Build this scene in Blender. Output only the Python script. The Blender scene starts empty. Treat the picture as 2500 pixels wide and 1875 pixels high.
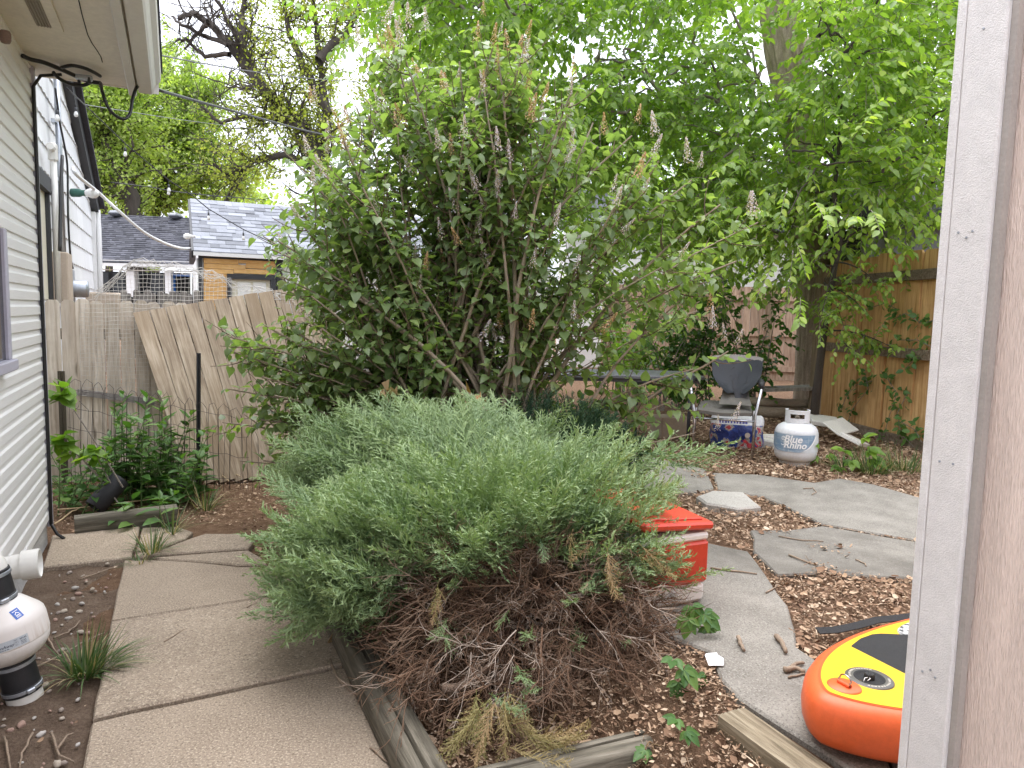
import bpy, bmesh, math, random
import numpy as np
from mathutils import Vector, Matrix, noise as mnoise
rng = random.Random(11); nrg = np.random.default_rng(7)
SC = bpy.context.scene; COL = SC.collection
# ------------------------------------------------------------------ camera
CZ = 1.45; FPX = 1752.0; PITCH = math.radians(5.6); ROLL = math.radians(1.3)
CAMR = Matrix.Rotation(math.pi/2 - PITCH, 3, 'X') @ Matrix.Rotation(ROLL, 3, 'Z')
cd = bpy.data.cameras.new('camera'); cam = bpy.data.objects.new('camera', cd); COL.objects.link(cam)
cam.matrix_world = Matrix.Translation((0, 0, CZ)) @ CAMR.to_4x4()
cd.sensor_width = 36; cd.sensor_fit = 'HORIZONTAL'; cd.lens = 36*FPX/2500
cd.clip_start = 0.05; cd.clip_end = 500
SC.camera = cam
# ------------------------------------------------------------------ sky, sun, exposure
SUN_EL = math.radians(76); SUN_ROT = math.radians(-20)
w = bpy.data.worlds.new('World'); SC.world = w; w.use_nodes = True
wn, wl = w.node_tree.nodes, w.node_tree.links
bg = wn['Background']; bg.inputs['Strength'].default_value = 0.1
sky = wn.new('ShaderNodeTexSky'); sky.sky_type = 'NISHITA'; sky.sun_disc = False
sky.sun_elevation = SUN_EL; sky.sun_rotation = SUN_ROT
tc = wn.new('ShaderNodeTexCoord'); nz = wn.new('ShaderNodeTexNoise'); nz.inputs['Scale'].default_value = 2.2; nz.inputs['Detail'].default_value = 5
wl.new(tc.outputs['Generated'], nz.inputs['Vector'])
rp = wn.new('ShaderNodeValToRGB'); rp.color_ramp.elements[0].position = 0.3; rp.color_ramp.elements[1].position = 0.7
rp.color_ramp.elements[0].color = (6.6, 6.9, 8.2, 1); rp.color_ramp.elements[1].color = (9.0, 9.0, 9.4, 1)
wl.new(nz.outputs['Fac'], rp.inputs['Fac'])
mx = wn.new('ShaderNodeMix'); mx.data_type = 'RGBA'; mx.inputs[0].default_value = 0.86
wl.new(sky.outputs['Color'], mx.inputs[6]); wl.new(rp.outputs['Color'], mx.inputs[7]); 
# overcast dome: brighter overhead than at the horizon, as under an even cloud layer
sx = wn.new('ShaderNodeSeparateXYZ'); wl.new(tc.outputs['Generated'], sx.inputs[0])
mr = wn.new('ShaderNodeMapRange'); mr.inputs[1].default_value = 0; mr.inputs[2].default_value = 1; mr.inputs[3].default_value = .55; mr.inputs[4].default_value = 1.45; wl.new(sx.outputs['Z'], mr.inputs[0])
mm = wn.new('ShaderNodeMix'); mm.data_type = 'RGBA'; mm.blend_type = 'MULTIPLY'; mm.inputs[0].default_value = 1
wl.new(mx.outputs[2], mm.inputs[6]); wl.new(mr.outputs[0], mm.inputs[7]); wl.new(mm.outputs[2], bg.inputs['Color'])
sd = bpy.data.lights.new('sun', 'SUN'); sd.energy = .8; sd.angle = math.radians(50); sd.color = (1.0, 0.96, 0.9)
sun = bpy.data.objects.new('sun', sd); COL.objects.link(sun)
sdir = Vector((math.sin(SUN_ROT)*math.cos(SUN_EL), math.cos(SUN_ROT)*math.cos(SUN_EL), math.sin(SUN_EL)))
sun.rotation_euler = sdir.to_track_quat('Z', 'Y').to_euler(); sun.location = (0, 0, 12)
SC.view_settings.view_transform = 'Standard'; SC.view_settings.look = 'None'
SC.view_settings.exposure = 1.85; SC.view_settings.gamma = 1; SC.view_settings.use_curve_mapping = False
SC.render.engine = 'CYCLES'
SC.cycles.use_denoising = True
try:
    SC.cycles.denoiser = 'OPENIMAGEDENOISE'; SC.cycles.denoising_input_passes = 'RGB_ALBEDO_NORMAL'; SC.cycles.denoising_prefilter = 'ACCURATE'
except Exception: pass
SC.cycles.max_bounces = 7; SC.cycles.diffuse_bounces = 5; SC.cycles.glossy_bounces = 2; SC.cycles.transmission_bounces = 4; SC.cycles.transparent_max_bounces = 6
SC.cycles.caustics_reflective = False; SC.cycles.caustics_refractive = False
# ------------------------------------------------------------------ pixel -> place helpers (photo pixels 2500 x 1875)
CO = Vector((0, 0, CZ))
def ray(px, py): return CAMR @ Vector(((px-1250)/FPX, -(py-937.5)/FPX, -1))
def G(px, py, z=0.0):
    v = ray(px, py); return CO + v*((z-CZ)/v.z)
def A(px, py, Y):
    v = ray(px, py); return CO + v*(Y/v.y)
def PL(px, py, p0, n):
    v = ray(px, py); n = Vector(n); return CO + v*((Vector(p0)-CO).dot(n)/v.dot(n))
def project(p):
    v = CAMR.transposed() @ (Vector(p)-CO); return (1250 - FPX*v.x/v.z, 937.5 + FPX*v.y/v.z)
_h = ray(425, 748); HD = Vector((_h.x, _h.y, 0)).normalized(); RT = Vector((HD.y, -HD.x, 0))
PZ = 0.25
def smooth(a, b, x):
    t = min(1, max(0, (x-a)/(b-a))); return t*t*(3-2*t)
def lat(x, y): return x*RT.x + y*RT.y
LT = lat(*G(1015, 1870, .09)[:2])
def terr(x, y): return -0.03 + (PZ+.008)*smooth(LT+.42, LT+.95, lat(x, y))
# ------------------------------------------------------------------ mesh helpers
class MB:
    def __init__(s): s.v = []; s.f = []; s.m = []; s.cur = 0
    def add(s, vs, fs):
        b = len(s.v); s.v += [tuple(v) for v in vs]; s.f += [tuple(b+i for i in f) for f in fs]; s.m += [s.cur]*len(fs); return s
    def box(s, c, d, R=None, bev=0.0):
        c = Vector(c); x, y, z = d[0]/2, d[1]/2, d[2]/2
        if bev <= 0:
            vs = [Vector((i*x, j*y, k*z)) for k in (-1, 1) for j in (-1, 1) for i in (-1, 1)]
            fs = [(0, 2, 3, 1), (4, 5, 7, 6), (0, 1, 5, 4), (2, 6, 7, 3), (0, 4, 6, 2), (1, 3, 7, 5)]
        else:
            b = min(bev, x*.9, y*.9, z*.9); vs = []; idx = {}
            for k in (-1, 1):
                for j in (-1, 1):
                    for i in (-1, 1):
                        for a in range(3):
                            q = [x-b, y-b, z-b]; q[a] += b
                            idx[(i, j, k, a)] = len(vs); vs.append(Vector((i*q[0], j*q[1], k*q[2])))
            fs = []
            for a in range(3):
                o = [t for t in range(3) if t != a]
                for sg in (-1, 1):
                    cyc = []
                    for (p, q) in ((-1, -1), (1, -1), (1, 1), (-1, 1)):
                        t = [0, 0, 0]; t[a] = sg; t[o[0]] = p; t[o[1]] = q; cyc.append(idx[(t[0], t[1], t[2], a)])
                    fs.append(tuple(cyc))
            for a in range(3):
                o = [t for t in range(3) if t != a]
                for p in (-1, 1):
                    for q in (-1, 1):
                        cyc = []
                        for (sg, w_) in ((-1, 0), (1, 0), (1, 1), (-1, 1)):
                            t = [0, 0, 0]; t[a] = sg; t[o[0]] = p; t[o[1]] = q; cyc.append(idx[(t[0], t[1], t[2], o[w_])])
                        fs.append(tuple(cyc))
            for i in (-1, 1):
                for j in (-1, 1):
                    for k in (-1, 1): fs.append(tuple(idx[(i, j, k, a)] for a in range(3)))
        if R is not None: vs = [R @ v for v in vs]
        return s.add([c+v for v in vs], fs)
    def bar(s, a, b, w_, t, up=(0, 0, 1), bev=0.0):
        a, b = Vector(a), Vector(b); x = (b-a); L = x.length; x.normalize(); up = Vector(up)
        y = up.cross(x)
        if y.length < 1e-5: y = Vector((0, 1, 0)).cross(x)
        y.normalize(); z = x.cross(y)
        return s.box((a+b)/2, (L, w_, t), Matrix((x, y, z)).transposed(), bev)
    def tube(s, pts, r, n=6, cap=True):
        pts = [Vector(p) for p in pts]; k = len(pts)
        rr = list(r) if hasattr(r, '__len__') else [r]*k
        vs = []; fs = []; ref = None
        for i in range(k):
            t = (pts[min(i+1, k-1)]-pts[max(i-1, 0)])
            t = t.normalized() if t.length > 1e-9 else Vector((0, 0, 1))
            if ref is None: ref = Vector((0, 0, 1)) if abs(t.z) < .9 else Vector((1, 0, 0))
            a = t.cross(ref)
            if a.length < 1e-6: a = t.cross(Vector((.3, .8, .2)))
            a.normalize(); b = t.cross(a); ref = a.cross(t)
            for j in range(n):
                an = 2*math.pi*j/n; vs.append(pts[i] + (a*math.cos(an)+b*math.sin(an))*rr[i])
        for i in range(k-1):
            for j in range(n):
                fs.append((i*n+j, i*n+(j+1) % n, (i+1)*n+(j+1) % n, (i+1)*n+j))
        if cap and n > 2: fs += [tuple(range(n))[::-1], tuple((k-1)*n+j for j in range(n))]
        return s.add(vs, fs)
    def lathe(s, prof, n=24, c=(0, 0, 0), R=None, a0=0.0, a1=2*math.pi):
        full = abs(a1-a0-2*math.pi) < 1e-6; m = n if full else n+1; vs = []; fs = []
        for (r, z) in prof:
            for j in range(m):
                an = a0+(a1-a0)*j/n; v = Vector((r*math.cos(an), r*math.sin(an), z))
                vs.append(Vector(c)+(R @ v if R is not None else v))
        for i in range(len(prof)-1):
            for j in range(n):
                j2 = (j+1) % m
                fs.append((i*m+j, i*m+j2, (i+1)*m+j2, (i+1)*m+j))
        return s.add(vs, fs)
    def prism(s, poly, z0, z1, bev=0.0):
        poly = [Vector((p[0], p[1], 0)) for p in poly]
        ar = sum(poly[i].x*poly[(i+1) % len(poly)].y-poly[(i+1) % len(poly)].x*poly[i].y for i in range(len(poly)))
        if ar < 0: poly = poly[::-1]
        n = len(poly)
        rings = [(0, z0), (0, z1-bev), (bev, z1)] if bev > 0 else [(0, z0), (0, z1)]
        vs = []
        for (ins, z) in rings:
            for i in range(n):
                p = poly[i]
                if ins:
                    e1 = (poly[i]-poly[i-1]).normalized(); e2 = (poly[(i+1) % n]-poly[i]).normalized()
                    nn = Vector((-e1.y-e2.y, e1.x+e2.x, 0)); nn = nn.normalized() if nn.length > 1e-6 else nn
                    p = p+nn*ins
                vs.append((p.x, p.y, z))
        fs = []
        for k in range(len(rings)-1):
            for i in range(n): fs.append((k*n+i, k*n+(i+1) % n, (k+1)*n+(i+1) % n, (k+1)*n+i))
        fs.append(tuple((len(rings)-1)*n+i for i in range(n))); fs.append(tuple(range(n))[::-1])
        return s.add(vs, fs)
    def mesh(s, name, smooth_=False, off=None, auto=None):
        me = bpy.data.meshes.new(name)
        vs = s.v if off is None else [(v[0]-off[0], v[1]-off[1], v[2]-off[2]) for v in s.v]
        me.from_pydata(vs, [], s.f); me.update()
        if any(s.m): me.polygons.foreach_set('material_index', s.m)
        if smooth_: me.polygons.foreach_set('use_smooth', [True]*len(me.polygons))
        if auto is not None:
            me.polygons.foreach_set('use_smooth', [True]*len(me.polygons))
            try: me.set_sharp_from_angle(angle=math.radians(auto))
            except Exception: pass
        return me
    def build(s, name, mat, parent=None, smooth_=False, world=False, auto=None):
        off = parent.location if (world and parent is not None) else None
        me = s.mesh(name, smooth_, off, auto)
        for m_ in (mat if isinstance(mat, (list, tuple)) else [mat]): me.materials.append(m_)
        return link(name, me, parent)
def link(name, data, parent=None, loc=None, rot=None, M4=None):
    o = bpy.data.objects.new(name, data); COL.objects.link(o)
    if parent is not None: o.parent = parent
    if loc is not None: o.location = loc
    if rot is not None: o.rotation_euler = rot
    if M4 is not None: o.matrix_basis = M4
    return o
def tag(o, label=None, cat=None, group=None, kind=None):
    if label: o['label'] = label
    if cat: o['category'] = cat
    if group: o['group'] = group
    if kind: o['kind'] = kind
    return o
def thing(name, label, cat, loc=(0, 0, 0), rz=0.0, group=None):
    o = link(name, None, None, loc, (0, 0, rz)); o.empty_display_size = .1
    return tag(o, label, cat, group)
def np_mesh(name, V, Fc, mat, rnd=None, tip=None, smooth_=False):
    """V (n,3), Fc (m,k) all same k"""
    me = bpy.data.meshes.new(name); n = len(V); m, k = Fc.shape
    me.vertices.add(n); me.vertices.foreach_set('co', np.ascontiguousarray(V, dtype=np.float32).ravel())
    me.loops.add(m*k); me.loops.foreach_set('vertex_index', np.ascontiguousarray(Fc, dtype=np.int32).ravel())
    me.polygons.add(m); me.polygons.foreach_set('loop_start', np.arange(0, m*k, k, dtype=np.int32))
    me.polygons.foreach_set('loop_total', np.full(m, k, dtype=np.int32))
    if smooth_: me.polygons.foreach_set('use_smooth', np.ones(m, dtype=bool))
    for nm, arr in (('rnd', rnd), ('tip', tip)):
        if arr is not None:
            at = me.attributes.new(nm, 'FLOAT', 'POINT'); at.data.foreach_set('value', np.ascontiguousarray(arr, dtype=np.float32))
    me.update(calc_edges=True); me.validate()
    me.materials.append(mat); return me
def inst_np(bv, bf, Ms, Ts, tipv=None):
    """merge instances of one base mesh: Ms (K,3,3) Ts (K,3)"""
    K = len(Ts); n = len(bv)
    V = np.einsum('kij,nj->kni', Ms, bv) + Ts[:, None, :]
    Fc = (bf[None] + (np.arange(K)*n)[:, None, None]).reshape(-1, bf.shape[1])
    rnd = np.repeat(nrg.random(K), n)
    return V.reshape(-1, 3), Fc, rnd, (np.tile(tipv, K) if tipv is not None else None)
def cat_np(parts):
    V, F_, R_, T_ = [], [], [], []; b = 0
    for (v, f, r, t) in parts:
        V.append(v); F_.append(f+b); R_.append(r); T_.append(t if t is not None else np.zeros(len(v))); b += len(v)
    return np.concatenate(V), np.concatenate(F_), np.concatenate(R_), np.concatenate(T_)
def frame(x, up=(0, 0, 1), roll=0.0):
    """matrix whose X column follows x, Z column near up"""
    x = Vector(x).normalized(); up = Vector(up); y = up.cross(x)
    if y.length < 1e-4: y = Vector((0, 1, 0)).cross(x)
    y.normalize(); z = x.cross(y)
    M = Matrix((x, y, z)).transposed()
    return M @ Matrix.Rotation(roll, 3, 'X') if roll else M
def jit(a): return Vector((rng.uniform(-a, a), rng.uniform(-a, a), rng.uniform(-a, a)))
# ------------------------------------------------------------------ materials
def _nt(name):
    m = bpy.data.materials.new(name); m.use_nodes = True
    return m, m.node_tree.nodes, m.node_tree.links, m.node_tree.nodes['Principled BSDF']
def _coord(n, l, scale=(1, 1, 1), rndo=True, rot=(0, 0, 0)):
    t = n.new('ShaderNodeTexCoord'); mp = n.new('ShaderNodeMapping'); mp.inputs['Scale'].default_value = scale; mp.inputs['Rotation'].default_value = rot
    l.new(t.outputs['Object'], mp.inputs['Vector'])
    if rndo:
        oi = n.new('ShaderNodeObjectInfo'); mu = n.new('ShaderNodeMath'); mu.operation = 'MULTIPLY'; mu.inputs[1].default_value = 37.0
        l.new(oi.outputs['Random'], mu.inputs[0]); l.new(mu.outputs[0], mp.inputs['Location'])
    return mp.outputs['Vector']
def _ramp(n, l, src, stops):
    r = n.new('ShaderNodeValToRGB'); e = r.color_ramp.elements
    while len(e) < len(stops): e.new(0.5)
    for i, (p, c) in enumerate(stops): e[i].position = p; e[i].color = (*c, 1)
    l.new(src, r.inputs['Fac']); return r.outputs['Color']
def _noise(n, l, vec, scale, detail=4, rough=.55, dist=0):
    t = n.new('ShaderNodeTexNoise'); t.inputs['Scale'].default_value = scale; t.inputs['Detail'].default_value = detail
    t.inputs['Roughness'].default_value = rough; t.inputs['Distortion'].default_value = dist
    l.new(vec, t.inputs['Vector']); return t.outputs['Fac']
def _mix(n, l, fac, a, b, mode='MIX'):
    m = n.new('ShaderNodeMix'); m.data_type = 'RGBA'; m.blend_type = mode
    for s, i in ((fac, 0), (a, 6), (b, 7)):
        if isinstance(s, (int, float)): m.inputs[i].default_value = s
        elif isinstance(s, tuple): m.inputs[i].default_value = (*s, 1)
        else: l.new(s, m.inputs[i])
    return m.outputs[2]
def _bump(n, l, b, src, strength, dist=.01):
    bu = n.new('ShaderNodeBump'); bu.inputs['Strength'].default_value = strength; bu.inputs['Distance'].default_value = dist
    l.new(src, bu.inputs['Height']); l.new(bu.outputs['Normal'], b.inputs['Normal'])
def _objvar(n, l, col, amt):
    oi = n.new('ShaderNodeObjectInfo'); mr = n.new('ShaderNodeMapRange'); mr.inputs[3].default_value = 1-amt; mr.inputs[4].default_value = 1+amt
    l.new(oi.outputs['Random'], mr.inputs[0]); hs = n.new('ShaderNodeHueSaturation'); l.new(mr.outputs[0], hs.inputs['Value']); l.new(col, hs.inputs['Color'])
    return hs.outputs['Color']
def paint(name, c, rough=.5, var=.12, scale=6, bump=.05, metal=0.0, stretch=(1, 1, 1), spec=.5, objvar=0.0, fine=True):
    m, n, l, b = _nt(name); vec = _coord(n, l, stretch)
    f = _noise(n, l, vec, scale, 6, .6)
    d = tuple(x*(1-var*1.6) for x in c); u = tuple(min(1, x*(1+var)) for x in c)
    col = _ramp(n, l, f, [(.3, d), (.7, u)])
    if fine:
        f2 = _noise(n, l, vec, scale*14, 3, .6); col = _mix(n, l, .5, col, _ramp(n, l, f2, [(.35, tuple(x*(1-var) for x in c)), (.65, u)]))
        src = f2
    else: src = f
    if objvar: col = _objvar(n, l, col, objvar)
    l.new(col, b.inputs['Base Color']); b.inputs['Roughness'].default_value = rough; b.inputs['Metallic'].default_value = metal
    b.inputs['Specular IOR Level'].default_value = spec
    if bump: _bump(n, l, b, src, bump)
    return m
def wood(name, cols, axis=2, scale=9, objvar=.12, bump=.35, rough=.85, stretch=14, knots=True, stain=None):
    """cols: dark, mid, light along the grain axis"""
    m, n, l, b = _nt(name); sc = [1, 1, 1]; sc[axis] = 1.0/stretch; vec = _coord(n, l, tuple(sc))
    f = _noise(n, l, vec, scale*6, 8, .62, .3)
    col = _ramp(n, l, f, [(.30, cols[0]), (.5, cols[1]), (.68, cols[2])])
    v2 = _coord(n, l); f2 = _noise(n, l, v2, 3.0, 5, .6)
    col = _mix(n, l, _ramp(n, l, f2, [(.4, (0, 0, 0)), (.75, (.55,)*3)]), col, cols[0])
    if knots:
        sk = [1, 1, 1]; sk[axis] = .35
        vk = _coord(n, l, tuple(sk)); vo = n.new('ShaderNodeTexVoronoi'); vo.inputs['Scale'].default_value = 5.0; l.new(vk, vo.inputs['Vector'])
        kf = _ramp(n, l, vo.outputs['Distance'], [(.05, (.8,)*3), (.13, (0, 0, 0))]); col = _mix(n, l, kf, col, tuple(x*.45 for x in cols[0]))
    if stain:
        f3 = _noise(n, l, v2, 1.6, 3, .5); col = _mix(n, l, _ramp(n, l, f3, [(.5, (0, 0, 0)), (.7, (.8,)*3)]), col, stain)
    if objvar: col = _objvar(n, l, col, objvar)
    l.new(col, b.inputs['Base Color']); b.inputs['Roughness'].default_value = rough; b.inputs['Specular IOR Level'].default_value = .25
    _bump(n, l, b, f, bump, .008); return m
def leafmat(name, stops, trans=.3, rough=.45, tipc=None, spec=.4, tip_amt=.6):
    m, n, l, b = _nt(name); at = n.new('ShaderNodeAttribute'); at.attribute_name = 'rnd'
    oi = n.new('ShaderNodeObjectInfo'); ad = n.new('ShaderNodeMath'); ad.operation = 'ADD'; fr = n.new('ShaderNodeMath'); fr.operation = 'FRACT'
    l.new(at.outputs['Fac'], ad.inputs[0]); l.new(oi.outputs['Random'], ad.inputs[1]); l.new(ad.outputs[0], fr.inputs[0])
    col = _ramp(n, l, fr.outputs[0], stops)
    if tipc:
        a2 = n.new('ShaderNodeAttribute'); a2.attribute_name = 'tip'
        mu = n.new('ShaderNodeMath'); mu.operation = 'MULTIPLY'; mu.inputs[1].default_value = tip_amt; l.new(a2.outputs['Fac'], mu.inputs[0])
        col = _mix(n, l, mu.outputs[0], col, tipc)
    l.new(col, b.inputs['Base Color']); b.inputs['Roughness'].default_value = rough; b.inputs['Specular IOR Level'].default_value = spec
    if trans > 0:
        tr = n.new('ShaderNodeBsdfTranslucent'); ms = n.new('ShaderNodeMixShader'); ms.inputs[0].default_value = trans
        br = n.new('ShaderNodeMix'); br.data_type = 'RGBA'; br.blend_type = 'MULTIPLY'; br.inputs[0].default_value = 1; br.inputs[7].default_value = (1.5, 1.7, .6, 1)
        l.new(col, br.inputs[6]); l.new(br.outputs[2], tr.inputs['Color'])
        l.new(b.outputs[0], ms.inputs[1]); l.new(tr.outputs[0], ms.inputs[2]); l.new(ms.outputs[0], n['Material Output'].inputs['Surface'])
    return m
def concrete(name, c1, c2, speck=(.5, .46, .4), stain=(.3, .28, .25), stamt=.5, sp=150, big=2.3):
    m, n, l, b = _nt(name); vec = _coord(n, l, rndo=False)
    f = _noise(n, l, vec, big, 9, .68); col = _ramp(n, l, f, [(.3, c1), (.7, c2)])
    f2 = _noise(n, l, vec, sp, 2, .7); col = _mix(n, l, _ramp(n, l, f2, [(.52, (0, 0, 0)), (.66, (.9,)*3)]), col, speck)
    f4 = _noise(n, l, vec, sp*.8, 2, .6); col = _mix(n, l, _ramp(n, l, f4, [(.32, (.8,)*3), (.46, (0, 0, 0))]), col, tuple(x*.55 for x in c1))
    f3 = _noise(n, l, vec, .9, 6, .7, .6); col = _mix(n, l, _ramp(n, l, f3, [(.48, (0, 0, 0)), (.72, (stamt,)*3)]), col, stain)
    l.new(col, b.inputs['Base Color']); b.inputs['Roughness'].default_value = .9; b.inputs['Specular IOR Level'].default_value = .25
    _bump(n, l, b, f2, .35, .004); return m
def dirt(name, cs, scale=8, bump=.8):
    m, n, l, b = _nt(name); vec = _coord(n, l, rndo=False)
    f = _noise(n, l, vec, scale, 10, .68); f2 = _noise(n, l, vec, scale*9, 6, .7)
    col = _mix(n, l, .5, _ramp(n, l, f, [(.3, cs[0]), (.5, cs[1]), (.7, cs[2])]), _ramp(n, l, f2, [(.3, cs[0]), (.5, cs[1]), (.7, cs[2])]))
    l.new(col, b.inputs['Base Color']); b.inputs['Roughness'].default_value = .95; b.inputs['Specular IOR Level'].default_value = .15
    _bump(n, l, b, f2, bump, .02); return m
# ================================================================== MATERIALS
m_path = concrete('path_concrete', (.25, .198, .148), (.345, .28, .213), (.54, .46, .355), (.20, .16, .12), .45, 130)
m_patio = concrete('patio_concrete', (.155, .142, .122), (.29, .27, .235), (.34, .32, .285), (.105, .096, .082), .9, 170, 4.5)
m_stone = concrete('pale_stone', (.34, .32, .285), (.46, .44, .40), (.55, .52, .47), (.3, .27, .23), .4)
m_soil = dirt('bare_soil', [(.075, .05, .035), (.15, .105, .075), (.25, .19, .14)], 9, .9)
m_litterbase = dirt('litter_ground', [(.08, .046, .028), (.20, .12, .074), (.36, .24, .155)], 22, 1)
m_siding = paint('white_vinyl', (.80, .79, .77), .45, .05, 3, .12, stretch=(.25, 1, 6))
m_lav = paint('lavender_grey_trim', (.44, .43, .50), .5, .08, 4, .05)
m_black = paint('black_rubber', (.018, .018, .02), .55, .3, 20, .1)
m_cable = paint('black_cable', (.012, .012, .013), .45, .2, 20, 0)
m_soffit = paint('soffit_paint', (.70, .645, .56), .6, .1, 2.5, .05)
m_gutter = paint('gutter_paint', (.62, .60, .56), .4, .06, 2, .02)
m_ventgrey = paint('vent_grille', (.33, .29, .23), .5, .15, 8, .05)
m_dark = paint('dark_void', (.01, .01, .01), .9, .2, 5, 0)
m_found = paint('chipped_foundation', (.52, .51, .50), .85, .25, 5, .5)
m_white = paint('white_paint', (.78, .78, .77), .5, .05, 4, .05)
m_shingle_w = paint('white_wall_shingle', (.78, .79, .80), .65, .06, 3, .15, stretch=(6, 6, .5), objvar=.05)
m_char = paint('charcoal_trim', (.035, .037, .042), .6, .25, 8, .1)
m_galv = paint('galvanised_steel', (.45, .48, .52), .4, .2, 10, .03, metal=.7)
m_pvc = paint('white_pvc', (.74, .73, .68), .35, .04, 3, 0)
m_beige = paint('beige_box', (.50, .41, .32), .6, .1, 5, .05)
m_roofd = paint('dark_shingles', (.055, .057, .07), .9, .35, 3, .3, objvar=.3)
m_roofl = paint('pale_shingles', (.215, .225, .25), .9, .2, 6, .4, objvar=.35)
m_glass_d = paint('dark_window_glass', (.02, .022, .026), .15, .3, 3, 0)
m_orange = wood('new_pine', [(.70, .40, .15), (.80, .50, .21), (.85, .57, .28)], axis=0, scale=5, objvar=.05, bump=.1, knots=False)
m_cream = paint('cream_door', (.72, .68, .54), .5, .06, 3, .03)
m_blue = paint('blue_frame_paint', (.02, .16, .55), .45, .15, 5, .03)
m_fence_l = wood('bleached_fence_board', [(.38, .31, .23), (.68, .60, .49), (.80, .74, .64)], axis=2, scale=7, objvar=.10, bump=.6, stain=(.50, .43, .35))
m_panel = wood('tan_fence_board', [(.22, .165, .115), (.42, .335, .24), (.56, .47, .36)], axis=2, scale=7, objvar=.10, bump=.5, stain=(.30, .22, .14))
m_picket = wood('grey_picket', [(.13, .12, .11), (.24, .22, .20), (.36, .34, .31)], axis=2, scale=7, objvar=.2, bump=.5)
m_fence_r = wood('honey_fence_board', [(.36, .18, .07), (.66, .40, .175), (.78, .52, .26)], axis=2, scale=6, objvar=.13, bump=.4, stain=(.50, .28, .11))
m_rail_r = wood('weathered_rail', [(.09, .065, .045), (.19, .145, .105), (.30, .24, .18)], axis=1, scale=7, objvar=.15, bump=.5)
m_post_r = wood('weathered_post', [(.14, .10, .06), (.27, .20, .13), (.37, .29, .20)], axis=2, scale=7, objvar=.1, bump=.5)
m_fence_b = wood('pinkish_fence_board', [(.28, .18, .12), (.45, .32, .23), (.56, .42, .31)], axis=2, scale=6, objvar=.12, bump=.3)
m_timber = wood('grey_landscape_timber', [(.055, .048, .036), (.14, .125, .095), (.24, .215, .17)], axis=0, scale=8, objvar=.08, bump=.8)
m_timber2 = wood('ridged_timber', [(.09, .07, .045), (.25, .205, .14), (.40, .345, .25)], axis=0, scale=8, objvar=.05, bump=.7)
m_stucco = paint('pinkish_textured_siding', (.84, .69, .595), .9, .17, 26, .55, stretch=(1, 1, .12))
m_trimw = paint('white_rough_trim', (.82, .79, .755), .75, .1, 30, .45)
m_steel = paint('chrome_tube', (.42, .42, .44), .18, .12, 8, 0, metal=1)
m_dirty_white = paint('dirty_white', (.68, .66, .60), .7, .15, 6, .15)

# ================================================================== GROUND
def grid_ground():
    xs = sorted(set([-40, -25, -15, -9, 9, 15, 25, 40] + [round(-6+.12*i, 3) for i in range(101)]))
    ys = sorted(set([-6, -3, 14, 18, 24, 32, 45, 70, 110] + [round(-1+.12*i, 3) for i in range(105)]))
    V = []; F_ = []
    for y in ys:
        for x in xs:
            z = terr(x, y) + .012*mnoise.noise((x*3, y*3, 0)) + .006*mnoise.noise((x*11, y*11, 3)) - .006
            V.append((x, y, z))
    nx = len(xs)
    for j in range(len(ys)-1):
        for i in range(nx-1): F_.append((j*nx+i, j*nx+i+1, (j+1)*nx+i+1, (j+1)*nx+i))
    b = MB(); b.add(V, F_); return b.build('ground', m_litterbase, None, True)
tag(grid_ground(), 'brown ground of leaf litter and soil', 'ground', kind='structure')

def lw(l, d, z=0.0): p = RT*l+HD*d; return Vector((p.x, p.y, z))
# bare soil strip beside the house
def soil_strip():
    b = MB(); V = []; F_ = []; nl, nd = 14, 90
    for j in range(nd+1):
        for i in range(nl+1):
            l = -1.2+.90*i/nl+.012; d = -1.0+5.63*j/nd; p = lw(l, d)
            edge = min(1, (nl-i)/3.0)
            z = -.026 + .020*mnoise.noise((p.x*4, p.y*4, 7)) + .009*mnoise.noise((p.x*15, p.y*15, 2))*1.5 - .012*(1-edge)
            V.append((p.x, p.y, z))
    for j in range(nd):
        for i in range(nl): a = j*(nl+1)+i; F_.append((a, a+1, a+nl+2, a+nl+1))
    b.add(V, F_); return b.build('soil_bed', m_soil, None, True)
tag(soil_strip(), 'bare brown soil strip between white house and concrete path', 'soil', kind='structure')

def wob(poly, amt, step=.12):
    out = []
    for i in range(len(poly)):
        a, b = poly[i], poly[(i+1) % len(poly)]; L = (b-a).length; k = max(1, int(L/step))
        for j in range(k):
            p = a.lerp(b, j/k)
            out.append(p + Vector((mnoise.noise((p.x*5, p.y*5, 1))*amt, mnoise.noise((p.x*5, p.y*5, 9))*amt, 0)))
    return out
SLABS = []
def slab(parent, pts, z, mat, th=.09, amt=.006, dz=0.0, bev=.008, name='slab'):
    P_ = [G(x, y, z) for x, y in pts]; P_ = wob(P_, amt); SLABS.append([(p.x, p.y) for p in P_])
    b = MB(); b.prism(P_, z-th, z+dz, bev); return b.build(name, mat, parent)
path = link('concrete_path', None); tag(path, 'tan concrete path of broken slabs beside the white house', 'path', kind='structure')
slab(path, [(165, 2040), (224, 1763), (842, 1629), (1030, 2040)], 0, m_path)
slab(path, [(227, 1753), (271, 1519), (761, 1443), (839, 1621)], 0, m_path, dz=.004)
slab(path, [(272, 1515), (302, 1368), (395, 1367), (486, 1373), (584, 1383), (655, 1383), (735, 1386), (758, 1439)], 0, m_path)
slab(path, [(104, 1387), (321, 1362), (342, 1287), (128, 1309)], 0, m_path, dz=.006)
slab(path, [(328, 1358), (347, 1287), (433, 1284), (470, 1297), (452, 1313), (400, 1330), (350, 1356)], 0, m_path, dz=-.004)
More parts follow.
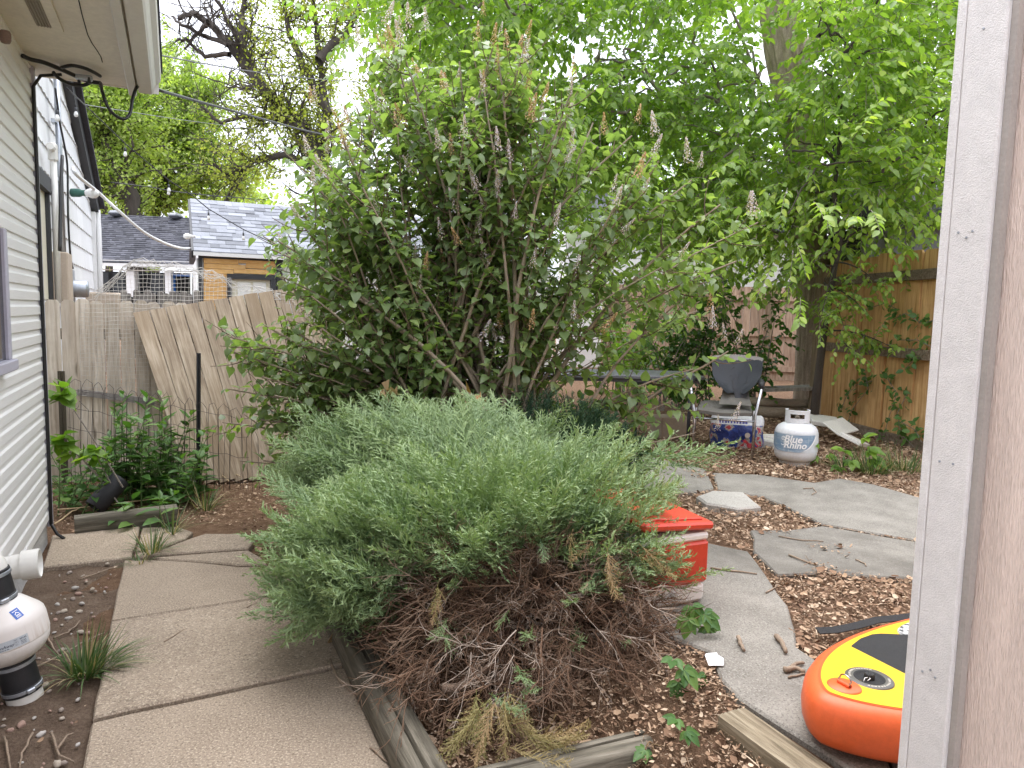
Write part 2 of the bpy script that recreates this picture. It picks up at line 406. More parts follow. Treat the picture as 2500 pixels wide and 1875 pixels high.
slab(path, [(360, 1356), (456, 1318), (500, 1304), (587, 1304), (618, 1322), (606, 1339), (480, 1348)], 0, m_path, dz=.003)
slab(path, [(372, 1360), (480, 1351), (607, 1342), (640, 1360), (652, 1377), (584, 1377), (486, 1368), (395, 1363)], 0, m_path, dz=-.003)
patio = link('concrete_patio', None); tag(patio, 'grey cracked concrete patio slabs strewn with dry leaves', 'patio', kind='structure')
slab(patio, [(1579, 1113), (1721, 1144), (1744, 1192), (1700, 1200), (1640, 1205), (1560, 1195), (1500, 1170), (1500, 1110)], PZ, m_patio)
slab(patio, [(1738, 1154), (1848, 1158), (1986, 1178), (2051, 1168), (2132, 1182), (2248, 1215), (2420, 1262), (2420, 1352), (2240, 1318), (2006, 1279), (1970, 1260), (1909, 1231), (1860, 1211), (1754, 1195)], PZ, m_patio, amt=.012)
slab(patio, [(1831, 1294), (1921, 1294), (2006, 1284), (2240, 1323), (2420, 1358), (2420, 1425), (2235, 1411), (2060, 1403), (2010, 1385), (1990, 1400), (1895, 1402), (1840, 1345), (1838, 1315)], PZ, m_patio, amt=.012)
slab(patio, [(1620, 1290), (1729, 1325), (1828, 1346), (1884, 1423), (1921, 1476), (1941, 1537), (1943, 1578), (1990, 1610), (2060, 1650), (2120, 1715), (2164, 1840), (2240, 2060), (2210, 2060), (2067, 1872), (1807, 1705), (1762, 1657), (1734, 1590), (1660, 1562), (1590, 1530), (1560, 1400)], PZ, m_patio)
slab(patio, [(2064, 1646), (2500, 1600), (2900, 1700), (2900, 2100), (2250, 2100), (2172, 1843), (2127, 1712)], PZ, m_patio)
ss = MB(); ss.prism(wob([G(x, y, PZ+.03) for x, y in [(1701, 1211), (1738, 1197), (1815, 1201), (1858, 1235), (1800, 1240), (1722, 1227)]], .012, .08), PZ-.03, PZ+.03, .012)
tag(ss.build('stepping_stone', m_stone), 'pale flat stepping stone half buried in litter on the patio', 'stone')

# ================================================================== LANDSCAPE TIMBERS
def timber(name, a, b, w_, h_, mat, label, round_=.02, grooves=0, crack=False):
    a, b = Vector(a), Vector(b); L = (b-a).length; x = (b-a).normalized(); t = thing(name, label, 'timber', (a+b)/2, math.atan2(x.y, x.x))
    nseg = max(6, int(L/.1)); prof = []
    for k in range(17):   # rounded top section, left to right
        u = -1+2*k/16; zz = h_/2-(round_*(abs(u)**4)*1.0)
        if grooves and k % 2: zz -= .003
        if crack and k in (9,): zz -= .018
        prof.append((u*w_/2*(1-.0*abs(u)), zz))
    prof += [(w_/2+.002, 0), (w_/2*.96, -h_/2), (-w_/2*.96, -h_/2), (-w_/2-.002, 0)]
    V = []; F_ = []; n = len(prof)
    for i in range(nseg+1):
        s = -L/2+L*i/nseg
        for (yy, zz) in prof:
            V.append((s, yy+.004*mnoise.noise((s*3, yy*20, a.x*7)), zz+.004*mnoise.noise((s*5, yy*30+3, a.y*3))))
    for i in range(nseg):
        for k in range(n): F_.append((i*n+k, (i+1)*n+k, (i+1)*n+(k+1) % n, i*n+(k+1) % n))
    F_ += [tuple(range(n)), tuple(nseg*n+k for k in range(n))[::-1]]
    m = MB(); m.add(V, F_); m.build('beam', mat, t, auto=40); return t
timber('landscape_timber', lw(.662, 1.2, .035), lw(.662, 3.9, .035), .135, .13, m_timber, 'long grey split timber edging the path under the juniper', .035, crack=True)
ca, cb = G(1150, 1915, .09), G(1640, 1775, .12)
timber('landscape_timber', ca-Vector((0, 0, .05)), cb-Vector((0, 0, .05)), .11, .12, m_timber, 'dark cracked timber lying across the bed under the brown juniper tips', .02, crack=True)
timber('landscape_timber', lw(1.525, .7, PZ-.045), lw(1.525, 1.60, PZ-.045), .105, .10, m_timber2, 'ridged tan timber along the patio edge near the paddle board', .006, grooves=1)
pa, pb = G(160, 1278, .05), G(437, 1252, .05); pb = pa+(pb-pa)*1.0
timber('landscape_timber', G(182, 1292, .02)+Vector((0, 0, .02)), G(432, 1262, .02)+Vector((0, 0, .02)), .11, .13, m_timber, 'short grey timber in front of the weeds at the fence', .035)

# ================================================================== NEAR HOUSE (left)
HC = G(120, 1312, 0); HRZ = math.atan2(-HD.y, -HD.x)
house = thing('white_house', 'white house with horizontal vinyl siding and lavender grey corner trim', 'house', HC, HRZ)
def HL(px, py, o=0.0):
    p = PL(px, py, HC+RT*o, RT)-HC; return (-p.dot(HD), p.z)   # s toward camera, z
zs = HL(55, 136)[1]; SE = HL(73, 192)[0]
ZSOF = zs
LEN = 6.2
# siding courses (dutch lap)
z0 = .13; ex = .0835; nC = int((ZSOF-z0)/ex)+1
prof = [(.0, -.004), (.013, .0), (.013, .045), (.006, .056), (.003, ex), (.0, ex)]
cm = MB(); V = []; F_ = []
segs = 14
for i in range(segs+1):
    s = .045+(LEN-.045)*i/segs
    for (o, z) in prof: V.append((s, o+.0015*mnoise.noise((s*2.1, z*9, 0)), z))
n = len(prof)
for i in range(segs):
    for k in range(n-1): F_.append((i*n+k, (i+1)*n+k, (i+1)*n+k+1, i*n+k+1))
F_.append(tuple(range(n))[::-1])
cm.add(V, F_); course_me = cm.mesh('siding_course'); course_me.materials.append(m_siding)
for i in range(nC): link('siding_course', course_me, house, (0, 0, z0+i*ex))
b = MB(); b.box((LEN/2, -.1, ZSOF/2+.03), (LEN-.02, .19, ZSOF-.1)); b.build('wall', m_white, house)
b = MB(); b.box((LEN/2+.01, -.09, .06), (LEN-.02, .17, .20), bev=.01); b.build('foundation', m_found, house)
# end wall behind the corner
b = MB(); b.box((.012, -2.5, ZSOF/2+.06), (.02, 4.9, ZSOF-.12)); b.build('end_wall', m_siding, house)
b = MB(); b.box((.018, .012, ZSOF/2+.04), (.062, .026, ZSOF-.08), bev=.004); b.box((-.01, -.03, ZSOF/2+.04), (.02, .06, ZSOF-.08)); b.build('corner_trim', m_lav, house)
b = MB(); b.tube([(.062, .022, .10), (.060, .024, .5), (.062, .022, 1.4), (.060, .024, 2.2), (.062, .022, ZSOF-.12), (.05, .06, ZSOF-.05), (.02, .16, ZSOF-.02)], .0095, 6)
b.tube([(.062, .022, .10), (.05, .05, .03), (.09, .09, .01)], .0095, 6); b.build('cable_run', m_cable, house, True)
# window casing at the left edge of the picture
ws = HL(12, 700, .03)[0]; wz0 = HL(8, 880, .03)[1]; wz1 = HL(8, 560, .03)[1]
b = MB(); b.box((ws+.5, .022, (wz0+wz1)/2), (1.0, .02, wz1-wz0)); wnd = b.build('window', m_glass_d, house)
b = MB(); b.box((ws+.03, .03, (wz0+wz1)/2), (.06, .035, wz1-wz0), bev=.004); b.build('casing', m_lav, wnd)
b = MB(); b.box((ws+.5, .038, wz0-.025), (1.03, .06, .05), bev=.005); b.build('sill', m_lav, wnd)
# soffit, trim board, gutter
OV = .56; s0 = -.16
b = MB(); b.box((s0+LEN/2, OV/2, ZSOF+.008), (LEN, OV, .016)); b.build('soffit', m_soffit, house)
b = MB(); b.box((s0+.012, OV/2-.02, ZSOF+.05), (.022, OV+.04, .11)); b.build('end_board', m_soffit, house)
b = MB(); b.box((s0+LEN/2-.02, OV-.035, ZSOF-.022), (LEN, .045, .035), bev=.004); b.build('soffit_batten', m_gutter, house)
gp = [(OV, .10), (OV, -.03), (OV+.075, -.03), (OV+.085, -.015), (OV+.10, .03), (OV+.125, .055), (OV+.13, .10), (OV+.122, .10), (OV+.118, .058), (OV+.092, .034), (OV+.073, -.022), (OV+.006, -.022), (OV+.006, .10)]
V = []; F_ = []; n = len(gp)
for s in (s0+.04, s0+LEN):
    for (o, z) in gp: V.append((s, o, ZSOF+z))
for k in range(n): F_.append((k, (k+1) % n, n+(k+1) % n, n+k))
F_.append(tuple(range(n)))
b = MB(); b.add(V, F_); b.box((s0+.045, OV+.06, ZSOF+.03), (.006, .11, .11)); b.build('gutter', m_gutter, house)
b = MB(); b.add([(s0, OV+.14, ZSOF+.115), (s0+LEN, OV+.14, ZSOF+.115), (s0+LEN, -2.6, ZSOF+1.5), (s0, -2.6, ZSOF+1.5), (s0, OV+.14, ZSOF+.13), (s0+LEN, OV+.14, ZSOF+.13), (s0+LEN, -2.6, ZSOF+1.52), (s0, -2.6, ZSOF+1.52)], [(0, 1, 2, 3), (7, 6, 5, 4), (0, 4, 5, 1), (0, 3, 7, 4), (1, 5, 6, 2)])
b.build('roof', m_roofd, house)
# soffit crack
b = MB(); cp = []
for (x, y) in [(192, 0), (200, 35), (207, 60), (214, 85), (224, 105), (236, 122), (246, 138), (250, 152)]:
    p = PL(x, y, (0, 0, HC.z+ZSOF-.002), (0, 0, 1))-HC; cp.append((-p.dot(HD), p.dot(RT), ZSOF-.002))
b.tube(cp, .0022, 4); b.build('soffit_crack', m_dark, house)
# soffit vent: frame and louvres
vp = [PL(x, y, (0, 0, HC.z+ZSOF), (0, 0, 1))-HC for x, y in [(30, 0), (128, 0), (155, 73), (68, 62)]]
vs_ = [(-p.dot(HD), p.dot(RT)) for p in vp]; va = sum(v[0] for v in vs_[2:])/2; vo0, vo1 = min(vs_[0][1], vs_[3][1]), max(vs_[1][1], vs_[2][1])
vo0, vo1 = vs_[3][1], vs_[2][1]; vlen = .62; zc = ZSOF-.006
vt = MB(); fw = .045
for (c, d) in (((va+vlen/2, vo0+fw/2, zc), (vlen, fw, .012)), ((va+vlen/2, vo1-fw/2, zc), (vlen, fw, .012)), ((va+fw/2, (vo0+vo1)/2, zc), (fw, vo1-vo0-2*fw, .012)), ((va+vlen-fw/2, (vo0+vo1)/2, zc), (fw, vo1-vo0-2*fw, .012))): vt.box(c, d)
ven = vt.build('soffit_vent', m_soffit, house)
b = MB(); b.box((va+vlen/2, (vo0+vo1)/2, ZSOF-.003), (vlen-2*fw, vo1-vo0-2*fw, .004)); b.build('vent_opening', m_dark, ven)
b = MB(); b.box((0, 0, 0), (.011, vo1-vo0-2*fw, .003), Matrix.Rotation(.6, 3, 'Y')); lm = b.mesh('louvre'); lm.materials.append(m_ventgrey)
k = int((vlen-2*fw)/.0145)
for i in range(k): link('louvre', lm, ven, (va+fw+.008+i*.0145, (vo0+vo1)/2, ZSOF-.009))
b = MB()
for j in range(5): b.box((va+vlen/2, vo0+fw+(vo1-vo0-2*fw)*(j+.5)/5, ZSOF-.013), (vlen-2*fw, .004, .002))
b.build('vent_bar', m_ventgrey, ven)
# socket on the wall under the soffit
p = HL(22, 88, .06)
b = MB(); b.lathe([(0, .02), (.02, .02), (.024, .01), (.024, -.02), (.018, -.034), (0, -.038)], 14, (p[0], .045, p[1])); b.build('lamp_holder', paint('rusty_brown', (.22, .15, .12), .7, .2, 10, .1), house, True)

# black utility cables under the soffit (hang from house)
def CP(px, py, o): p = PL(px, py, HC+RT*o, RT); return p
def SP(px, py, dz=-.03): return PL(px, py, (0, 0, HC.z+ZSOF+dz), (0, 0, 1))
def cable(name, pts, r, mat, label, cat='cable', n=6, group=None, sub=4):
    # catmull-rom smooth
    P_ = [Vector(p) for p in pts]; out = []
    for i in range(len(P_)-1):
        p0, p1, p2, p3 = P_[max(i-1, 0)], P_[i], P_[i+1], P_[min(i+2, len(P_)-1)]
        for k in range(sub):
            t = k/sub; out.append(.5*((2*p1)+(p2-p0)*t+(2*p0-5*p1+4*p2-p3)*t*t+(3*p1-p0-3*p2+p3)*t**3))
    out.append(P_[-1]); b = MB(); b.tube(out, r, n); o = b.build(name, mat, None, True)
    tag(o, label, cat, group); return o, out
cable('utility_cable', [SP(55, 136), SP(75, 145), SP(108, 153), SP(150, 170), SP(190, 188), SP(215, 198), SP(246, 203)], .012, m_cable, 'thick black cable clipped across the soffit of the white house')
cable('utility_cable', [SP(150, 165), SP(175, 160), SP(205, 166), SP(228, 176), SP(245, 186)], .010, m_cable, 'black cable loop bowed upward on the soffit')
cable('utility_cable', [SP(130, 176, -.05), SP(145, 192, -.07), SP(175, 206, -.08), SP(205, 208, -.07), SP(222, 200, -.05)], .010, m_cable, 'black cable loop sagging below the soffit edge')
clamp = thing('cable_clamp', 'small metal clamp joining black cables under the soffit', 'clamp', SP(205, 190, -.035))
b = MB(); b.box((0, 0, 0), (.09, .035, .03), Matrix.Rotation(.4, 3, 'Z'), .006); b.build('body', m_galv, clamp)
for dx in (-.03, .03):
    b = MB(); b.lathe([(0, .012), (.009, .012), (.009, -.022), (0, -.022)], 8, (dx, 0, -.01)); b.build('bolt', m_char, clamp)
dA = 4.55
drop, _ = cable('utility_cable', [SP(246, 203), A(250, 225, 4.3), A(264, 262, 4.3), A(285, 284, 4.35), A(305, 290, 4.4), A(318, 275, 4.45), A(324, 240, 4.5), A(334, 213, 4.55), A(345, 206, 4.6)], .0095, m_cable, 'black cable drip loop hanging off the gutter end')
b = MB(); q0, q1 = A(345, 204, 4.6), A(374, 216, 4.75); b.tube([q0, q0.lerp(q1, .3), q0.lerp(q1, .35), q1], [.016, .018, .012, .010], 8); tag(b.build('cable_grip', paint('cable_grip_grey', (.2, .2, .21), .4, .1, 5, 0), None, True), 'grey tapered grip where the service cable leaves the gutter', 'clamp')
cable('service_cable', [A(374, 216, 4.75), A(500, 252, 6.2), A(640, 290, 8.0), A(760, 322, 10.0), A(900, 352, 12.5)], .011, m_cable, 'thick black twisted service cable running toward the trees')
cable('overhead_wire', [A(336, 123, 5.2), A(470, 150, 6.8), A(640, 178, 8.8), A(800, 195, 11), A(1000, 207, 14)], .0065, paint('grey_wire', (.10, .10, .11), .5, .1, 4, 0), 'thin grey overhead wire crossing in front of the bare tree', 'wire')
cable('overhead_wire', [A(175, 250, 9), A(330, 275, 11), A(500, 300, 14), A(760, 330, 18)], .005, paint('pale_wire', (.25, .26, .28), .5, .1, 4, 0), 'faint pale wire behind the black service cable', 'wire')

# ================================================================== FENCES, LEFT
FD = G(150, 1166, 0).dot(HD); FZ = HL(0, 0)[1]
def on_lon(px, py, lon): return PL(px, py, HD*lon, HD)
ztop = on_lon(250, 733, FD).z; bw = (on_lon(250, 735, FD)-on_lon(214, 735, FD)).length
lfence = thing('board_fence', 'bleached dog eared board fence behind the weeds', 'fence', lw(-.9, FD, 0), math.atan2(RT.y, RT.x))
def dogear(w_, h_, t, ear, name, mat):
    b = MB(); pr = [(-w_/2, 0), (w_/2, 0), (w_/2, h_-ear), (w_/2-ear*.55, h_-ear*.25), (w_/2-ear*.9, h_), (-w_/2+ear*.9, h_), (-w_/2+ear*.55, h_-ear*.25), (-w_/2, h_-ear)] if ear else [(-w_/2, 0), (w_/2, 0), (w_/2, h_), (-w_/2, h_)]
    n = len(pr); b.add([(x, -t/2, z) for x, z in pr]+[(x, t/2, z) for x, z in pr], [tuple(range(n)), tuple(range(2*n-1, n-1, -1))]+[(k, n+k, n+(k+1) % n, (k+1) % n) for k in range(n)])
    me = b.mesh(name); me.materials.append(mat); return me
bm_ = [dogear(bw*.955, ztop+.12, .02, .028, 'board', m_fence_l), dogear(bw*.93, ztop+.12, .02, .026, 'board', m_fence_l), dogear(bw*.965, ztop+.12, .02, .03, 'board', m_fence_l)]
x0 = (on_lon(96, 735, FD)-lw(-.9, FD)).dot(RT)
for i in range(19):
    link('board', bm_[i % 3], lfence, (x0+bw*(i-.2), rng.uniform(-.006, .006), -.12+rng.uniform(-.008, .006)), (rng.uniform(-.012, .012), rng.uniform(-.006, .006), rng.uniform(-.02, .02)))
for z in (.35, 1.2):
    b = MB(); b.box((x0+bw*9, .05, z), (bw*20, .04, .09)); b.build('rail', m_rail_r, lfence)
# loose strip lying against the boards
sa, sb = on_lon(188, 957, FD-.06), on_lon(378, 982, FD-.06)
b = MB(); b.bar(sa, sb, .02, .05); tag(b.build('loose_batten', m_picket), 'grey weathered batten across the bleached fence boards', 'batten')

# leaning panel
pn = thing('leaning_fence', 'tan board fence tipped sideways and leaning against the bleached fence', 'fence', on_lon(470, 1160, FD-.45))
TL, TR = on_lon(323, 763, FD-.12), on_lon(800, 690, FD-.02); BLp, BRp = on_lon(462, 1180, FD-.55), on_lon(905, 1150, FD-.48)
nb = 13
for i in range(nb):
    u = (i+.5)/nb; t = TL.lerp(TR, u); bo = BLp.lerp(BRp, u); wv = (TR-TL)/nb
    tw = wv.length*.5-.004 - (.003 if i % 2 else 0); x = (t-bo); L = x.length; ax = x.normalized(); wd = (wv-ax*wv.dot(ax)).normalized(); nn = ax.cross(wd)
    t = t+ax*rng.uniform(-.006, .006); L = (t-bo).length
    b = MB(); R_ = Matrix((wd, -nn, ax)).transposed(); sk = (wv.normalized()).dot(ax)*tw
    pts = []
    for yy in (-.011, .011): pts += [Vector((-tw, yy, 0)), Vector((tw, yy, 0)), Vector((tw, yy, L+sk)), Vector((-tw, yy, L-sk))]
    b.add(pts, [(0, 1, 2, 3), (7, 6, 5, 4), (0, 4, 5, 1), (1, 5, 6, 2), (2, 6, 7, 3), (3, 7, 4, 0)])
    o = b.build('board', m_panel, pn); o.matrix_basis = Matrix.Translation(bo-pn.location) @ R_.to_4x4()
for v in (.2, .8):
    b = MB(); off = Vector((HD.x, HD.y, 0))*.035
    b.bar(BLp.lerp(TL, v)+off, BRp.lerp(TR, v)+off, .03, .07); b.build('rail', m_rail_r, pn, world=True)

# grey pickets behind
pk = thing('picket_fence', 'grey weathered picket fence in front of the dark roofed house', 'fence', A(380, 900, 9.5))
pkm = [dogear(.075, .9, .02, .02, 'picket', m_picket), dogear(.07, .87, .02, .018, 'picket', m_picket)]
a0, a1 = A(300, 709, 9.5), A(478, 709, 9.5)
for i in range(13):
    p = a0.lerp(a1, i/12)-pk.location; link('picket', pkm[i % 2], pk, (p.x, p.y, p.z-.9+rng.uniform(-.015, .015)), (0, rng.uniform(-.02, .02), 0))
b = MB(); b.bar(a0-Vector((0, -.03, .3)), a1-Vector((0, -.03, .3)), .03, .08); b.build('rail', m_picket, pk, world=True)
b = MB(); b.box(A(262, 760, 9.7), (.42, .3, .5), None, .02); b.build('panel', m_beige, pk, world=True)
# ================================================================== WHITE NEIGHBOUR HOUSE (shingle wall)
NL = -1.12  # lateral position of its wall
NP = RT*NL
def NW(px, py, o=0.0):
    p = PL(px, py, NP+RT*o, RT); return (p.dot(HD), p.z)
nh_lon = NW(226, 640)[0]
nh = thing('neighbour_house', 'white house with wavy edged shingle wall beyond the siding corner', 'house', lw(NL, nh_lon, 0), HRZ)
# local: x toward camera (0 at far corner), y outward, z up
def NLc(px, py, o=0.0): a = NW(px, py, o); return (nh_lon-a[0], a[1])
xe = NLc(60, 400)[0]+.8
zr0 = NLc(222, 519)[1]; xr1, zr1 = NLc(152, 215); zsl = (zr1-zr0)/xr1
def rake(x): return zr0+zsl*x
ztopn = rake(xe)
b = MB(); b.add([(0, -.02, 0), (xe, -.02, 0), (xe, -.02, ztopn), (0, -.02, zr0), (0, -2.5, 0), (xe, -2.5, 0), (xe, -2.5, ztopn), (0, -2.5, zr0)], [(0, 1, 2, 3), (4, 7, 6, 5), (0, 3, 7, 4), (1, 5, 6, 2), (3, 2, 6, 7)]); b.build('wall', m_white, nh)
# shingle courses: spacing from the photo near x
c1, c2 = NLc(217, 590)[1], NLc(220, 630)[1]
exn = .26
zc_ = .9; row = 0
while zc_ < ztopn:
    xs_ = -.0 + (.3 if row % 2 else 0); xx = 0.0
    while xx < xe:
        x2 = min(xe, xx + (.3 if (xx == 0 and row % 2) else .62))
        zt = zc_+exn-.006
        if rake(x2) > zc_+.02:
            k = 9; V = []
            for i in range(k+1):
                x = xx+.002+(x2-xx-.004)*i/k; wv = .010*math.sin(i*2.1+row)
                V.append((x, .016, zc_+wv))
            for i in range(k+1):
                x = xx+.002+(x2-xx-.004)*i/k; V.append((x, .002, min(zt, rake(x)-.01)))
            for i in range(k+1): V.append((V[i][0], .0, V[i][2]))
            F_ = [(i, i+1, k+2+i, k+1+i) for i in range(k)]+[(2*k+2+i, 2*k+3+i, i+1, i) for i in range(k)]
            b = MB(); b.add(V, F_); b.build('wall_shingle', m_shingle_w, nh)
        xx = x2
    zc_ += exn; row += 1
# rake boards
b = MB(); b.add([(-.25, .10, rake(-.25)+.02), (xe, .10, ztopn+.02), (xe, .10, ztopn+.22), (-.25, .10, rake(-.25)+.22), (-.25, .0, rake(-.25)+.02), (xe, .0, ztopn+.02), (xe, -.0, ztopn+.22), (-.25, -.0, rake(-.25)+.22)], [(0, 1, 2, 3), (4, 7, 6, 5), (0, 4, 5, 1), (3, 2, 6, 7), (0, 3, 7, 4)]); b.build('rake_board', m_char, nh)
b = MB(); b.add([(-.27, .17, rake(-.27)+.20), (xe, .17, ztopn+.20), (xe, -2.5, ztopn+.20), (-.27, -2.5, rake(-.27)+.20), (-.27, .17, rake(-.27)+.25), (xe, .17, ztopn+.25), (xe, -2.5, ztopn+.25), (-.27, -2.5, rake(-.27)+.25)], [(0, 1, 2, 3), (4, 7, 6, 5), (0, 4, 5, 1), (0, 3, 7, 4)]); b.build('roof', m_roofd, nh)
b = MB(); b.box((.02, .03, zr0/2), (.09, .07, zr0+.02), bev=.005); b.build('corner_board', m_white, nh)
b = MB(); p = NLc(226, 560, .09); b.tube([(-.05, .09, zr0+.05), (-.05, .09, zr0-.10), (.03, .10, zr0-.25), (.03, .10, .4)], .035, 8); b.build('downspout', m_white, nh, True)
# window with dark casing
wx0, wz_ = NLc(105, 520); wx1 = NLc(80, 520)[0]; wzt = NLc(95, 455)[1]; wzb = NLc(100, 730)[1]
b = MB(); b.box(((wx0+wx1)/2+.2, .012, (wzt+wzb)/2), (wx1-wx0+.4, .03, wzt-wzb)); wd = b.build('window', m_cream, nh)
b = MB(); b.box((wx0+.03, .035, (wzt+wzb)/2), (.08, .05, wzt-wzb+.1)); b.build('casing', m_char, wd)
b = MB(); b.box(((wx0+wx1)/2+.15, .045, wzt+.03), (wx1-wx0+.5, .07, .14)); b.build('head_board', m_char, wd)
# conduits and meter
def vpipe(name, px, py0, py1, r, mat, o, n=8):
    a, c = NLc(px, py0, o), NLc(px+((py1-py0)*.035), py1, o); x = (a[0]+c[0])/2
    b = MB(); b.tube([(x, o, max(a[1], c[1])), (x, o, min(a[1], c[1]))], r, n); return b.build(name, mat, nh, True), x
_, cx_ = vpipe('conduit', 138, 180, 620, .028, m_galv, .09)
_, px_ = vpipe('vent_pipe', 130, 375, 740, .030, m_pvc, .10)
a = NLc(129, 372, .10); b = MB(); b.box((a[0], .10, a[1]), (.08, .08, .18), None, .02); b.tube([(a[0]+.02, .1, a[1]+.03), (a[0]+.16, .1, a[1]+.03)], .032, 8); b.build('vent_tee', m_pvc, nh)
for py in (292, 430):
    a = NLc(138, py, .09); b = MB(); b.box((cx_, .06, a[1]), (.14, .05, .035)); b.build('strap', m_galv, nh)
a, c = NLc(148, 615, .1), NLc(163, 735, .1); b = MB(); b.box(((a[0]+c[0])/2, .09, (a[1]+c[1])/2), (abs(a[0]-c[0])+.05, .14, abs(a[1]-c[1])), None, .01); b.build('cable_cover', m_beige, nh)
a = NLc(182, 705, .12); b = MB(); b.box((a[0]+.08, .06, a[1]), (.3, .12, .42), None, .01); mt = b.build('meter_box', m_galv, nh)
b = MB(); b.lathe([(0, .16), (.085, .155), (.095, .13), (.095, 0)], 16, (a[0], .10, a[1]), Matrix.Rotation(-math.pi/2, 3, 'X')); b.build('meter_dial', m_galv, mt, True)
def npt(px, py, o): x, z = NLc(px, py, o); return nh.location + Vector((0, 0, z)) - HD*x + RT*o
cable('hanging_cable', [npt(135, 215, .14), npt(141, 262, .14), npt(146, 300, .14), npt(160, 370, .15), npt(165, 420, .15), npt(166, 520, .15), npt(170, 600, .15), npt(174, 640, .15), npt(178, 655, .15)], .010, m_cable, 'thin black cord hanging down the white shingle wall')
cable('hanging_cable', [npt(152, 380, .15), npt(149, 450, .15), npt(147, 540, .15), npt(146, 612, .15)], .016, m_cable, 'black cable running beside the steel conduit on the white wall')
cable('white_cable', [npt(178, 410, .2), npt(188, 428, .25), A(240, 470, 9.0), A(290, 515, 9.2), A(350, 566, 9.6), A(400, 593, 10.2), A(440, 606, 10.8), A(472, 607, 11.2)], .020, m_white, 'white sagging cable between the neighbour wall and the shed gable')

# string lights
m_bulb = paint('clear_bulb', (.80, .80, .78), .15, .05, 3, 0)
def bulb_mesh():
    b = MB(); b.lathe([(0, .0), (.018, .0), (.018, -.055), (.014, -.06)], 10); b.cur = 1; b.lathe([(.014, -.058), (.026, -.085), (.03, -.11), (.024, -.135), (0, -.145)], 10); b.cur = 0
    b.tube([(0, 0, .06), (0, 0, 0)], .005, 5); me = b.mesh('bulb', True); me.materials.append(m_char); me.materials.append(m_bulb); return me
bme = bulb_mesh()
def lights(pts, bulbs, label):
    t = thing('string_lights', label, 'string lights', pts[0]); P_ = [Vector(p) for p in pts]; out = []
    for i in range(len(P_)-1):
        for k in range(4): out.append(P_[i].lerp(P_[i+1], k/4))
    out.append(P_[-1]); b = MB(); b.tube(out, .007, 5); b.build('cord', m_cable, t, True, world=True)
    for (x, y, D, s) in bulbs: o = link('bulb', bme, t, A(x, y, D)-t.location-Vector((0, 0, .06*s))); o.scale = (s, s, s)
lights([npt(163, 215, .3), A(220, 268, 8.2), A(305, 350, 8.6), A(370, 405, 9), A(412, 440, 9.3), A(470, 478, 9.6), A(509, 510, 9.8), A(594, 560, 10), A(674, 597, 10.2), A(760, 630, 10.4)],
       [(305, 352, 8.6, .7), (412, 442, 9.3, .7), (509, 511, 9.8, .7), (594, 561, 10, .7), (674, 598, 10.2, .7)], 'string of clear bulbs sagging from the white house across the shed roof')
lights([A(270, 445, 9.5), A(360, 456, 10), A(430, 468, 10.5), A(520, 478, 11.5), A(640, 487, 13)], [(411, 452, 9.9, .65)], 'second thin light string in front of the green trees')
for (px, py, lab) in ((185, 262, 'single clear bulb hanging under the dark rake board'), (139, 268, 'clear bulb hanging beside the steel conduit')):
    p = npt(px, py, .22); o = link('light_bulb', bme, None, p); o.scale = (.7,)*3; tag(o, lab, 'bulb')
fl = thing('flood_light', 'green based flood bulb sticking out of the rake board', 'lamp', npt(200, 471, .15))
R_ = Matrix.Rotation(math.pi/2, 3, 'Y'); b = MB(); b.lathe([(0, -.12), (.05, -.12), (.05, -.03), (.035, 0), (.035, .05)], 12, R=R_); b.build('socket', paint('green_socket', (.03, .12, .09), .5, .1, 5, 0), fl, True)
b = MB(); b.lathe([(.03, .04), (.045, .07), (.062, .12), (.06, .16), (.035, .19), (0, .2)], 14, R=R_); b.build('bulb', m_bulb, fl, True)

# ================================================================== DARK ROOFED HOUSE
DD = 15.0
dh = thing('dark_roof_house', 'low house with charcoal shingle roof and white eave behind the fence', 'house', A(345, 760, DD)-Vector((0, 0, A(345, 760, DD).z)))
def dbox(name, x0, y0, x1, y1, D, th, mat, parent=None, bev=0):
    a, c = A(x0, y0, D), A(x1, y1, D); b = MB(); b.box(((a.x+c.x)/2, D+th/2, (a.z+c.z)/2), (abs(c.x-a.x), th, abs(a.z-c.z)), None, bev)
    root = parent
    while root.parent is not None: root = root.parent
    b.v = [(v[0]-root.location.x, v[1]-root.location.y, v[2]-root.location.z) for v in b.v]
    return b.build(name, mat, parent)
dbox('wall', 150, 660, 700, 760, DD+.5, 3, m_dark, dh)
a0, a1 = A(195, 638, DD-.1), A(560, 650, DD-.1); r0, r1 = A(195, 521, DD+2.2), A(560, 535, DD+2.2)
rows = 24
roofd = MB(); roofd.add([a0-Vector((0, 0, .03)), a1-Vector((0, 0, .03)), r1-Vector((0, 0, .03)), r0-Vector((0, 0, .03))], [(0, 1, 2, 3)]); roof = roofd.build('roof', m_roofd, dh, world=True)
sh = [MB() for _ in range(5)]
for j in range(rows):
    v0, v1 = j/rows, (j+1)/rows; u = rng.uniform(-.03, 0)
    while u < 1:
        u2 = min(1, u+rng.uniform(.012, .05)); uu = max(0, u); k = rng.randrange(5); z = rng.uniform(.004, .022)
        q = [a0.lerp(r0, v0).lerp(a1.lerp(r1, v0), uu), a0.lerp(r0, v0).lerp(a1.lerp(r1, v0), u2), a0.lerp(r0, v1).lerp(a1.lerp(r1, v1), u2), a0.lerp(r0, v1).lerp(a1.lerp(r1, v1), uu)]
        q = [q[0]+Vector((0, 0, z)), q[1]+Vector((0, 0, z)), q[2], q[3]]
        bb = q[0]-Vector((0, 0, .03)), q[1]-Vector((0, 0, .03)); sh[k].add(q+list(bb), [(0, 1, 2, 3), (4, 5, 1, 0)]); u = u2
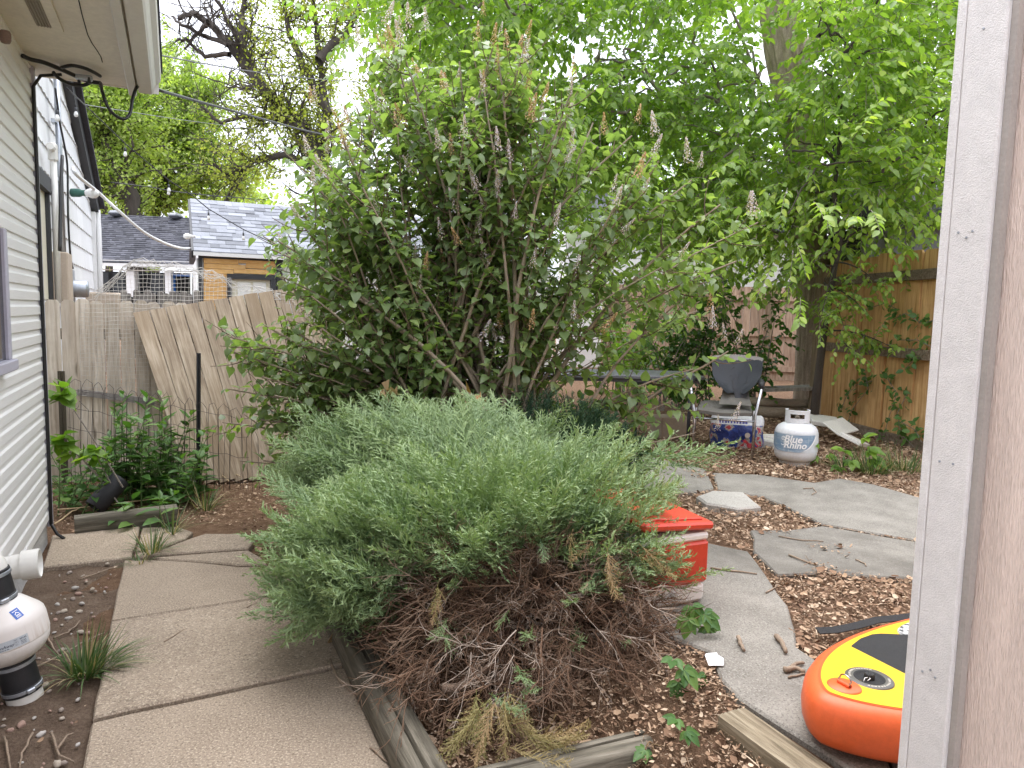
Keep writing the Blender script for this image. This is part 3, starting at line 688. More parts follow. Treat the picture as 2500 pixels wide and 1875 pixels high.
for k, s_ in enumerate(sh):
    o = s_.build('roof_shingles', paint('dark_shingle_tone', (.035+.012*k, .036+.012*k, .045+.014*k), .9, .25, 8, .3), roof)
    for i, v in enumerate(o.data.vertices): v.co = v.co-dh.location
    o['kind'] = 'stuff'
for (x, y) in ((274, 522), (420, 528)):
    dbox('roof_vent', x-13, y-10, x+13, y+4, DD+1.9, .35, paint('vent_metal', (.2, .21, .23), .4, .1, 4, 0, metal=.5), roof, .05)
dbox('eave_board', 195, 640, 560, 656, DD-.16, .06, m_white, dh); dbox('eave_lip', 195, 634, 560, 641, DD-.2, .08, m_white, dh)
dbox('porch_beam', 195, 657, 560, 664, DD, .2, m_soffit, dh)
for (x0_, x1_) in ((228, 233), (307, 329), (402, 418)): dbox('porch_column', x0_, 662, x1_, 725, DD, .15, m_white, dh)
wn_ = dbox('window', 234, 664, 305, 720, DD+.35, .05, m_glass_d, dh); dbox('sill', 234, 715, 306, 720, DD+.25, .08, m_white, wn_)
wn_ = dbox('window', 331, 664, 400, 720, DD+.35, .05, m_glass_d, dh)
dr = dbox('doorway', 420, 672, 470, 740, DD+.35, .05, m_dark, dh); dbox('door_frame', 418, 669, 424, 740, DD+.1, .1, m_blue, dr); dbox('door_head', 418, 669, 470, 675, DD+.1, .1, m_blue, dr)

# ================================================================== SHED WITH PALE ROOF
SD = 11.3
sh_ = thing('garden_shed', 'white shed with pale grey shingle roof and new pine cladding', 'shed', Vector((A(560, 700, SD).x, SD, 0)))
SL = A(473, 612, SD-.3).dot(HD)+.15; RSH = Matrix((RT, HD, Vector((0, 0, 1)))).transposed()
def sbox(name, x0, y0, x1, y1, d, th, mat, parent=None, bev=0):
    a, c = on_lon(x0, y0, SL+d), on_lon(x1, y1, SL+d); b = MB(); z0_, z1_ = a.z, on_lon(x0, y1, SL+d).z; ctr = (a+c)/2+HD*th/2; ctr.z = (z0_+z1_)/2; b.box(ctr-sh_.location, (abs((c-a).dot(RT)), th, abs(z1_-z0_)), RSH, bev); return b.build(name, mat, parent or sh_)
e0 = on_lon(473, 612, SL-.15); e1 = e0+RT*((on_lon(1345, 640, SL-.15)-e0).dot(RT)); g0 = e0+HD*1.75; g0.z = on_lon(462, 487, SL+1.6).z; g1 = g0+(e1-e0)
wallx1 = 1345
sbox('wall', 480, 630, wallx1, 1000, .0, 2.6, m_white)
# lap siding on the white part
zt_ = on_lon(700, 636, SL).z; zb_ = .1; k = int((zt_-zb_)/.19)
for i in range(k):
    z = zb_+i*.19; qa, qb = on_lon(690, 700, SL-.012), on_lon(wallx1, 700, SL-.012)
    b = MB(); b.box(Vector(((qa.x+qb.x)/2, (qa.y+qb.y)/2, z+.095)), ((qb-qa).dot(RT), .018, .186), RSH @ Matrix.Rotation(.06, 3, 'X')); b.build('siding_board', m_white, sh_, world=True)
b = MB(); b.add([e0, e1, g1, g0, e0-Vector((0, 0, .06)), e1-Vector((0, 0, .06)), g1-Vector((0, 0, .06)), g0-Vector((0, 0, .06)), g0+HD*1.9+Vector((0, 0, -1.0)), g1+HD*1.9+Vector((0, 0, -1.0))], [(0, 1, 2, 3), (7, 6, 5, 4), (4, 5, 1, 0), (0, 3, 7, 4), (3, 2, 9, 8), (1, 5, 6, 2)])
rf = b.build('roof', m_roofl, sh_, world=True)
rowsl = 14; cnt = 0; rest = MB()
for j in range(rowsl):
    v0, v1 = j/rowsl, (j+1)/rowsl; x = rng.uniform(-.15, 0); XL = (e1-e0).length
    while x < XL:
        x2 = min(XL, x+rng.uniform(.10, .34)); xa = max(0, x)
        z = rng.uniform(.008, .022)
        p0, p1 = Vector((xa, 0, 0)), Vector((x2-.004, 0, 0))
        def rp_(xx, v, dz): q = e0.lerp(g0, v)+RT*xx; return Vector((q.x, q.y, q.z+dz))
        q = [rp_(xa, v0-.012, z), rp_(x2-.003, v0-.012, z), rp_(x2-.003, v1+.02, .003), rp_(xa, v1+.02, .003), rp_(xa, v0-.012, .0), rp_(x2-.003, v0-.012, .0)]
        fs = [(0, 1, 2, 3), (4, 5, 1, 0), (0, 3, 4), (1, 5, 2)]
        px = project(q[0])[0]
        if px < 800 and cnt < 300:
            b = MB(); b.add(q, fs); o = b.build('shingle', m_roofl, rf); cnt += 1
            for v in o.data.vertices: v.co = v.co-sh_.location
        else: rest.add(q, fs)
        x = x2
o = rest.build('roof_shingles', m_roofl, rf); o['kind'] = 'stuff'
for v in o.data.vertices: v.co = v.co-sh_.location
sbox('fascia', 472, 613, wallx1, 623, -.17, .04, m_white)
# gable end facing left with white boards
b = MB(); ww = e0+RT*.08+HD*.15; b.add([(ww.x, ww.y, 0), (ww.x, ww.y, e0.z), tuple(g0+RT*.08-Vector((0, 0, .1))), tuple(ww+HD*2.6-Vector((0, 0, ww.z)))], [(0, 1, 2, 3)]); b.build('gable_wall', m_white, sh_, world=True)
b = MB(); b.bar(e0-Vector((.02, 0, .05)), g0-Vector((.02, 0, .05)), .03, .12); b.build('rake_board', m_char, sh_, world=True)
sbox('dark_board', 484, 624, 690, 629, -.06, .05, m_char); sbox('dark_board', 484, 629, 496, 760, -.06, .05, m_char)
for i, (y0, y1) in enumerate(((629.6, 642), (642.6, 654.6), (655.2, 667), (667.6, 687))):
    if i < 3:
        sp = [582, 600, 570][i]; sbox('pine_board', 497, y0, sp, y1, -.04, .03, m_orange, bev=.004); sbox('pine_board', sp+.6, y0, 672, y1, -.04, .03, m_orange, bev=.004)
    else: sbox('pine_board', 497, y0, 555, y1, -.04, .03, m_orange, bev=.004)
for i in range(6): sbox('pine_board', 497, 687.6+i*11.6, 555, 698.6+i*11.6, -.04, .03, m_orange, bev=.004)
sbox('dark_board', 555, 668, 674, 680, -.09, .05, m_char); sbox('dark_board', 555, 680, 566, 780, -.09, .05, m_char); sbox('dark_board', 661, 680, 674, 780, -.09, .05, m_char); sbox('dark_board', 674, 629, 690, 780, -.05, .04, m_char)
dr = sbox('door', 566, 680, 661, 860, -.03, .03, m_cream)
sbox('panel_moulding', 580, 689, 612, 730, -.045, .015, m_white, dr); sbox('panel_moulding', 618, 689, 650, 730, -.045, .015, m_white, dr)
b = MB(); q = A(650, 688, SD-.05)
bl = thing('light_bulb', 'frosted bulb on the shed gable edge', 'bulb', A(460, 577, SD-.35)); b = MB(); b.lathe([(0, -.07), (.03, -.065), (.045, -.03), (.045, 0), (.02, .05), (.02, .1), (0, .1)], 12, R=Matrix.Rotation(math.pi/2, 3, 'Y')); b.build('globe', m_bulb, bl, True)
st = thing('white_stake', 'white metal rods standing by the shed corner', 'stake', A(476, 860, 9.6))
for x in (467, 481):
    b = MB(); b.tube([A(x, 668, 9.6), A(x, 860, 9.6)], .012, 6); b.build('rod', m_white, st, True, world=True)

# ================================================================== WIRE NETTING over the left fence
m_wire = paint('netting_wire', (.55, .52, .47), .5, .2, 10, 0)
tp = [(200, 750), (230, 715), (262, 690), (300, 655), (330, 636), (352, 631), (400, 640), (470, 652), (520, 662), (560, 680), (620, 697), (690, 716), (740, 728)]
def topy(x):
    for (a, b_) in zip(tp, tp[1:]):
        if a[0] <= x <= b_[0]: return a[1]+(b_[1]-a[1])*(x-a[0])/(b_[0]-a[0])
    return 740
net = MB(); zf = FD-.06
def npnt(x, y, ph=0):
    bulge = .10*mnoise.noise((x*.012, y*.012, 5)); hump = -.25*max(0, (735-y)/100)
    return on_lon(x+5*mnoise.noise((x*.02, y*.03, 8)), y+4*mnoise.noise((x*.03, y*.02, 3)), zf-.02+bulge*.4+(.12 if y < 735 else 0)*0-hump*.3)
x = 196.0
while x < 735:
    yb = 975 if x < 392 else 760
    y = topy(x); pts = []
    while y < yb: pts.append(npnt(x, y)); y += 22
    if len(pts) > 1: net.tube(pts, .0017, 3, False)
    x += 10.2
y = 640.0
while y < 975:
    pts = []; x = 196.0
    while x < (392 if y > 760 else 735):
        if topy(x) <= y+3: pts.append(npnt(x, y))
        elif len(pts) > 1: net.tube(pts, .0017, 3, False); pts = []
        else: pts = []
        x += 20.4
    if len(pts) > 1: net.tube(pts, .0017, 3, False)
    y += 10.2
for k in range(9):   # bunched strands at the top edge
    pts = [npnt(x_, topy(x_)+rng.uniform(-4, 26)) for x_ in range(230, 700, 24)]; net.tube(pts, .0024, 3, False)
tag(net.build('wire_netting', m_wire), 'crumpled square wire netting draped over the left fence', 'netting')

# ================================================================== STAKES AND ORNAMENTAL WIRE FENCE
def stake(px0, py0, px1, py1, z, r, mat, label, name='garden_stake'):
    b_ = G(px1, py1, z); t = A(px0, py0, b_.y); b = MB(); d = (t-b_)
    b.bar(b_-d*.05, t, r*2, r*1.2, (0, 1, 0)); b.bar(b_-d*.05+Vector((0, -r*.7, 0)), t+Vector((0, -r*.7, 0)), r*.6, r, (0, 1, 0))
    tag(b.build(name, mat), label, 'stake')
stake(485, 862, 484, 1205, -.02, .014, m_black, 'black metal stake standing before the leaning fence panel')
stake(149, 906, 159, 1178, -.03, .022, paint('green_brown_post', (.075, .062, .04), .7, .3, 8, .2), 'dark green brown stake at the left end of the weeds')
m_rust = paint('rusty_wire', (.05, .036, .03), .6, .2, 9, 0)
wf = thing('wire_border_fence', 'low rusty wire border fence with arched tops in the weeds', 'fence', G(350, 1190, -.03)); b = MB()
def wf_pt(x, y): return on_lon(x, y, FD-.95)
i = 0; x = 170.0
while x < 600:
    ty = 925+(x-170)*.17+3*math.sin(x); by = 1195
    for (dx, hh) in ((0, 0), (14, 55)):
        pts = [wf_pt(x+dx, by), wf_pt(x+dx, ty+hh+22), wf_pt(x+dx+4, ty+hh+9), wf_pt(x+dx+13, ty+hh), wf_pt(x+dx+22, ty+hh+9), wf_pt(x+dx+26, ty+hh+22), wf_pt(x+dx+26, by)]
        if dx and i % 3: continue
        pts = [p+jit(.012) for p in pts]
        b.tube(pts, .0019, 4, False)
    x += 28; i += 1
for dy in (25, 70, 120, 180):
    b.tube([wf_pt(x_, 925+(x_-170)*.17+dy+3*math.sin(x_*.1)) for x_ in range(165, 620, 26)], .0017, 4, False)
b.build('wire', m_rust, wf, True, world=True)

# ================================================================== RIGHT HONEY FENCE
fa, fb = G(2004, 1026, PZ), G(2261, 1098, PZ); fdir = (fb-fa).normalized(); fz = 2.08
fa2 = fa; nB = 8; pit = (fb-fa).length/nB
rf_ = thing('wooden_fence', 'honey brown board fence behind the propane tank', 'fence', (fa.x, fa.y, terr(fa.x, fa.y)), math.atan2(fdir.y, fdir.x))
ztopR = A(2290, 600, 6.7).z-rf_.location.z
bR = [dogear(pit*.955, ztopR, .022, .03, 'board', m_fence_r), dogear(pit*.945, ztopR-.02, .022, .03, 'board', m_fence_r)]
for i in range(nB+5): link('board', bR[i % 2], rf_, (pit*(i+.5), (.010 if i % 2 else -.006), rng.uniform(-.01, .01)), (0, 0, rng.uniform(-.03, .03)))
for i in range(nB+5): link('board', bR[(i+1) % 2], rf_, (pit*(i+1), .062, rng.uniform(-.01, .01)), (0, 0, rng.uniform(-.02, .02)))  # rear boards added to block light behind the gaps so they look dark
Lr = pit*(nB+5)
def nearside(): return -1
zu = A(2290, 665, 6.6).z-rf_.location.z; zl = A(2255, 868, 6.7).z-rf_.location.z
for z, nm in ((zu, 'rail'), (zl, 'rail'), (.05, 'rail')):
    b = MB(); b.box((Lr/2-.0, -.035, z), (Lr+.05, .045, .10), None, .004); o = b.build(nm, m_rail_r, rf_); o.rotation_euler = (0, 0, 0)
b = MB(); b.box((-.10, -.02, ztopR/2-.05), (.13, .13, ztopR-.1), None, .008); b.build('post', m_post_r, rf_)
# back fence
bD = 14.5
bf = thing('back_fence', 'pinkish tan board fence far behind the table and chair', 'fence', Vector((A(1640, 850, bD).x, bD, terr(A(1640, 850, bD).x, bD))))
xa, xb = A(1480, 700, bD).x, A(1990, 700, bD).x; zt_ = A(1700, 697, bD).z-bf.location.z
bb = dogear(.135, zt_, .02, .0, 'board', m_fence_b); i = 0; x = xa
while x < xb: link('board', bb, bf, (x-bf.location.x, rng.uniform(-.006, .006), rng.uniform(-.015, .01))); x += .142; i += 1
for z in (zt_*.88, zt_*.5, zt_*.12):
    b = MB(); b.box(((xa+xb)/2-bf.location.x, -.03, z), (xb-xa, .04, .10)); b.build('rail', m_fence_b, bf)
for px in (1705, 1500, 1880):
    b = MB(); b.box((A(px, 700, bD).x-bf.location.x, -.05, zt_/2+.02), (.11, .10, zt_+.04)); b.build('post', m_post_r, bf)
# grey building beyond the honey fence
gb = thing('grey_outbuilding', 'grey outbuilding with dark eave behind the honey brown fence', 'building', (A(2250, 600, 8.6).x, 8.6, 0))
m_gw = paint('grey_wall', (.20, .215, .235), .8, .1, 3, .1)
for i in range(14):
    x0_ = A(2110, 550, 8.6).x+i*.3; b = MB(); b.box((x0_+.15, 8.62, A(2200, 552, 8.6).z/2), (.292, .03, A(2200, 552, 8.6).z)); b.build('wall_panel', m_gw, gb, world=True)
b = MB(); b.box((A(2110, 550, 8.6).x+2.1, 9.4, A(2200, 552, 8.6).z/2), (4.2, 1.4, A(2200, 552, 8.6).z-.02)); b.build('wall', m_char, gb, world=True)
zz_ = A(2200, 552, 8.3).z; b = MB(); b.add([(A(2090, 550, 8.3).x, 8.3, zz_), (A(2090, 550, 8.3).x+4.6, 8.3, zz_), (A(2090, 550, 8.3).x+4.6, 11, zz_+1.0), (A(2090, 550, 8.3).x, 11, zz_+1.0), (A(2090, 550, 8.3).x, 8.3, zz_+.16), (A(2090, 550, 8.3).x+4.6, 8.3, zz_+.16), (A(2090, 550, 8.3).x+4.6, 11, zz_+1.16), (A(2090, 550, 8.3).x, 11, zz_+1.16)], [(0, 1, 2, 3), (7, 6, 5, 4), (0, 4, 5, 1), (0, 3, 7, 4), (1, 5, 6, 2), (3, 2, 6, 7)]); b.build('roof', m_char, gb, world=True)
# pale house far behind the lilac on the right
wh = thing('far_house', 'white house seen through the lilac above the back fence', 'house', (A(1500, 760, 17).x, 17, 0))
b = MB(); xa, xb = A(1380, 700, 17).x, A(1960, 700, 17).x; zt_ = A(1600, 560, 17).z
b.box(((xa+xb)/2, 18.5, zt_/2), (xb-xa, 2.9, zt_)); b.build('wall', m_white, wh, world=True)
i = 0
while .3+i*.2 < zt_-.1:
    b = MB(); b.box(((xa+xb)/2, 17.03, .3+i*.2), (xb-xa, .02, .19), Matrix.Rotation(.08, 3, 'X')); b.build('siding_board', m_white, wh, world=True); i += 1
b = MB(); b.add([(xa-.2, 16.7, zt_), (xb+.2, 16.7, zt_), (xb+.2, 19, zt_+1.2), (xa-.2, 19, zt_+1.2), (xa-.2, 16.7, zt_-.1), (xb+.2, 16.7, zt_-.1)], [(0, 1, 2, 3), (4, 5, 1, 0)]); b.build('roof', m_roofd, wh, world=True)

# ================================================================== RIGHT NEAR WALL CORNER
KX = A(2205, 1875, 1.32); KX = Vector((KX.x, KX.y, PZ)); KRZ = math.atan2(-HD.y, -HD.x)
kw = thing('garage_wall', 'pinkish textured wall with white corner trim at the right edge', 'wall', KX, KRZ)
# local: x toward camera, y = RT (into wall), face looks toward -y
KH = 2.9
b = MB(); b.box((2.05, .06, KH/2), (3.94, .08, KH)); b.build('wall_panel', m_stucco, kw)
b = MB()
for i in range(12):
    x = .33+i*.30; b.box((x, .019, KH/2), (.012, .006, KH-.02))
b.build('groove', paint('groove_shadow', (.50, .38, .31), .9, .2, 20, .3, stretch=(1, 1, .1)), kw)
b = MB(); b.box((.012+.0355, .0, KH/2), (.071, .022, KH), None, .003); b.build('corner_trim', m_trimw, kw)
b = MB(); b.box((.004, .05, KH/2), (.0165, .125, KH), None, .002); b.build('return_trim', m_trimw, kw)
b = MB(); b.box((.089, .008, KH/2), (.011, .018, KH)); b.build('caulk_bead', paint('caulk', (.42, .38, .34), .8, .1, 10, .2), kw)
b = MB(); b.box((1.0, 2.0, KH/2), (1.9, 3.8, KH-.05)); b.build('end_wall', m_stucco, kw)
for i, z in enumerate((.15, .55, .56, .95, 1.35, 1.36, 1.7)):
    for dx in ((.03, .055) if i % 2 else (.045,)):
        b = MB(); b.lathe([(.0022, 0), (.002, .0012), (0, .0015)], 8, (dx, -.011, z), Matrix.Rotation(math.pi/2, 3, 'X')); b.build('nail_head', m_galv, kw)
# ================================================================== TEXT
def text_mesh(body, size, extr=.0, shear=0.0, bold=0.0, align='CENTER'):
    c = bpy.data.curves.new('lettering', 'FONT'); c.body = body; c.size = size; c.extrude = extr; c.shear = shear; c.offset = bold; c.align_x = align; c.align_y = 'CENTER'; c.resolution_u = 3
    o = bpy.data.objects.new('lettering', c); me = bpy.data.meshes.new_from_object(o); bpy.data.objects.remove(o); return me
def bars_mesh(w_, h_, n, gap=.3):
    b = MB(); x = -w_/2; k = random.Random(int(w_*1e5)+n)
    for i in range(n):
        ww = w_/n*k.uniform(.5, .95); b.add([(x, -h_/2, 0), (x+ww*(1-gap*.3), -h_/2, 0), (x+ww*(1-gap*.3), h_/2, 0), (x, h_/2, 0)], [(0, 1, 2, 3)]); x += w_/n
    return b.mesh('print')
# ================================================================== RADON FAN (left edge)
fanD = 2.55
FB = A(14, 1540, fanD); lean = Matrix.Rotation(math.radians(-10), 3, 'Y') @ Matrix.Rotation(math.radians(4), 3, 'X')
m_fan = paint('aged_white_plastic', (.72, .69, .65), .45, .08, 4, .06)
# rain streak stain along the rim
def fanmat():
    m, n, l, b = _nt('streaked_plastic'); v = _coord(n, l, (14, 14, 1.2), False); f = _noise(n, l, v, 3, 5, .7)
    v2 = _coord(n, l, (1, 1, 1), False); sx = n.new('ShaderNodeSeparateXYZ'); l.new(v2, sx.inputs[0])
    mr = n.new('ShaderNodeMapRange'); mr.inputs[1].default_value = -.05; mr.inputs[2].default_value = .045; mr.inputs[3].default_value = 1; mr.inputs[4].default_value = 0; l.new(sx.outputs['Z'], mr.inputs[0])
    st = _ramp(n, l, f, [(.5, (0, 0, 0)), (.68, (.75,)*3)]); mu = _mix(n, l, 1.0, st, mr.outputs[0], 'MULTIPLY')
    col = _mix(n, l, mu, (.74, .70, .66), (.42, .31, .22)); l.new(col, b.inputs['Base Color']); b.inputs['Roughness'].default_value = .4; return m
m_fan2 = fanmat()
fan = thing('radon_fan', 'white radon exhaust fan with black rubber couplings beside the house wall', 'fan', FB)
fan.rotation_euler = lean.to_euler()
def fl_(prof, name, mat, n=40, parent=None): b = MB(); b.lathe(prof, n); return b.build(name, mat, parent or fan, auto=35)
S_ = .97
def sc_(p): return [(r*S_, z*S_) for r, z in p]
body = fl_(sc_([(.066, .122), (.082, .114), (.128, .064), (.137, .050), (.140, .032), (.140, .0), (.140, -.030), (.139, -.034)]), 'upper_shell', m_fan2)
fl_(sc_([(.139, -.034), (.137, -.036), (.137, -.042), (.132, -.064), (.112, -.090), (.085, -.108), (.066, -.116)]), 'lower_shell', m_fan, parent=None)
for (za, zb, nm) in ((.115, .245, 'coupling'), (-.255, -.115, 'coupling')):
    cpl = fl_(sc_([(.0, zb), (.062, zb), (.0665, zb-.003), (.0665, zb-.028), (.064, zb-.030), (.0645, (za+zb)/2), (.064, za+.03), (.0665, za+.028), (.0665, za+.003), (.062, za)]), nm, m_black)
    for zc2 in (za+.018, zb-.018):
        cl = fl_(sc_([(.0668, zc2-.007), (.0688, zc2-.006), (.0688, zc2+.006), (.0668, zc2+.007)]), 'clamp', m_galv, parent=cpl)
    b = MB(); b.box((.069*S_*math.cos(-.55), .069*S_*math.sin(-.55), (za+.018)*S_), (.03, .016, .015), Matrix.Rotation(-.55+math.pi/2, 3, 'Z'), .003); b.build('clamp_screw', m_galv, cpl)
fl_(sc_([(0, .33), (.03, .322), (.05, .30), (.06, .27), (.062, .235), (.060, .23)]), 'top_cap', m_pvc)
wdir = -RT; b = MB(); b.tube([Vector((0, 0, -.235))]+[Vector((0, 0, -.27))+wdir*.075*(1-math.cos(t_))+Vector((0, 0, -.075*math.sin(t_))) for t_ in [math.pi/2*q_/8 for q_ in range(9)]]+[wdir*.26+Vector((0, 0, -.345))], .060, 20); b.build('lower_elbow', m_pvc, fan, auto=40)
# flanged stub behind
sp0 = fan.location+Vector((.02, .28, .18))
stub = thing('pvc_stub', 'white flanged pipe stub poking out behind the radon fan', 'pipe', A(30, 1385, fanD+.55))
R_ = frame(RT+Vector((0, 0, .06))); b = MB(); b.lathe([(.050, -.17), (.050, .035), (.066, .038), (.066, .105), (.060, .107), (.056, .09), (.054, .0)], 24, R=R_ @ Matrix.Rotation(math.pi/2, 3, 'Y')); b.build('pipe', m_pvc, stub, auto=35)
# wiring box on the shell
b = MB(); b.box((-.062, -.118, .02), (.075, .05, .11), None, .012); wb = b.build('wiring_box', m_fan, fan)
b = MB(); b.lathe([(0, .006), (.016, .005), (.018, 0)], 14, (-.07, -.143, .0), Matrix.Rotation(math.pi/2, 3, 'X')); b.build('grommet', m_black, wb)
# curved stickers
def wrap(me, rfun, ang0, z0, rot=0.0):
    cr, sr = math.cos(rot), math.sin(rot)
    for v in me.vertices:
        x, y, e = v.co; x, y = x*cr-y*sr, x*sr+y*cr; z = z0+y; r = rfun(z)+.0012+e; a = ang0+x/max(r, .02)
        v.co = (r*math.cos(a), r*math.sin(a), z)
    me.update()
shell = sc_([(.066, .122), (.082, .114), (.128, .064), (.137, .050), (.140, .032), (.140, .0), (.140, -.030), (.139, -.034)])
def rsh(z):
    for (r1, z1), (r2, z2) in zip(shell, shell[1:]):
        if z2 <= z <= z1: return r1+(r2-r1)*(z1-z)/(z1-z2)
    return shell[-1][0]
def rect_mesh(w_, h_, k=10, q=6):
    b = MB(); V = [(-w_/2+w_*i/k, -h_/2+h_*j/q, 0) for j in range(q+1) for i in range(k+1)]; b.add(V, [(j*(k+1)+i, j*(k+1)+i+1, (j+1)*(k+1)+i+1, (j+1)*(k+1)+i) for j in range(q) for i in range(k)]); return b.mesh('sticker')
m_sb = paint('sticker_blue', (.02, .10, .42), .4, .05, 5, 0); m_sg = paint('label_grey', (.48, .52, .55), .4, .04, 5, 0); m_ink = paint('label_ink', (.03, .04, .07), .5, .1, 5, 0); m_print = paint('print_white', (.85, .85, .85), .5, .03, 5, 0)
me = rect_mesh(.030, .030); wrap(me, rsh, math.radians(-27), .082*S_, .12); me.materials.append(m_sb); s1 = link('sticker', me, fan)
b = MB(); b.add([(-.009, -.001, .0008), (.0, .006, .0008), (.009, -.001, .0008), (.006, -.001, .0008), (.0, .0035, .0008), (-.006, -.001, .0008)], [(0, 5, 4, 1), (1, 4, 3, 2)])
for i in range(4): b.add([(-.007+i*.0042, -.003, .0008), (-.0045+i*.0042, -.003, .0008), (-.0045+i*.0042, -.0068, .0008), (-.007+i*.0042, -.0068, .0008)], [(0, 3, 2, 1)])
for i in range(4): b.add([(-.007+i*.0042, -.008, .0008), (-.0045+i*.0042, -.008, .0008), (-.0045+i*.0042, -.011, .0008), (-.007+i*.0042, -.011, .0008)], [(0, 3, 2, 1)])
b.add([(-.010, .010, .0008), (.010, .010, .0008), (.010, .0085, .0008), (-.010, .0085, .0008)], [(0, 3, 2, 1)])
me = b.mesh('house_mark'); wrap(me, rsh, math.radians(-27), .082*S_, .12); me.materials.append(m_print); link('house_mark', me, s1)
me = rect_mesh(.125, .034, 16, 4); wrap(me, rsh, math.radians(-52), -.012*S_, 0.0); me.materials.append(m_sg); s2 = link('sticker', me, fan)
for (body_, sz, x, y, sh_r) in (('RadonAway', .015, -.022, -.002, .25), ('RP145', .0085, .046, .008, 0), ('27', .006, .022, .001, 0), (5, (.012, .0016), .022, .011, 0), (4, (.018, .0022), .046, .0, 0), (5, (.018, .0018), .046, -.005, 0), (4, (.018, .0018), .046, -.010, 0), (7, (.05, .002), -.026, -.012, 0), (4, (.012, .0014), .022, -.009, 0)):
    me = text_mesh(body_, sz, 0, sh_r, .0001) if isinstance(body_, str) else bars_mesh(sz[0], sz[1], body_)
    for v in me.vertices: v.co.x += x; v.co.y += y; v.co.z = .0008
    wrap(me, rsh, math.radians(-52), -.012*S_, 0); me.materials.clear(); me.materials.append(m_ink); link('lettering', me, s2)
b = MB()
b.add([(.022+r*math.cos(a), .001+r*math.sin(a), .0008) for a in [2*math.pi*i/20 for i in range(20)] for r in (.006, .0066)], [(2*i, 2*((i+1) % 20), 2*((i+1) % 20)+1, 2*i+1) for i in range(20)])
me = b.mesh('ring_mark'); wrap(me, rsh, math.radians(-52), -.012*S_, 0); me.materials.append(m_ink); link('ring_mark', me, s2)

# ================================================================== COOLER
m_red = paint('red_plastic', (.56, .055, .028), .4, .1, 4, .03); m_cw = paint('cooler_white', (.72, .71, .69), .5, .06, 5, .05)
cc = G(1727, 1470, PZ)   # near right bottom corner
cool = thing('red_cooler', 'red picnic cooler with white rim and ajar lid behind the juniper', 'cooler', cc, HRZ)
# local: x toward camera, y right; box spans x -.50..0, y -.33..0
W_, L_, Hc = .36, .50, .325
b = MB(); b.box((-L_/2, -W_/2, .045), (L_-.012, W_-.012, .09), None, .02); b.build('base', m_cw, cool)
b = MB(); b.box((-L_/2, -W_/2, .18), (L_, W_, .185), None, .014); b.build('body', m_red, cool)
b = MB(); b.box((-L_/2, -W_/2, .288), (L_-.006, W_-.006, .034), None, .010); b.build('rim', m_cw, cool)
b = MB(); b.box((0, 0, .012), (L_+.012, W_+.014, .034), None, .010); b.box((0, 0, .033), (L_-.06, W_-.06, .012), None, .004)
lid = b.build('lid', m_red, cool); lid.matrix_basis = Matrix.Translation((-L_/2+.0, -W_/2+.004, .346)) @ Matrix.Rotation(math.radians(-5), 4, 'X') @ Matrix.Rotation(math.radians(3), 4, 'Y') @ Matrix.Rotation(math.radians(2.5), 4, 'Z')
b = MB(); hp = [(-.1, .0, .16), (-.1, .012, .13), (-.16, .02, .12), (-.34, .02, .12), (-.4, .012, .13), (-.4, .0, .16)]; b.tube(hp, .009, 8); b.build('handle', m_cw, cool, True)
b = MB(); b.lathe([(0, .02), (.014, .02), (.016, .0)], 12, (0, -W_/2, .06), Matrix.Rotation(math.pi/2, 3, 'Y')); b.build('drain_plug', m_cw, cool, True)

# ================================================================== PADDLE BOARD
m_or = paint('orange_rail_pvc', (.75, .13, .035), .42, .1, 60, .10); m_ye = paint('yellow_deck', (.85, .52, .02), .42, .06, 5, .03); m_eva = paint('black_deck_pad', (.022, .022, .023), .8, .2, 40, .5)
ax = Vector((.906, .423, 0)).normalized(); yb_ = Vector((-ax.y, ax.x, 0)); nb0 = Vector((.9006, 1.9046, 0))
bx = thing('paddle_board', 'inflatable paddle board with orange sides, yellow deck and black pad on the patio', 'paddle board', (nb0.x, nb0.y, PZ), math.atan2(ax.y, ax.x))
TH = .15; LB = 2.9
def deckhw(s):
    t = min(1, max(0, s/.72)); w_ = .272*(1-(1-t)**2.3)**.7
    return w_*(1 if s < LB-.5 else max(.02, 1-((s-LB+.5)/.5)**2.2*.55))
sl_ = [LB*(k/60)**2.2 for k in range(61)]
cont = [(s, -deckhw(s)) for s in reversed(sl_)]+[(s, deckhw(s)) for s in sl_[1:]]
def offs(c, o):
    out = []; n = len(c)
    for i in range(n):
        a, b_ = Vector(c[i-1]), Vector(c[(i+1) % n]); t = (b_-a).normalized(); out.append((c[i][0]+t.y*-o*-1*(-1), c[i][1]+t.x*o*(1)*(1)) if False else (c[i][0]-t.y*o, c[i][1]+t.x*o))
    return out
def rocker(s): return .022*max(0, 1-s/.7)**2
sgn = -1 if Vector(offs(cont, .01)[60]).x > cont[60][0] else 1
def ringpts(o, z): return [(x, y, z+rocker(x)) for x, y in offs(cont, o*sgn)]
rings = [(-.004, TH+.0), (.008, TH-.0005), (.022, TH-.006), (.035, TH-.018), (.045, TH-.038), (.049, TH*.5), (.046, .045), (.037, .022), (.022, .007), (.0, .001), (-.03, .0)]
V = []; F_ = []; n = len(cont)
for (o, z) in rings: V += ringpts(o, z)
for k in range(len(rings)-1):
    for i in range(n): F_.append((k*n+i, k*n+(i+1) % n, (k+1)*n+(i+1) % n, (k+1)*n+i))
F_.append(tuple((len(rings)-1)*n+i for i in range(n)))
b = MB(); b.add(V, F_); b.build('hull', m_or, bx, auto=50)
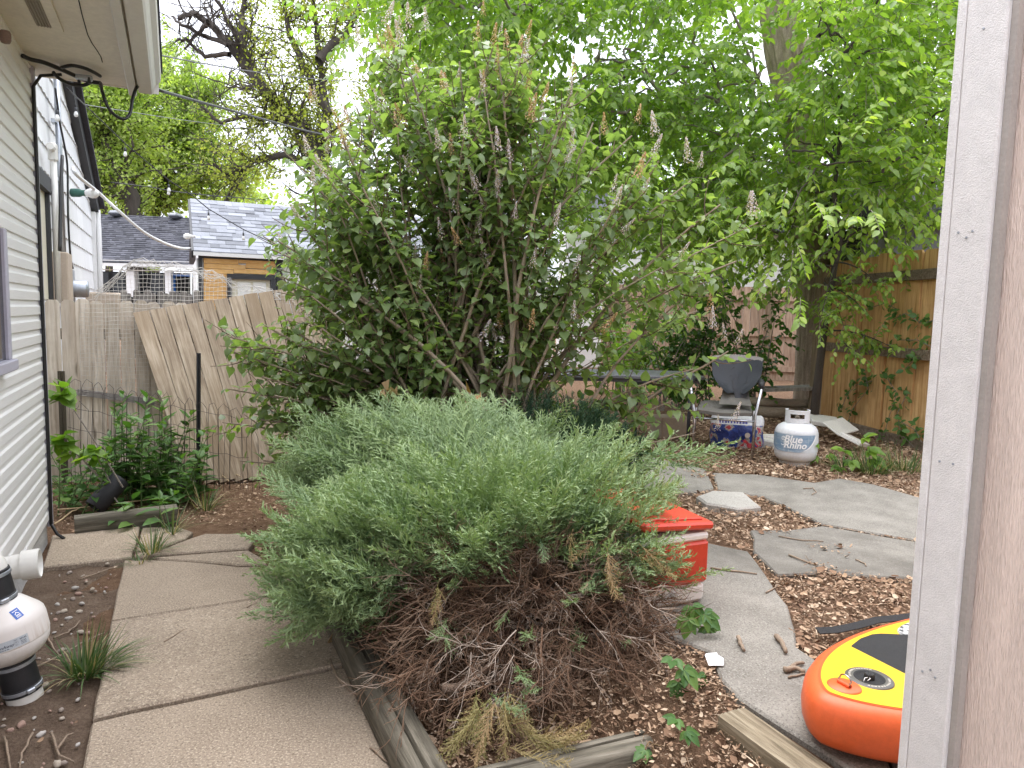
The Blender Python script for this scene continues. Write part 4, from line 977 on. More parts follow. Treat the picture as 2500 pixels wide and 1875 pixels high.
def strip(name, o, z, mat):
    P_ = ringpts(o, z); m = len(P_)//2; V = []; F_ = []
    for k in range(m+1): V += [P_[m-k], P_[(m+k) % len(P_)]]
    b = MB(); b.add(V, [(2*k, 2*k+2, 2*k+3, 2*k+1) for k in range(m)]); return b.build(name, mat, bx)
strip('seam', .006, TH+.0012, paint('orange_seam', (.66, .11, .03), .4, .1, 5, 0))
strip('deck', -.001, TH+.0026, m_ye)
padpx = [(2066, 1592), (2078, 1574), (2100, 1557), (2128, 1547), (2150, 1545), (2219, 1548), (2330, 1562), (2400, 1640), (2400, 1760), (2310, 1712), (2215, 1667), (2150, 1638), (2100, 1617), (2076, 1606)]
pp_ = [G(x, y, PZ+TH+.01)-bx.location for x, y in padpx]; b = MB(); b.prism([(p.dot(ax), p.dot(yb_)) for p in pp_], TH+.0035, TH+.009, .002); b.build('deck_pad', m_eva, bx)
m_camo = None
mcm, n_, l_, b_ = _nt('camo_print'); vv = _coord(n_, l_, rndo=False); ff = _noise(n_, l_, vv, 60, 2, .5); l_.new(_ramp(n_, l_, ff, [(.42, (.03, .03, .03)), (.44, (.3, .3, .3)), (.54, (.32, .32, .32)), (.56, (.75, .75, .75))]), b_.inputs['Base Color'])
for nd in n_:
    if nd.type == 'VALTORGB': nd.color_ramp.interpolation = 'CONSTANT'
b = MB(); b.lathe([(0, .002), (.05, .002), (.052, 0)], 28, (0, 0, 0)); b.v = [(v[0]*1.5, v[1]*.62, v[2]) for v in b.v]; o = b.build('camo_patch', mcm, bx); cq = G(2222, 1530, PZ+TH+.01)-bx.location; o.location = (cq.dot(ax), cq.dot(yb_)-.005, TH+.0038); o.rotation_euler = (0, 0, .25)
# valve
def bl_loc(px, py, dz=0): 
    p = G(px, py, PZ+TH+.01+dz); q = p-bx.location; return Vector((q.dot(ax), q.dot(yb_), TH+rocker(q.dot(ax))+.003+dz))
vv_ = bl_loc(2122, 1661); vr = .066
b = MB(); b.lathe([(.042, .004), (.062, .004), (.066, .001), (.066, -.002)], 36); val = b.build('valve_ring', paint('valve_grey', (.10, .095, .085), .45, .15, 20, .05), bx, True); val.location = vv_
for tx, r0_, a_ in ((14, .053, 90), (12, .053, 270)):
    me = bars_mesh(.11, .006, tx)
    for v in me.vertices:
        a = math.radians(a_)-v.co.x/r0_; r = r0_+v.co.y*1.0; v.co = (r*math.cos(a), r*math.sin(a), .0046)
    me.materials.clear(); me.materials.append(paint('valve_print', (.45, .42, .36), .5, .05, 5, 0)); link('lettering', me, val)
b = MB(); b.lathe([(0, .0012), (.034, .0012), (.037, .003), (.042, .0055), (.043, .003)], 32); b.build('valve_seat', m_eva, val, True)
b = MB(); b.lathe([(0, .016), (.012, .016), (.014, .012), (.015, -.004), (.022, -.005)], 20); b.box((0, 0, .012), (.034, .009, .014), Matrix.Rotation(.5, 3, 'Z'), .003); b.build('valve_cap', m_black, val, auto=40)
b = MB(); b.tube([(-.036, -.01, .004), (-.025, -.004, .009), (-.012, -.006, .01), (-.014, -.014, .01), (-.028, -.016, .008)], .0012, 5); b.build('valve_cord', m_print, val, True)
dp = bl_loc(2060, 1685); b = MB(); b.lathe([(0, .004), (.043, .004), (.046, .001), (.046, -.002)], 32); pat = b.build('ring_patch', m_or, bx, True); pat.location = dp
b = MB(); b.lathe([(.0065, -.02), (.0065, .02)], 12, R=Matrix.Rotation(math.pi/2, 3, 'X') @ Matrix.Identity(3), c=(0, 0, .008)); b.build('webbing', m_or, pat, True)
b = MB(); b.tube([(.0, -.019, .010), (.0, -.0185, .018)]+[(.004, .019*math.cos(a)*-1, .018+.015*math.sin(a)) for a in [math.pi*i/10 for i in range(11)]]+[(.0, .0185, .018), (.0, .019, .010)], .0022, 7); b.build('metal_ring', m_steel, pat, True)
st_ = thing('black_strap', 'flat black webbing strap lying on the dead leaves behind the paddle board', 'strap', G(2000, 1540, PZ+.03))
sp_ = [G(x, y, PZ+.035) for x, y in [(1996, 1540), (2040, 1538), (2090, 1528), (2140, 1514), (2190, 1509), (2240, 1503), (2300, 1500)]]
b = MB()
for p, q in zip(sp_, sp_[1:]): b.bar(p, q+(q-p).normalized()*.004, .034, .004, (0, -.3, 1))
b.build('webbing', m_eva, st_, world=True)

# ================================================================== TABLE
m_tab = paint('grey_black_metal', (.03, .032, .037), .5, .3, 6, .1); m_tabt = paint('dusty_tabletop', (.10, .103, .11), .55, .25, 3, .05)
tz = A(1700, 926, 6.3).z; tl = A(1240, 905, 7.0); 
tA, tB = PL(1725, 921, (0, 0, tz), (0, 0, 1)), PL(1240, 915, (0, 0, tz), (0, 0, 1))
tb = thing('patio_table', 'grey metal folding table under the lilac branches', 'table', (tA.x-.8, tA.y+.35, PZ-.05))
b = MB(); x1, x0_ = tA.x, tA.x-1.75; y0, y1 = tA.y, tA.y+.72
pts = [(x0_, y0), (x1-.06, y0), (x1, y0+.06), (x1, y1-.06), (x1-.06, y1), (x0_, y1)]
b.prism(pts, tz-.028, tz, .006); b.build('table_top', m_tabt, tb, world=True)
for (lx, ly) in ((x1-.13, y0+.06), (x1-.52, y1-.08), (x0_+.1, y0+.06), (x0_+.1, y1-.08)):
    b = MB(); b.tube([(lx, ly, PZ-.06), (lx, ly, tz-.028)], .016, 10); lg = b.build('leg', m_tab, tb, True, world=True)
b = MB(); b.tube([(x1-.13, y0+.06, tz-.12), (x1-.52, y1-.08, tz-.12)], .012, 8); b.tube([(x1-.13, y0+.08, tz-.06), (x1-.75, y0+.1, tz-.30)], .010, 8); b.build('brace', m_tab, tb, True, world=True)
b = MB(); b.box((x1-.8, y0+.03, tz-.045), (1.5, .02, .034)); b.build('apron', m_tab, tb, world=True)

# ================================================================== CHAIR
m_vin = paint('peeling_black_vinyl', (.045, .05, .06), .5, .35, 5, .35, stretch=(3, 3, .5)); m_foam = paint('grey_foam', (.13, .12, .105), .95, .25, 14, .5)
zTn = (A(1800, 871, 6.4).z-PZ+.045)+.02
def peel():
    m, n, l, b = _nt('cracked_vinyl'); v = _coord(n, l, (9, 9, 1.3), False); vo = n.new('ShaderNodeTexVoronoi'); vo.feature = 'DISTANCE_TO_EDGE'; vo.inputs['Scale'].default_value = 3; l.new(v, vo.inputs['Vector'])
    cr = _ramp(n, l, vo.outputs['Distance'], [(.0, (1, 1, 1)), (.035, (0, 0, 0))])
    f = _noise(n, l, _coord(n, l, (7, 7, 1.5), False), 3, 4, .6); msk = _ramp(n, l, f, [(.5, (0, 0, 0)), (.6, (1, 1, 1))])
    k = _mix(n, l, 1.0, cr, msk, 'MULTIPLY'); col = _mix(n, l, k, (.022, .025, .031), (.005, .005, .006))
    sx = n.new('ShaderNodeSeparateXYZ'); l.new(_coord(n, l, rndo=False), sx.inputs[0]); ad = n.new('ShaderNodeMath'); ad.operation = 'MULTIPLY_ADD'; ad.inputs[1].default_value = .10
    f2 = _noise(n, l, _coord(n, l, (1, 1, 1), False), 14, 4, .6); l.new(f2, ad.inputs[0]); l.new(sx.outputs['Z'], ad.inputs[2])
    top = _ramp(n, l, ad.outputs[0], [(zTn-.002, (0, 0, 0)), (zTn+.004, (1, 1, 1))]); bot = _ramp(n, l, ad.outputs[0], [(.50, (1, 1, 1)), (.51, (0, 0, 0))])
    col = _mix(n, l, top, col, (.26, .24, .22)); l.new(col, b.inputs['Base Color']); b.inputs['Roughness'].default_value = .5; _bump(n, l, b, k, .5, .01); return m
m_crack = peel()
c0 = G(1835, 1124, PZ); cl0 = G(1692, 1113, PZ); cen = (c0+cl0)/2
yaw = math.atan2((c0-cl0).y, (c0-cl0).x)
ch = thing('patio_chair', 'patio chair with peeling black vinyl back and chrome legs', 'chair', (cen.x, cen.y, PZ-.045), yaw)
hwid = (c0-cl0).length/2; DP = .50; SH = .46
def chq(px, py, dy):  # local from pixel at local y depth dy
    nrm = Vector((-math.sin(yaw), math.cos(yaw), 0)); p = PL(px, py, ch.location+nrm*dy, nrm)-ch.location
    return Vector((p.x*math.cos(yaw)+p.y*math.sin(yaw), dy, p.z))
tb_ = chq(1800, 871, DP*.8); bb_ = chq(1800, 958, DP*.72); sf = chq(1800, 1006, .04)
zT, zB, zS = tb_.z, bb_.z, sf.z
bl, br = chq(1738, 890, DP*.78).x, chq(1862, 890, DP*.78).x; bc = (bl+br)/2; bw_ = (br-bl)/2
# shell back: tapered bucket
V = []; F_ = []; nu, nv = 16, 12
for j in range(nv+1):
    v = j/nv; z = zT+(zB-zT)*v; w_ = bw_*(1-.06*v-.62*max(0, v-.35)**2.0/.42)
    for i in range(nu+1):
        u = -1+2*i/nu; V.append((bc+u*w_, DP*.8-.10*v+.02-.085*(u*u)*(1), z+(.018*(1-u*u) if j == 0 else 0)))
m0 = len(V); V += [(x, y+.03, z) for x, y, z in V]
for j in range(nv):
    for i in range(nu):
        a = j*(nu+1)+i; F_ += [(a, a+nu+1, a+nu+2, a+1), (m0+a, m0+a+1, m0+a+nu+2, m0+a+nu+1)]
for i in range(nu): F_ += [(i, i+1, m0+i+1, m0+i), (nv*(nu+1)+i+1, nv*(nu+1)+i, m0+nv*(nu+1)+i, m0+nv*(nu+1)+i+1)]
for j in range(nv): a = j*(nu+1); F_ += [(a, m0+a, m0+a+nu+1, a+nu+1), (a+nu, a+2*nu+1, m0+a+2*nu+1, m0+a+nu)]
b = MB(); b.add(V, F_); b.build('backrest', m_crack, ch, auto=50)
# foam neck between back and seat
V = []; F_ = []
for j in range(9):
    v = j/8; z = zB+.02+(zS+.03-zB)*v; w_ = bw_*(.52+.12*v*v)
    for i in range(nu+1): u = -1+2*i/nu; V.append((bc+u*w_, DP*.72-.06*v-.16*v**3-.03*u*u, z))
for j in range(8):
    for i in range(nu): a = j*(nu+1)+i; F_.append((a, a+nu+1, a+nu+2, a+1))
b = MB(); b.add(V, F_); b.build('back_foam', m_foam, ch, auto=60)
# ragged vinyl flap
b = MB(); b.add([(bc-.02, DP*.60, zB+.03), (bc+.10, DP*.60, zB+.03), (bc+.09, DP*.57, zB-.06), (bc+.05, DP*.54, zB-.13), (bc+.01, DP*.57, zB-.09)], [(0, 4, 3, 2, 1)]); b.build('vinyl_flap', m_vin, ch)
# seat
V = []; F_ = []
for j in range(11):
    v = j/10; y = -.02+(DP*.9)*v
    for i in range(nu+1):
        u = -1+2*i/nu; w_ = hwid*.95*(1-.10*abs(v-.4)); edge = abs(u)**6
        V.append((u*w_, y+(.05*u*u if j == 0 else 0), zS+.012+.035*v*v-.02*(1-u*u)*(1-v)-.015*edge))
m0 = len(V); V += [(x*.98, y, z-.028) for x, y, z in V]
for j in range(10):
    for i in range(nu): a = j*(nu+1)+i; F_ += [(a, a+1, a+nu+2, a+nu+1), (m0+a, m0+a+nu+1, m0+a+nu+2, m0+a+1)]
for i in range(nu): F_ += [(i, m0+i, m0+i+1, i+1), (10*(nu+1)+i, 10*(nu+1)+i+1, m0+10*(nu+1)+i+1, m0+10*(nu+1)+i)]
for j in range(10): a = j*(nu+1); F_ += [(a, a+nu+1, m0+a+nu+1, m0+a), (a+nu, m0+a+nu, m0+a+2*nu+1, a+2*nu+1)]
b = MB(); b.add(V, F_); b.build('seat', m_foam, ch, auto=50)
arm = chq(1870, 935, .22); az = arm.z
for s in (-1, 1):
    x = s*hwid
    b = MB(); b.tube([(x, 0, 0), (x+s*.01, .03, zS-.02), (x+s*.05, .12, az-.07), (x+s*.055, .17, az-.015), (x+s*.045, .30, az-.01), (x+s*.02, .40, az-.02)], .0125, 10); b.build('leg', m_steel, ch, True)
    b = MB(); b.tube([(x+s*.03, DP*.95, 0), (x+s*.005, DP*.72, zS-.02)], .012, 10); b.build('leg', paint('dull_chrome', (.4, .38, .36), .4, .2, 8, 0, metal=.9), ch, True)
    b = MB(); b.tube([(x+s*.052, .13, az-.035), (x+s*.055, .17, az+.004), (x+s*.048, .28, az+.008), (x+s*.03, .38, az)], [.018, .026, .026, .02], 10); b.build('armrest', m_black, ch, True)
b = MB(); b.tube([(-hwid, .02, zS-.07), (hwid, .02, zS-.07)], .010, 8); b.build('front_rail', m_steel, ch, True)
b = MB(); b.tube([(-hwid, .01, .06), (-hwid, DP*.9, .06)], .009, 8); b.tube([(hwid, DP*.75, zS-.06), (-hwid, DP*.75, zS-.06)], .010, 8); b.build('side_rail', m_steel, ch, True)

# ================================================================== CHARCOAL BAG
bgp = G(1808, 1096, PZ); bag = thing('paper_bag', 'blue and red printed bag slumped under the patio chair', 'bag', (bgp.x+.02, bgp.y+.20, PZ-.03), -.25)
def bagmat():
    m, n, l, b = _nt('bag_print'); v = _coord(n, l, rndo=False); sx = n.new('ShaderNodeSeparateXYZ'); l.new(v, sx.inputs[0])
    f = _noise(n, l, v, 9, 3, .5); col = _ramp(n, l, f, [(.40, (.015, .03, .16)), (.47, (.02, .05, .24)), (.53, (.30, .27, .24)), (.58, (.42, .40, .38)), (.60, (.42, .05, .06)), (.66, (.015, .03, .17))])
    for nd in n:
        if nd.type == 'VALTORGB': nd.color_ramp.interpolation = 'CONSTANT'
    tz_ = _ramp(n, l, sx.outputs['Z'], [(.235, (0, 0, 0)), (.237, (1, 1, 1))]); col = _mix(n, l, tz_, col, (.62, .62, .63))
    l.new(col, b.inputs['Base Color']); b.inputs['Roughness'].default_value = .35; f2 = _noise(n, l, v, 18, 5, .6); _bump(n, l, b, f2, .6, .03); return m
bgm = bagmat(); b = MB(); V = []; F_ = []; nu, nv = 28, 12
for j in range(nv+1):
    v = j/nv; z = .32*v
    for i in range(nu):
        a = 2*math.pi*i/nu; ex_ = .55; cx = math.copysign(abs(math.cos(a))**ex_, math.cos(a)); sy = math.copysign(abs(math.sin(a))**ex_, math.sin(a))
        w_ = .245*(1-.12*(2*v-1)**4); d_ = .10*(1-.75*max(0, v-.62)**1.2/.3)
        p = Vector((cx*w_, sy*max(d_, .015), z)); p += p.normalized()*.022*mnoise.noise((p.x*9, p.y*9, z*9)); V.append(tuple(p))
for j in range(nv):
    for i in range(nu): F_.append((j*nu+i, j*nu+(i+1) % nu, (j+1)*nu+(i+1) % nu, (j+1)*nu+i))
F_ += [tuple(range(nu))[::-1], tuple(nv*nu+i for i in range(nu))]
b.add(V, F_); b.build('sack', bgm, bag, auto=60)
def flat_mark(me, name, mat, loc, parent, rz=0.0):
    me.materials.clear(); me.materials.append(mat); o = link(name, me, parent, loc, (math.pi/2, 0, rz)); return o
b = MB(); b.lathe([(0, .002), (.024, .002)], 20); flat_mark(b.mesh('round_mark'), 'round_mark', paint('mark_tan', (.6, .5, .42), .5, .05, 5, 0), (.09, -.128, .15), bag)
sv = []
for i in range(10): r = .026 if i % 2 == 0 else .011; a = math.pi/2+math.pi*i/5; sv.append((r*math.cos(a), r*math.sin(a), .002))
b = MB(); b.add(sv+[(0, 0, .002)], [(i, (i+1) % 10, 10) for i in range(10)]); flat_mark(b.mesh('star_mark'), 'star_mark', paint('mark_red', (.55, .04, .05), .5, .05, 5, 0), (.07, -.128, .09), bag)
b = MB(); b.lathe([(0, .002), (.036, .002)], 24); flat_mark(b.mesh('round_mark'), 'round_mark', paint('mark_red2', (.5, .06, .07), .5, .05, 5, 0), (.13, -.128, .035), bag)
flat_mark(bars_mesh(.26, .02, 10), 'print_line', paint('mark_violet', (.1, .09, .4), .5, .05, 5, 0), (-.04, -.128, .265), bag)

# ================================================================== PROPANE TANK
tp_ = G(1960, 1138, PZ); TR_ = .172; tk = thing('propane_tank', 'white propane tank with faded blue label on dry leaves', 'gas tank', (tp_.x, tp_.y+TR_, PZ-.02), math.radians(-22))
m_tk = paint('tank_white', (.66, .67, .68), .38, .1, 6, .05); m_foot = paint('tank_foot', (.45, .43, .40), .55, .3, 7, .15)
b = MB(); b.lathe([(.120, 0), (.126, .004), (.128, .05), (.12, .055)], 40); b.build('foot_ring', m_foot, tk, auto=40)
prof = [(.10, .035), (.135, .042), (.160, .065), (.170, .10), (TR_, .125), (TR_, .205), (.1735, .207), (.1735, .213), (TR_, .215), (TR_, .275), (.166, .305), (.150, .33), (.12, .35), (.08, .362), (.03, .367), (0, .367)]
b = MB(); b.lathe(prof, 48); b.build('cylinder', m_tk, tk, auto=40)
# collar: partial cylinder with cut-out
b = MB(); rr = .098; nseg = 64; zc0, zc1 = .352, .465
a0 = math.radians(-90-128); a1 = math.radians(-90+128)
gr = 40
def collar_ok(a, z):
    d = math.degrees(a)+90; 
    if abs(d) < 36 and .398 < z < .440: return False
    if 30 < abs(d) < 56 and .356 < z < .366: return False
    return True
for i in range(gr*2):
    for j in range(16):
        aa, ab = a0+(a1-a0)*i/(gr*2), a0+(a1-a0)*(i+1)/(gr*2); za, zb = zc0+(zc1-zc0)*j/16, zc0+(zc1-zc0)*(j+1)/16
        if not collar_ok((aa+ab)/2, (za+zb)/2): continue
        q = [(rr*math.cos(aa), rr*math.sin(aa), za), (rr*math.cos(ab), rr*math.sin(ab), za), (rr*math.cos(ab), rr*math.sin(ab), zb), (rr*math.cos(aa), rr*math.sin(aa), zb)]
        q2 = [(x*.965, y*.965, z) for x, y, z in q]; b.add(q+q2, [(0, 1, 2, 3), (7, 6, 5, 4), (3, 2, 6, 7), (0, 4, 5, 1), (0, 3, 7, 4), (1, 5, 6, 2)])
b.tube([(rr*.983*math.cos(a0+(a1-a0)*i/40), rr*.983*math.sin(a0+(a1-a0)*i/40), zc1) for i in range(41)], .0045, 6)
b.build('collar', m_tk, tk)
b = MB(); b.lathe([(.02, 0), (.02, .05), (.014, .055), (.014, .075), (0, .075)], 14, (0, 0, .362)); b.tube([(0, 0, .398), (0, -.05, .398)], .013, 10); b.lathe([(.016, 0), (.018, .004), (.018, .022), (.012, .022), (.011, .006), (0, .006)], 14, (0, -.048, .398), Matrix.Rotation(math.pi/2, 3, 'X')); b.build('valve', paint('dull_brass', (.30, .25, .20), .45, .2, 12, .05, metal=.6), tk, auto=40)
b = MB(); b.lathe([(0, .012), (.022, .012), (.024, .004), (.022, -.004), (0, -.004)], 12, (0, 0, .44)); b.build('valve_knob', m_galv, tk, True)
# printed label
def labelmat():
    m, n, l, b = _nt('faded_label'); v = _coord(n, l, rndo=False); v2 = _coord(n, l, (30, 30, 2), False); f = _noise(n, l, v2, 5, 4, .6)
    f3 = _noise(n, l, v, 7, 3, .5); c = _mix(n, l, _ramp(n, l, f3, [(.4, (0, 0, 0)), (.7, (1, 1, 1))]), (.17, .27, .38), (.30, .39, .48))
    v3 = _coord(n, l, (2, 2, 34), False); f4 = _noise(n, l, v3, 4, 3, .6); k = _ramp(n, l, f4, [(.58, (0, 0, 0)), (.66, (.7,)*3)]); k2 = _ramp(n, l, f, [(.6, (0, 0, 0)), (.66, (.5,)*3)])
    c = _mix(n, l, k, c, (.66, .69, .71)); c = _mix(n, l, k2, c, (.62, .66, .69)); l.new(c, b.inputs['Base Color']); b.inputs['Roughness'].default_value = .5; return m
def tkr(z): return TR_
def wrapt(me, dz=0, ang=-90):
    for v in me.vertices:
        x, y, e = v.co; a = math.radians(ang)+x/TR_; r = TR_+.0016+e; v.co = (r*math.cos(a), r*math.sin(a), dz+y)
    me.update()
b = MB(); k, q = 44, 10; V = []
for j in range(q+1):
    for i in range(k+1):
        x = -.33+.66*i/k; V.append((x, -.078+.156*j/q, 0))
b.add(V, [(j*(k+1)+i, j*(k+1)+i+1, (j+1)*(k+1)+i+1, (j+1)*(k+1)+i) for j in range(q) for i in range(k)]); me = b.mesh('label_band')
for v in me.vertices: v.co.z = .0022 if .07 < v.co.y+.078 < .10 else 0
wrapt(me, .205); me.materials.append(paint('label_white', (.62, .65, .67), .5, .08, 6, 0)); me.polygons.foreach_set('use_smooth', [True]*len(me.polygons)); lb = link('label_band', me, tk)
# blue swoosh field: disc sector clipped by the band
b = MB(); V = []; n1 = 40
for i in range(n1+1):
    x = -.25+.44*i/n1; lo = -.074+.10*max(0, (x-.05)/.14)**1.8*1.2+.05*max(0, (-x-.12)/.13)**1.5; hi = .070
    V += [(x, min(lo, hi), .003), (x, hi, .003)]
b.add(V, [(2*i, 2*i+2, 2*i+3, 2*i+1) for i in range(n1)]); me = b.mesh('blue_field')
wrapt(me, .205, -98); me.materials.append(labelmat()); link('blue_field', me, lb)
for (tx, sz, x, y, bo) in (('Blue', .080, .0, .032, .002), ('Rhino', .074, .018, -.018, .002)):
    me = text_mesh(tx, sz, 0, .22, bo)
    for v in me.vertices: v.co.x += x; v.co.y += y; v.co.z = .0062
    wrapt(me, .205, -98); me.materials.clear(); me.materials.append(m_print); link('lettering', me, lb)
# ghosted emblem left of the words
b = MB()
for (r0, r1, w0, w1, cx_0, cy_0) in ((.013, .018, 20, 330, -.075, .035), (.006, .010, 0, 300, -.072, .036), (.012, .017, 200, 420, -.078, -.008)):
    kk = 18; V = []
    for i in range(kk+1):
        a = math.radians(w0+(w1-w0)*i/kk); V += [(cx_0+r0*math.cos(a), cy_0+r0*math.sin(a), .006), (cx_0+r1*math.cos(a), cy_0+r1*math.sin(a), .006)]
    b.add(V, [(2*i, 2*i+1, 2*i+3, 2*i+2) for i in range(kk)])
me = b.mesh('emblem'); wrapt(me, .205, -98); me.materials.append(m_print); link('emblem', me, lb)
b = MB(); V = []
for i in range(20): t = i/19; V += [(.06+.13*t**.8, -.06+.12*t**1.7, .0058), (.075+.13*t**.8, -.06+.12*t**1.7, .0058)]
b.add(V, [(2*i, 2*i+1, 2*i+3, 2*i+2) for i in range(19)]); me = b.mesh('swoosh'); wrapt(me, .205, -98); me.materials.append(m_print); link('swoosh', me, lb)

# ================================================================== DEBRIS BEHIND THE TANK
oct_c = G(1898, 1092, PZ); ob = thing('octagonal_block', 'white octagonal block with round hole behind the propane tank', 'block', (oct_c.x+.06, oct_c.y+.24, PZ-.02)); b = MB()
n = 8; V = []
for (r, z) in ((.23, 0), (.23, .06), (.215, .075)):
    for i in range(n): a = 2*math.pi*(i+.5)/n; V.append((r*math.cos(a), r*math.sin(a), z))
for (r, z) in ((.12, .075), (.115, .06), (.11, .0)):
    for i in range(n): a = 2*math.pi*(i+.5)/n; V.append((r*1.1*math.cos(a), r*math.sin(a), z))
F_ = []
for k in range(5):
    for i in range(n): F_.append((k*n+i, k*n+(i+1) % n, (k+1)*n+(i+1) % n, (k+1)*n+i))
b.add(V, F_); b.build('block', m_dirty_white, ob)
def slabbit(px, py, d, rot, label, name='broken_board', mat=None, z=None):
    p = G(px, py, PZ); b = MB(); b.box((0, 0, 0), d, None, .006); o = b.build(name, mat or m_dirty_white); o.location = (p.x, p.y, PZ+(z if z is not None else .05)); o.rotation_euler = rot; tag(o, label, 'board'); return o
slabbit(2050, 1075, (.30, .22, .02), (.5, -.12, .5), 'white tile board tilted against the honey brown fence', z=.14)
slabbit(2010, 1062, (.28, .22, .05), (.25, .1, -.2), 'dirty cream slab propped behind the propane tank', z=.15)
slabbit(2085, 1098, (.26, .2, .04), (.35, .2, .8), 'small white slab in the vines right of the propane tank', z=.09)
bx_ = G(1640, 1068, PZ); b = MB(); b.box((0, 0, .12), (.30, .25, .26), None, .008); o = b.build('cardboard_box', paint('tan_box', (.32, .25, .18), .85, .15, 5, .1)); o.location = (bx_.x, bx_.y+.15, PZ-.05); o.rotation_euler = (0, 0, .3); tag(o, 'tan square box standing under the table', 'box')
# log pile and plank beyond
for i, (px, py, L, r, rz) in enumerate(((1905, 1010, .9, .07, .1), (1930, 1000, .8, .055, -.1), (1880, 985, 1.0, .06, .2))):
    p = G(px, 1030, PZ); b = MB(); k = 9; b.tube([(L*(j/(k-1)-.5), .02*mnoise.noise((j*.6, i, 0)), .02*mnoise.noise((j*.6, i, 5))) for j in range(k)], [r*(1+.2*mnoise.noise((j*.9, i*3, 1))) for j in range(k)], 9)
    o = b.build('firewood_log', paint('pale_log', (.34, .28, .21), .9, .3, 7, .8, stretch=(.3, 1, 1)), None, True); o.location = (p.x, p.y+.5, PZ+[.05, .17, .06][i]); o['label'] = ['thick pale log lying behind the tank', 'thinner log resting on top of the other logs', 'pale log lying furthest left behind the chair'][i]; o['category'] = 'log'; o['group'] = 'logs behind the tank'; o.rotation_euler = (0, 0, rz)
b = MB(); p0, p1 = A(1860, 950, 8.8), A(1985, 946, 8.8); b.bar(p0, p1, .3, .04); tag(b.build('grey_plank', m_picket), 'grey plank laid on the logs behind the chair', 'plank')
# ================================================================== VEGETATION
def leaf_heart(curl=.16, fold=.12):
    mid = [(0, 0), (.25, 0), (.55, 0), (.82, 0), (1.06, 0)]; sd_ = [(-.07, .20), (.10, .385), (.36, .42), (.64, .28), (.86, .10)]
    V = [(x, 0) for x, _ in mid]; S = {}
    for s in (1, -1):
        for k, (x, y) in enumerate(sd_): S[(s, k)] = len(V); V.append((x, s*y))
    V = np.array([(x, y, fold*abs(y)*1.6-curl*x*x*1.2) for x, y in V]); F_ = []
    for s in (1, -1):
        q = [S[(s, k)] for k in range(5)]; tr = [(0, 1, q[1]), (0, q[1], q[0]), (1, q[2], q[1]), (1, 2, q[2]), (2, q[3], q[2]), (2, 3, q[3]), (3, q[4], q[3]), (3, 4, q[4])]
        F_ += tr if s > 0 else [t[::-1] for t in tr]
    return V, np.array(F_)
def leaf_oval(w_=.3, fold=.1, curl=.12):
    P_ = [(0, 0), (.45, 0), (1, 0), (.22, w_*.85), (.55, w_), (.85, w_*.45), (.22, -w_*.85), (.55, -w_), (.85, -w_*.45)]
    V = np.array([(x, y, fold*abs(y)*2-curl*x*x) for x, y in P_])
    return V, np.array([(0, 1, 3), (1, 4, 3), (1, 2, 5), (1, 5, 4), (0, 6, 1), (1, 6, 7), (1, 7, 8), (1, 8, 2)])
def leaf_quad(w_=.32):
    return np.array([(0, 0, 0), (.5, w_, .03), (1, 0, -.08), (.5, -w_, .03)], dtype=float), np.array([(0, 2, 1), (0, 3, 2)])
HEART = [leaf_heart(), leaf_heart(.30, .2), leaf_heart(.05, .22)]; OVAL = [leaf_oval(.32), leaf_oval(.28, .16, .3)]; LANCE = [leaf_oval(.17, .2, .25), leaf_oval(.21, .2, .1)]; QUAD = [leaf_quad()]
class Leaves:
    """collects leaf frames; builds the largest in view as parts and the rest as one part"""
    def __init__(s, bases): s.b = bases; s.it = []
    def put(s, p, d, up, size, k=None): s.it.append((Vector(p), Vector(d), Vector(up), size, rng.randrange(len(s.b)) if k is None else k))
    def build(s, mat, parent, nparts=0, name='leaf', rest='foliage', root=None):
        root = root or parent; off = root.location; it = s.it
        if nparts:
            def key(t):
                d = (t[0]-CO).length; px, py = project(t[0]); vis = (0 < px < 2500 and 0 < py < 1875)
                return d/t[3]*(.001 if vis else 1)
            it = sorted(it, key=key); near, it = it[:nparts], it[nparts:]
            mes = []
            for (bv, bf) in s.b:
                me = np_mesh(name, bv, bf, mat, None, None, True); mes.append(me)
            for (p, d, up, sz, k) in near:
                R_ = frame(d, up); link(name, mes[k], parent, M4=Matrix.Translation(p-off) @ (R_*sz).to_4x4())
        if not it: return None
        parts = []
        for k, (bv, bf) in enumerate(s.b):
            sel = [t for t in it if t[4] == k]
            if not sel: continue
            Ms = np.array([np.array(frame(t[1], t[2]))*t[3] for t in sel]); Ts = np.array([tuple(t[0]-off) for t in sel])
            parts.append(inst_np(bv, bf, Ms, Ts))
        V, F_, R_, T_ = cat_np(parts); me = np_mesh(rest, V, F_, mat, R_, None, True); o = link(rest, me, parent); o['kind'] = 'stuff'; return o
def bez(a, b, c, n):
    return [a*(1-t)**2+b*2*t*(1-t)+c*t*t for t in [i/n for i in range(n+1)]]

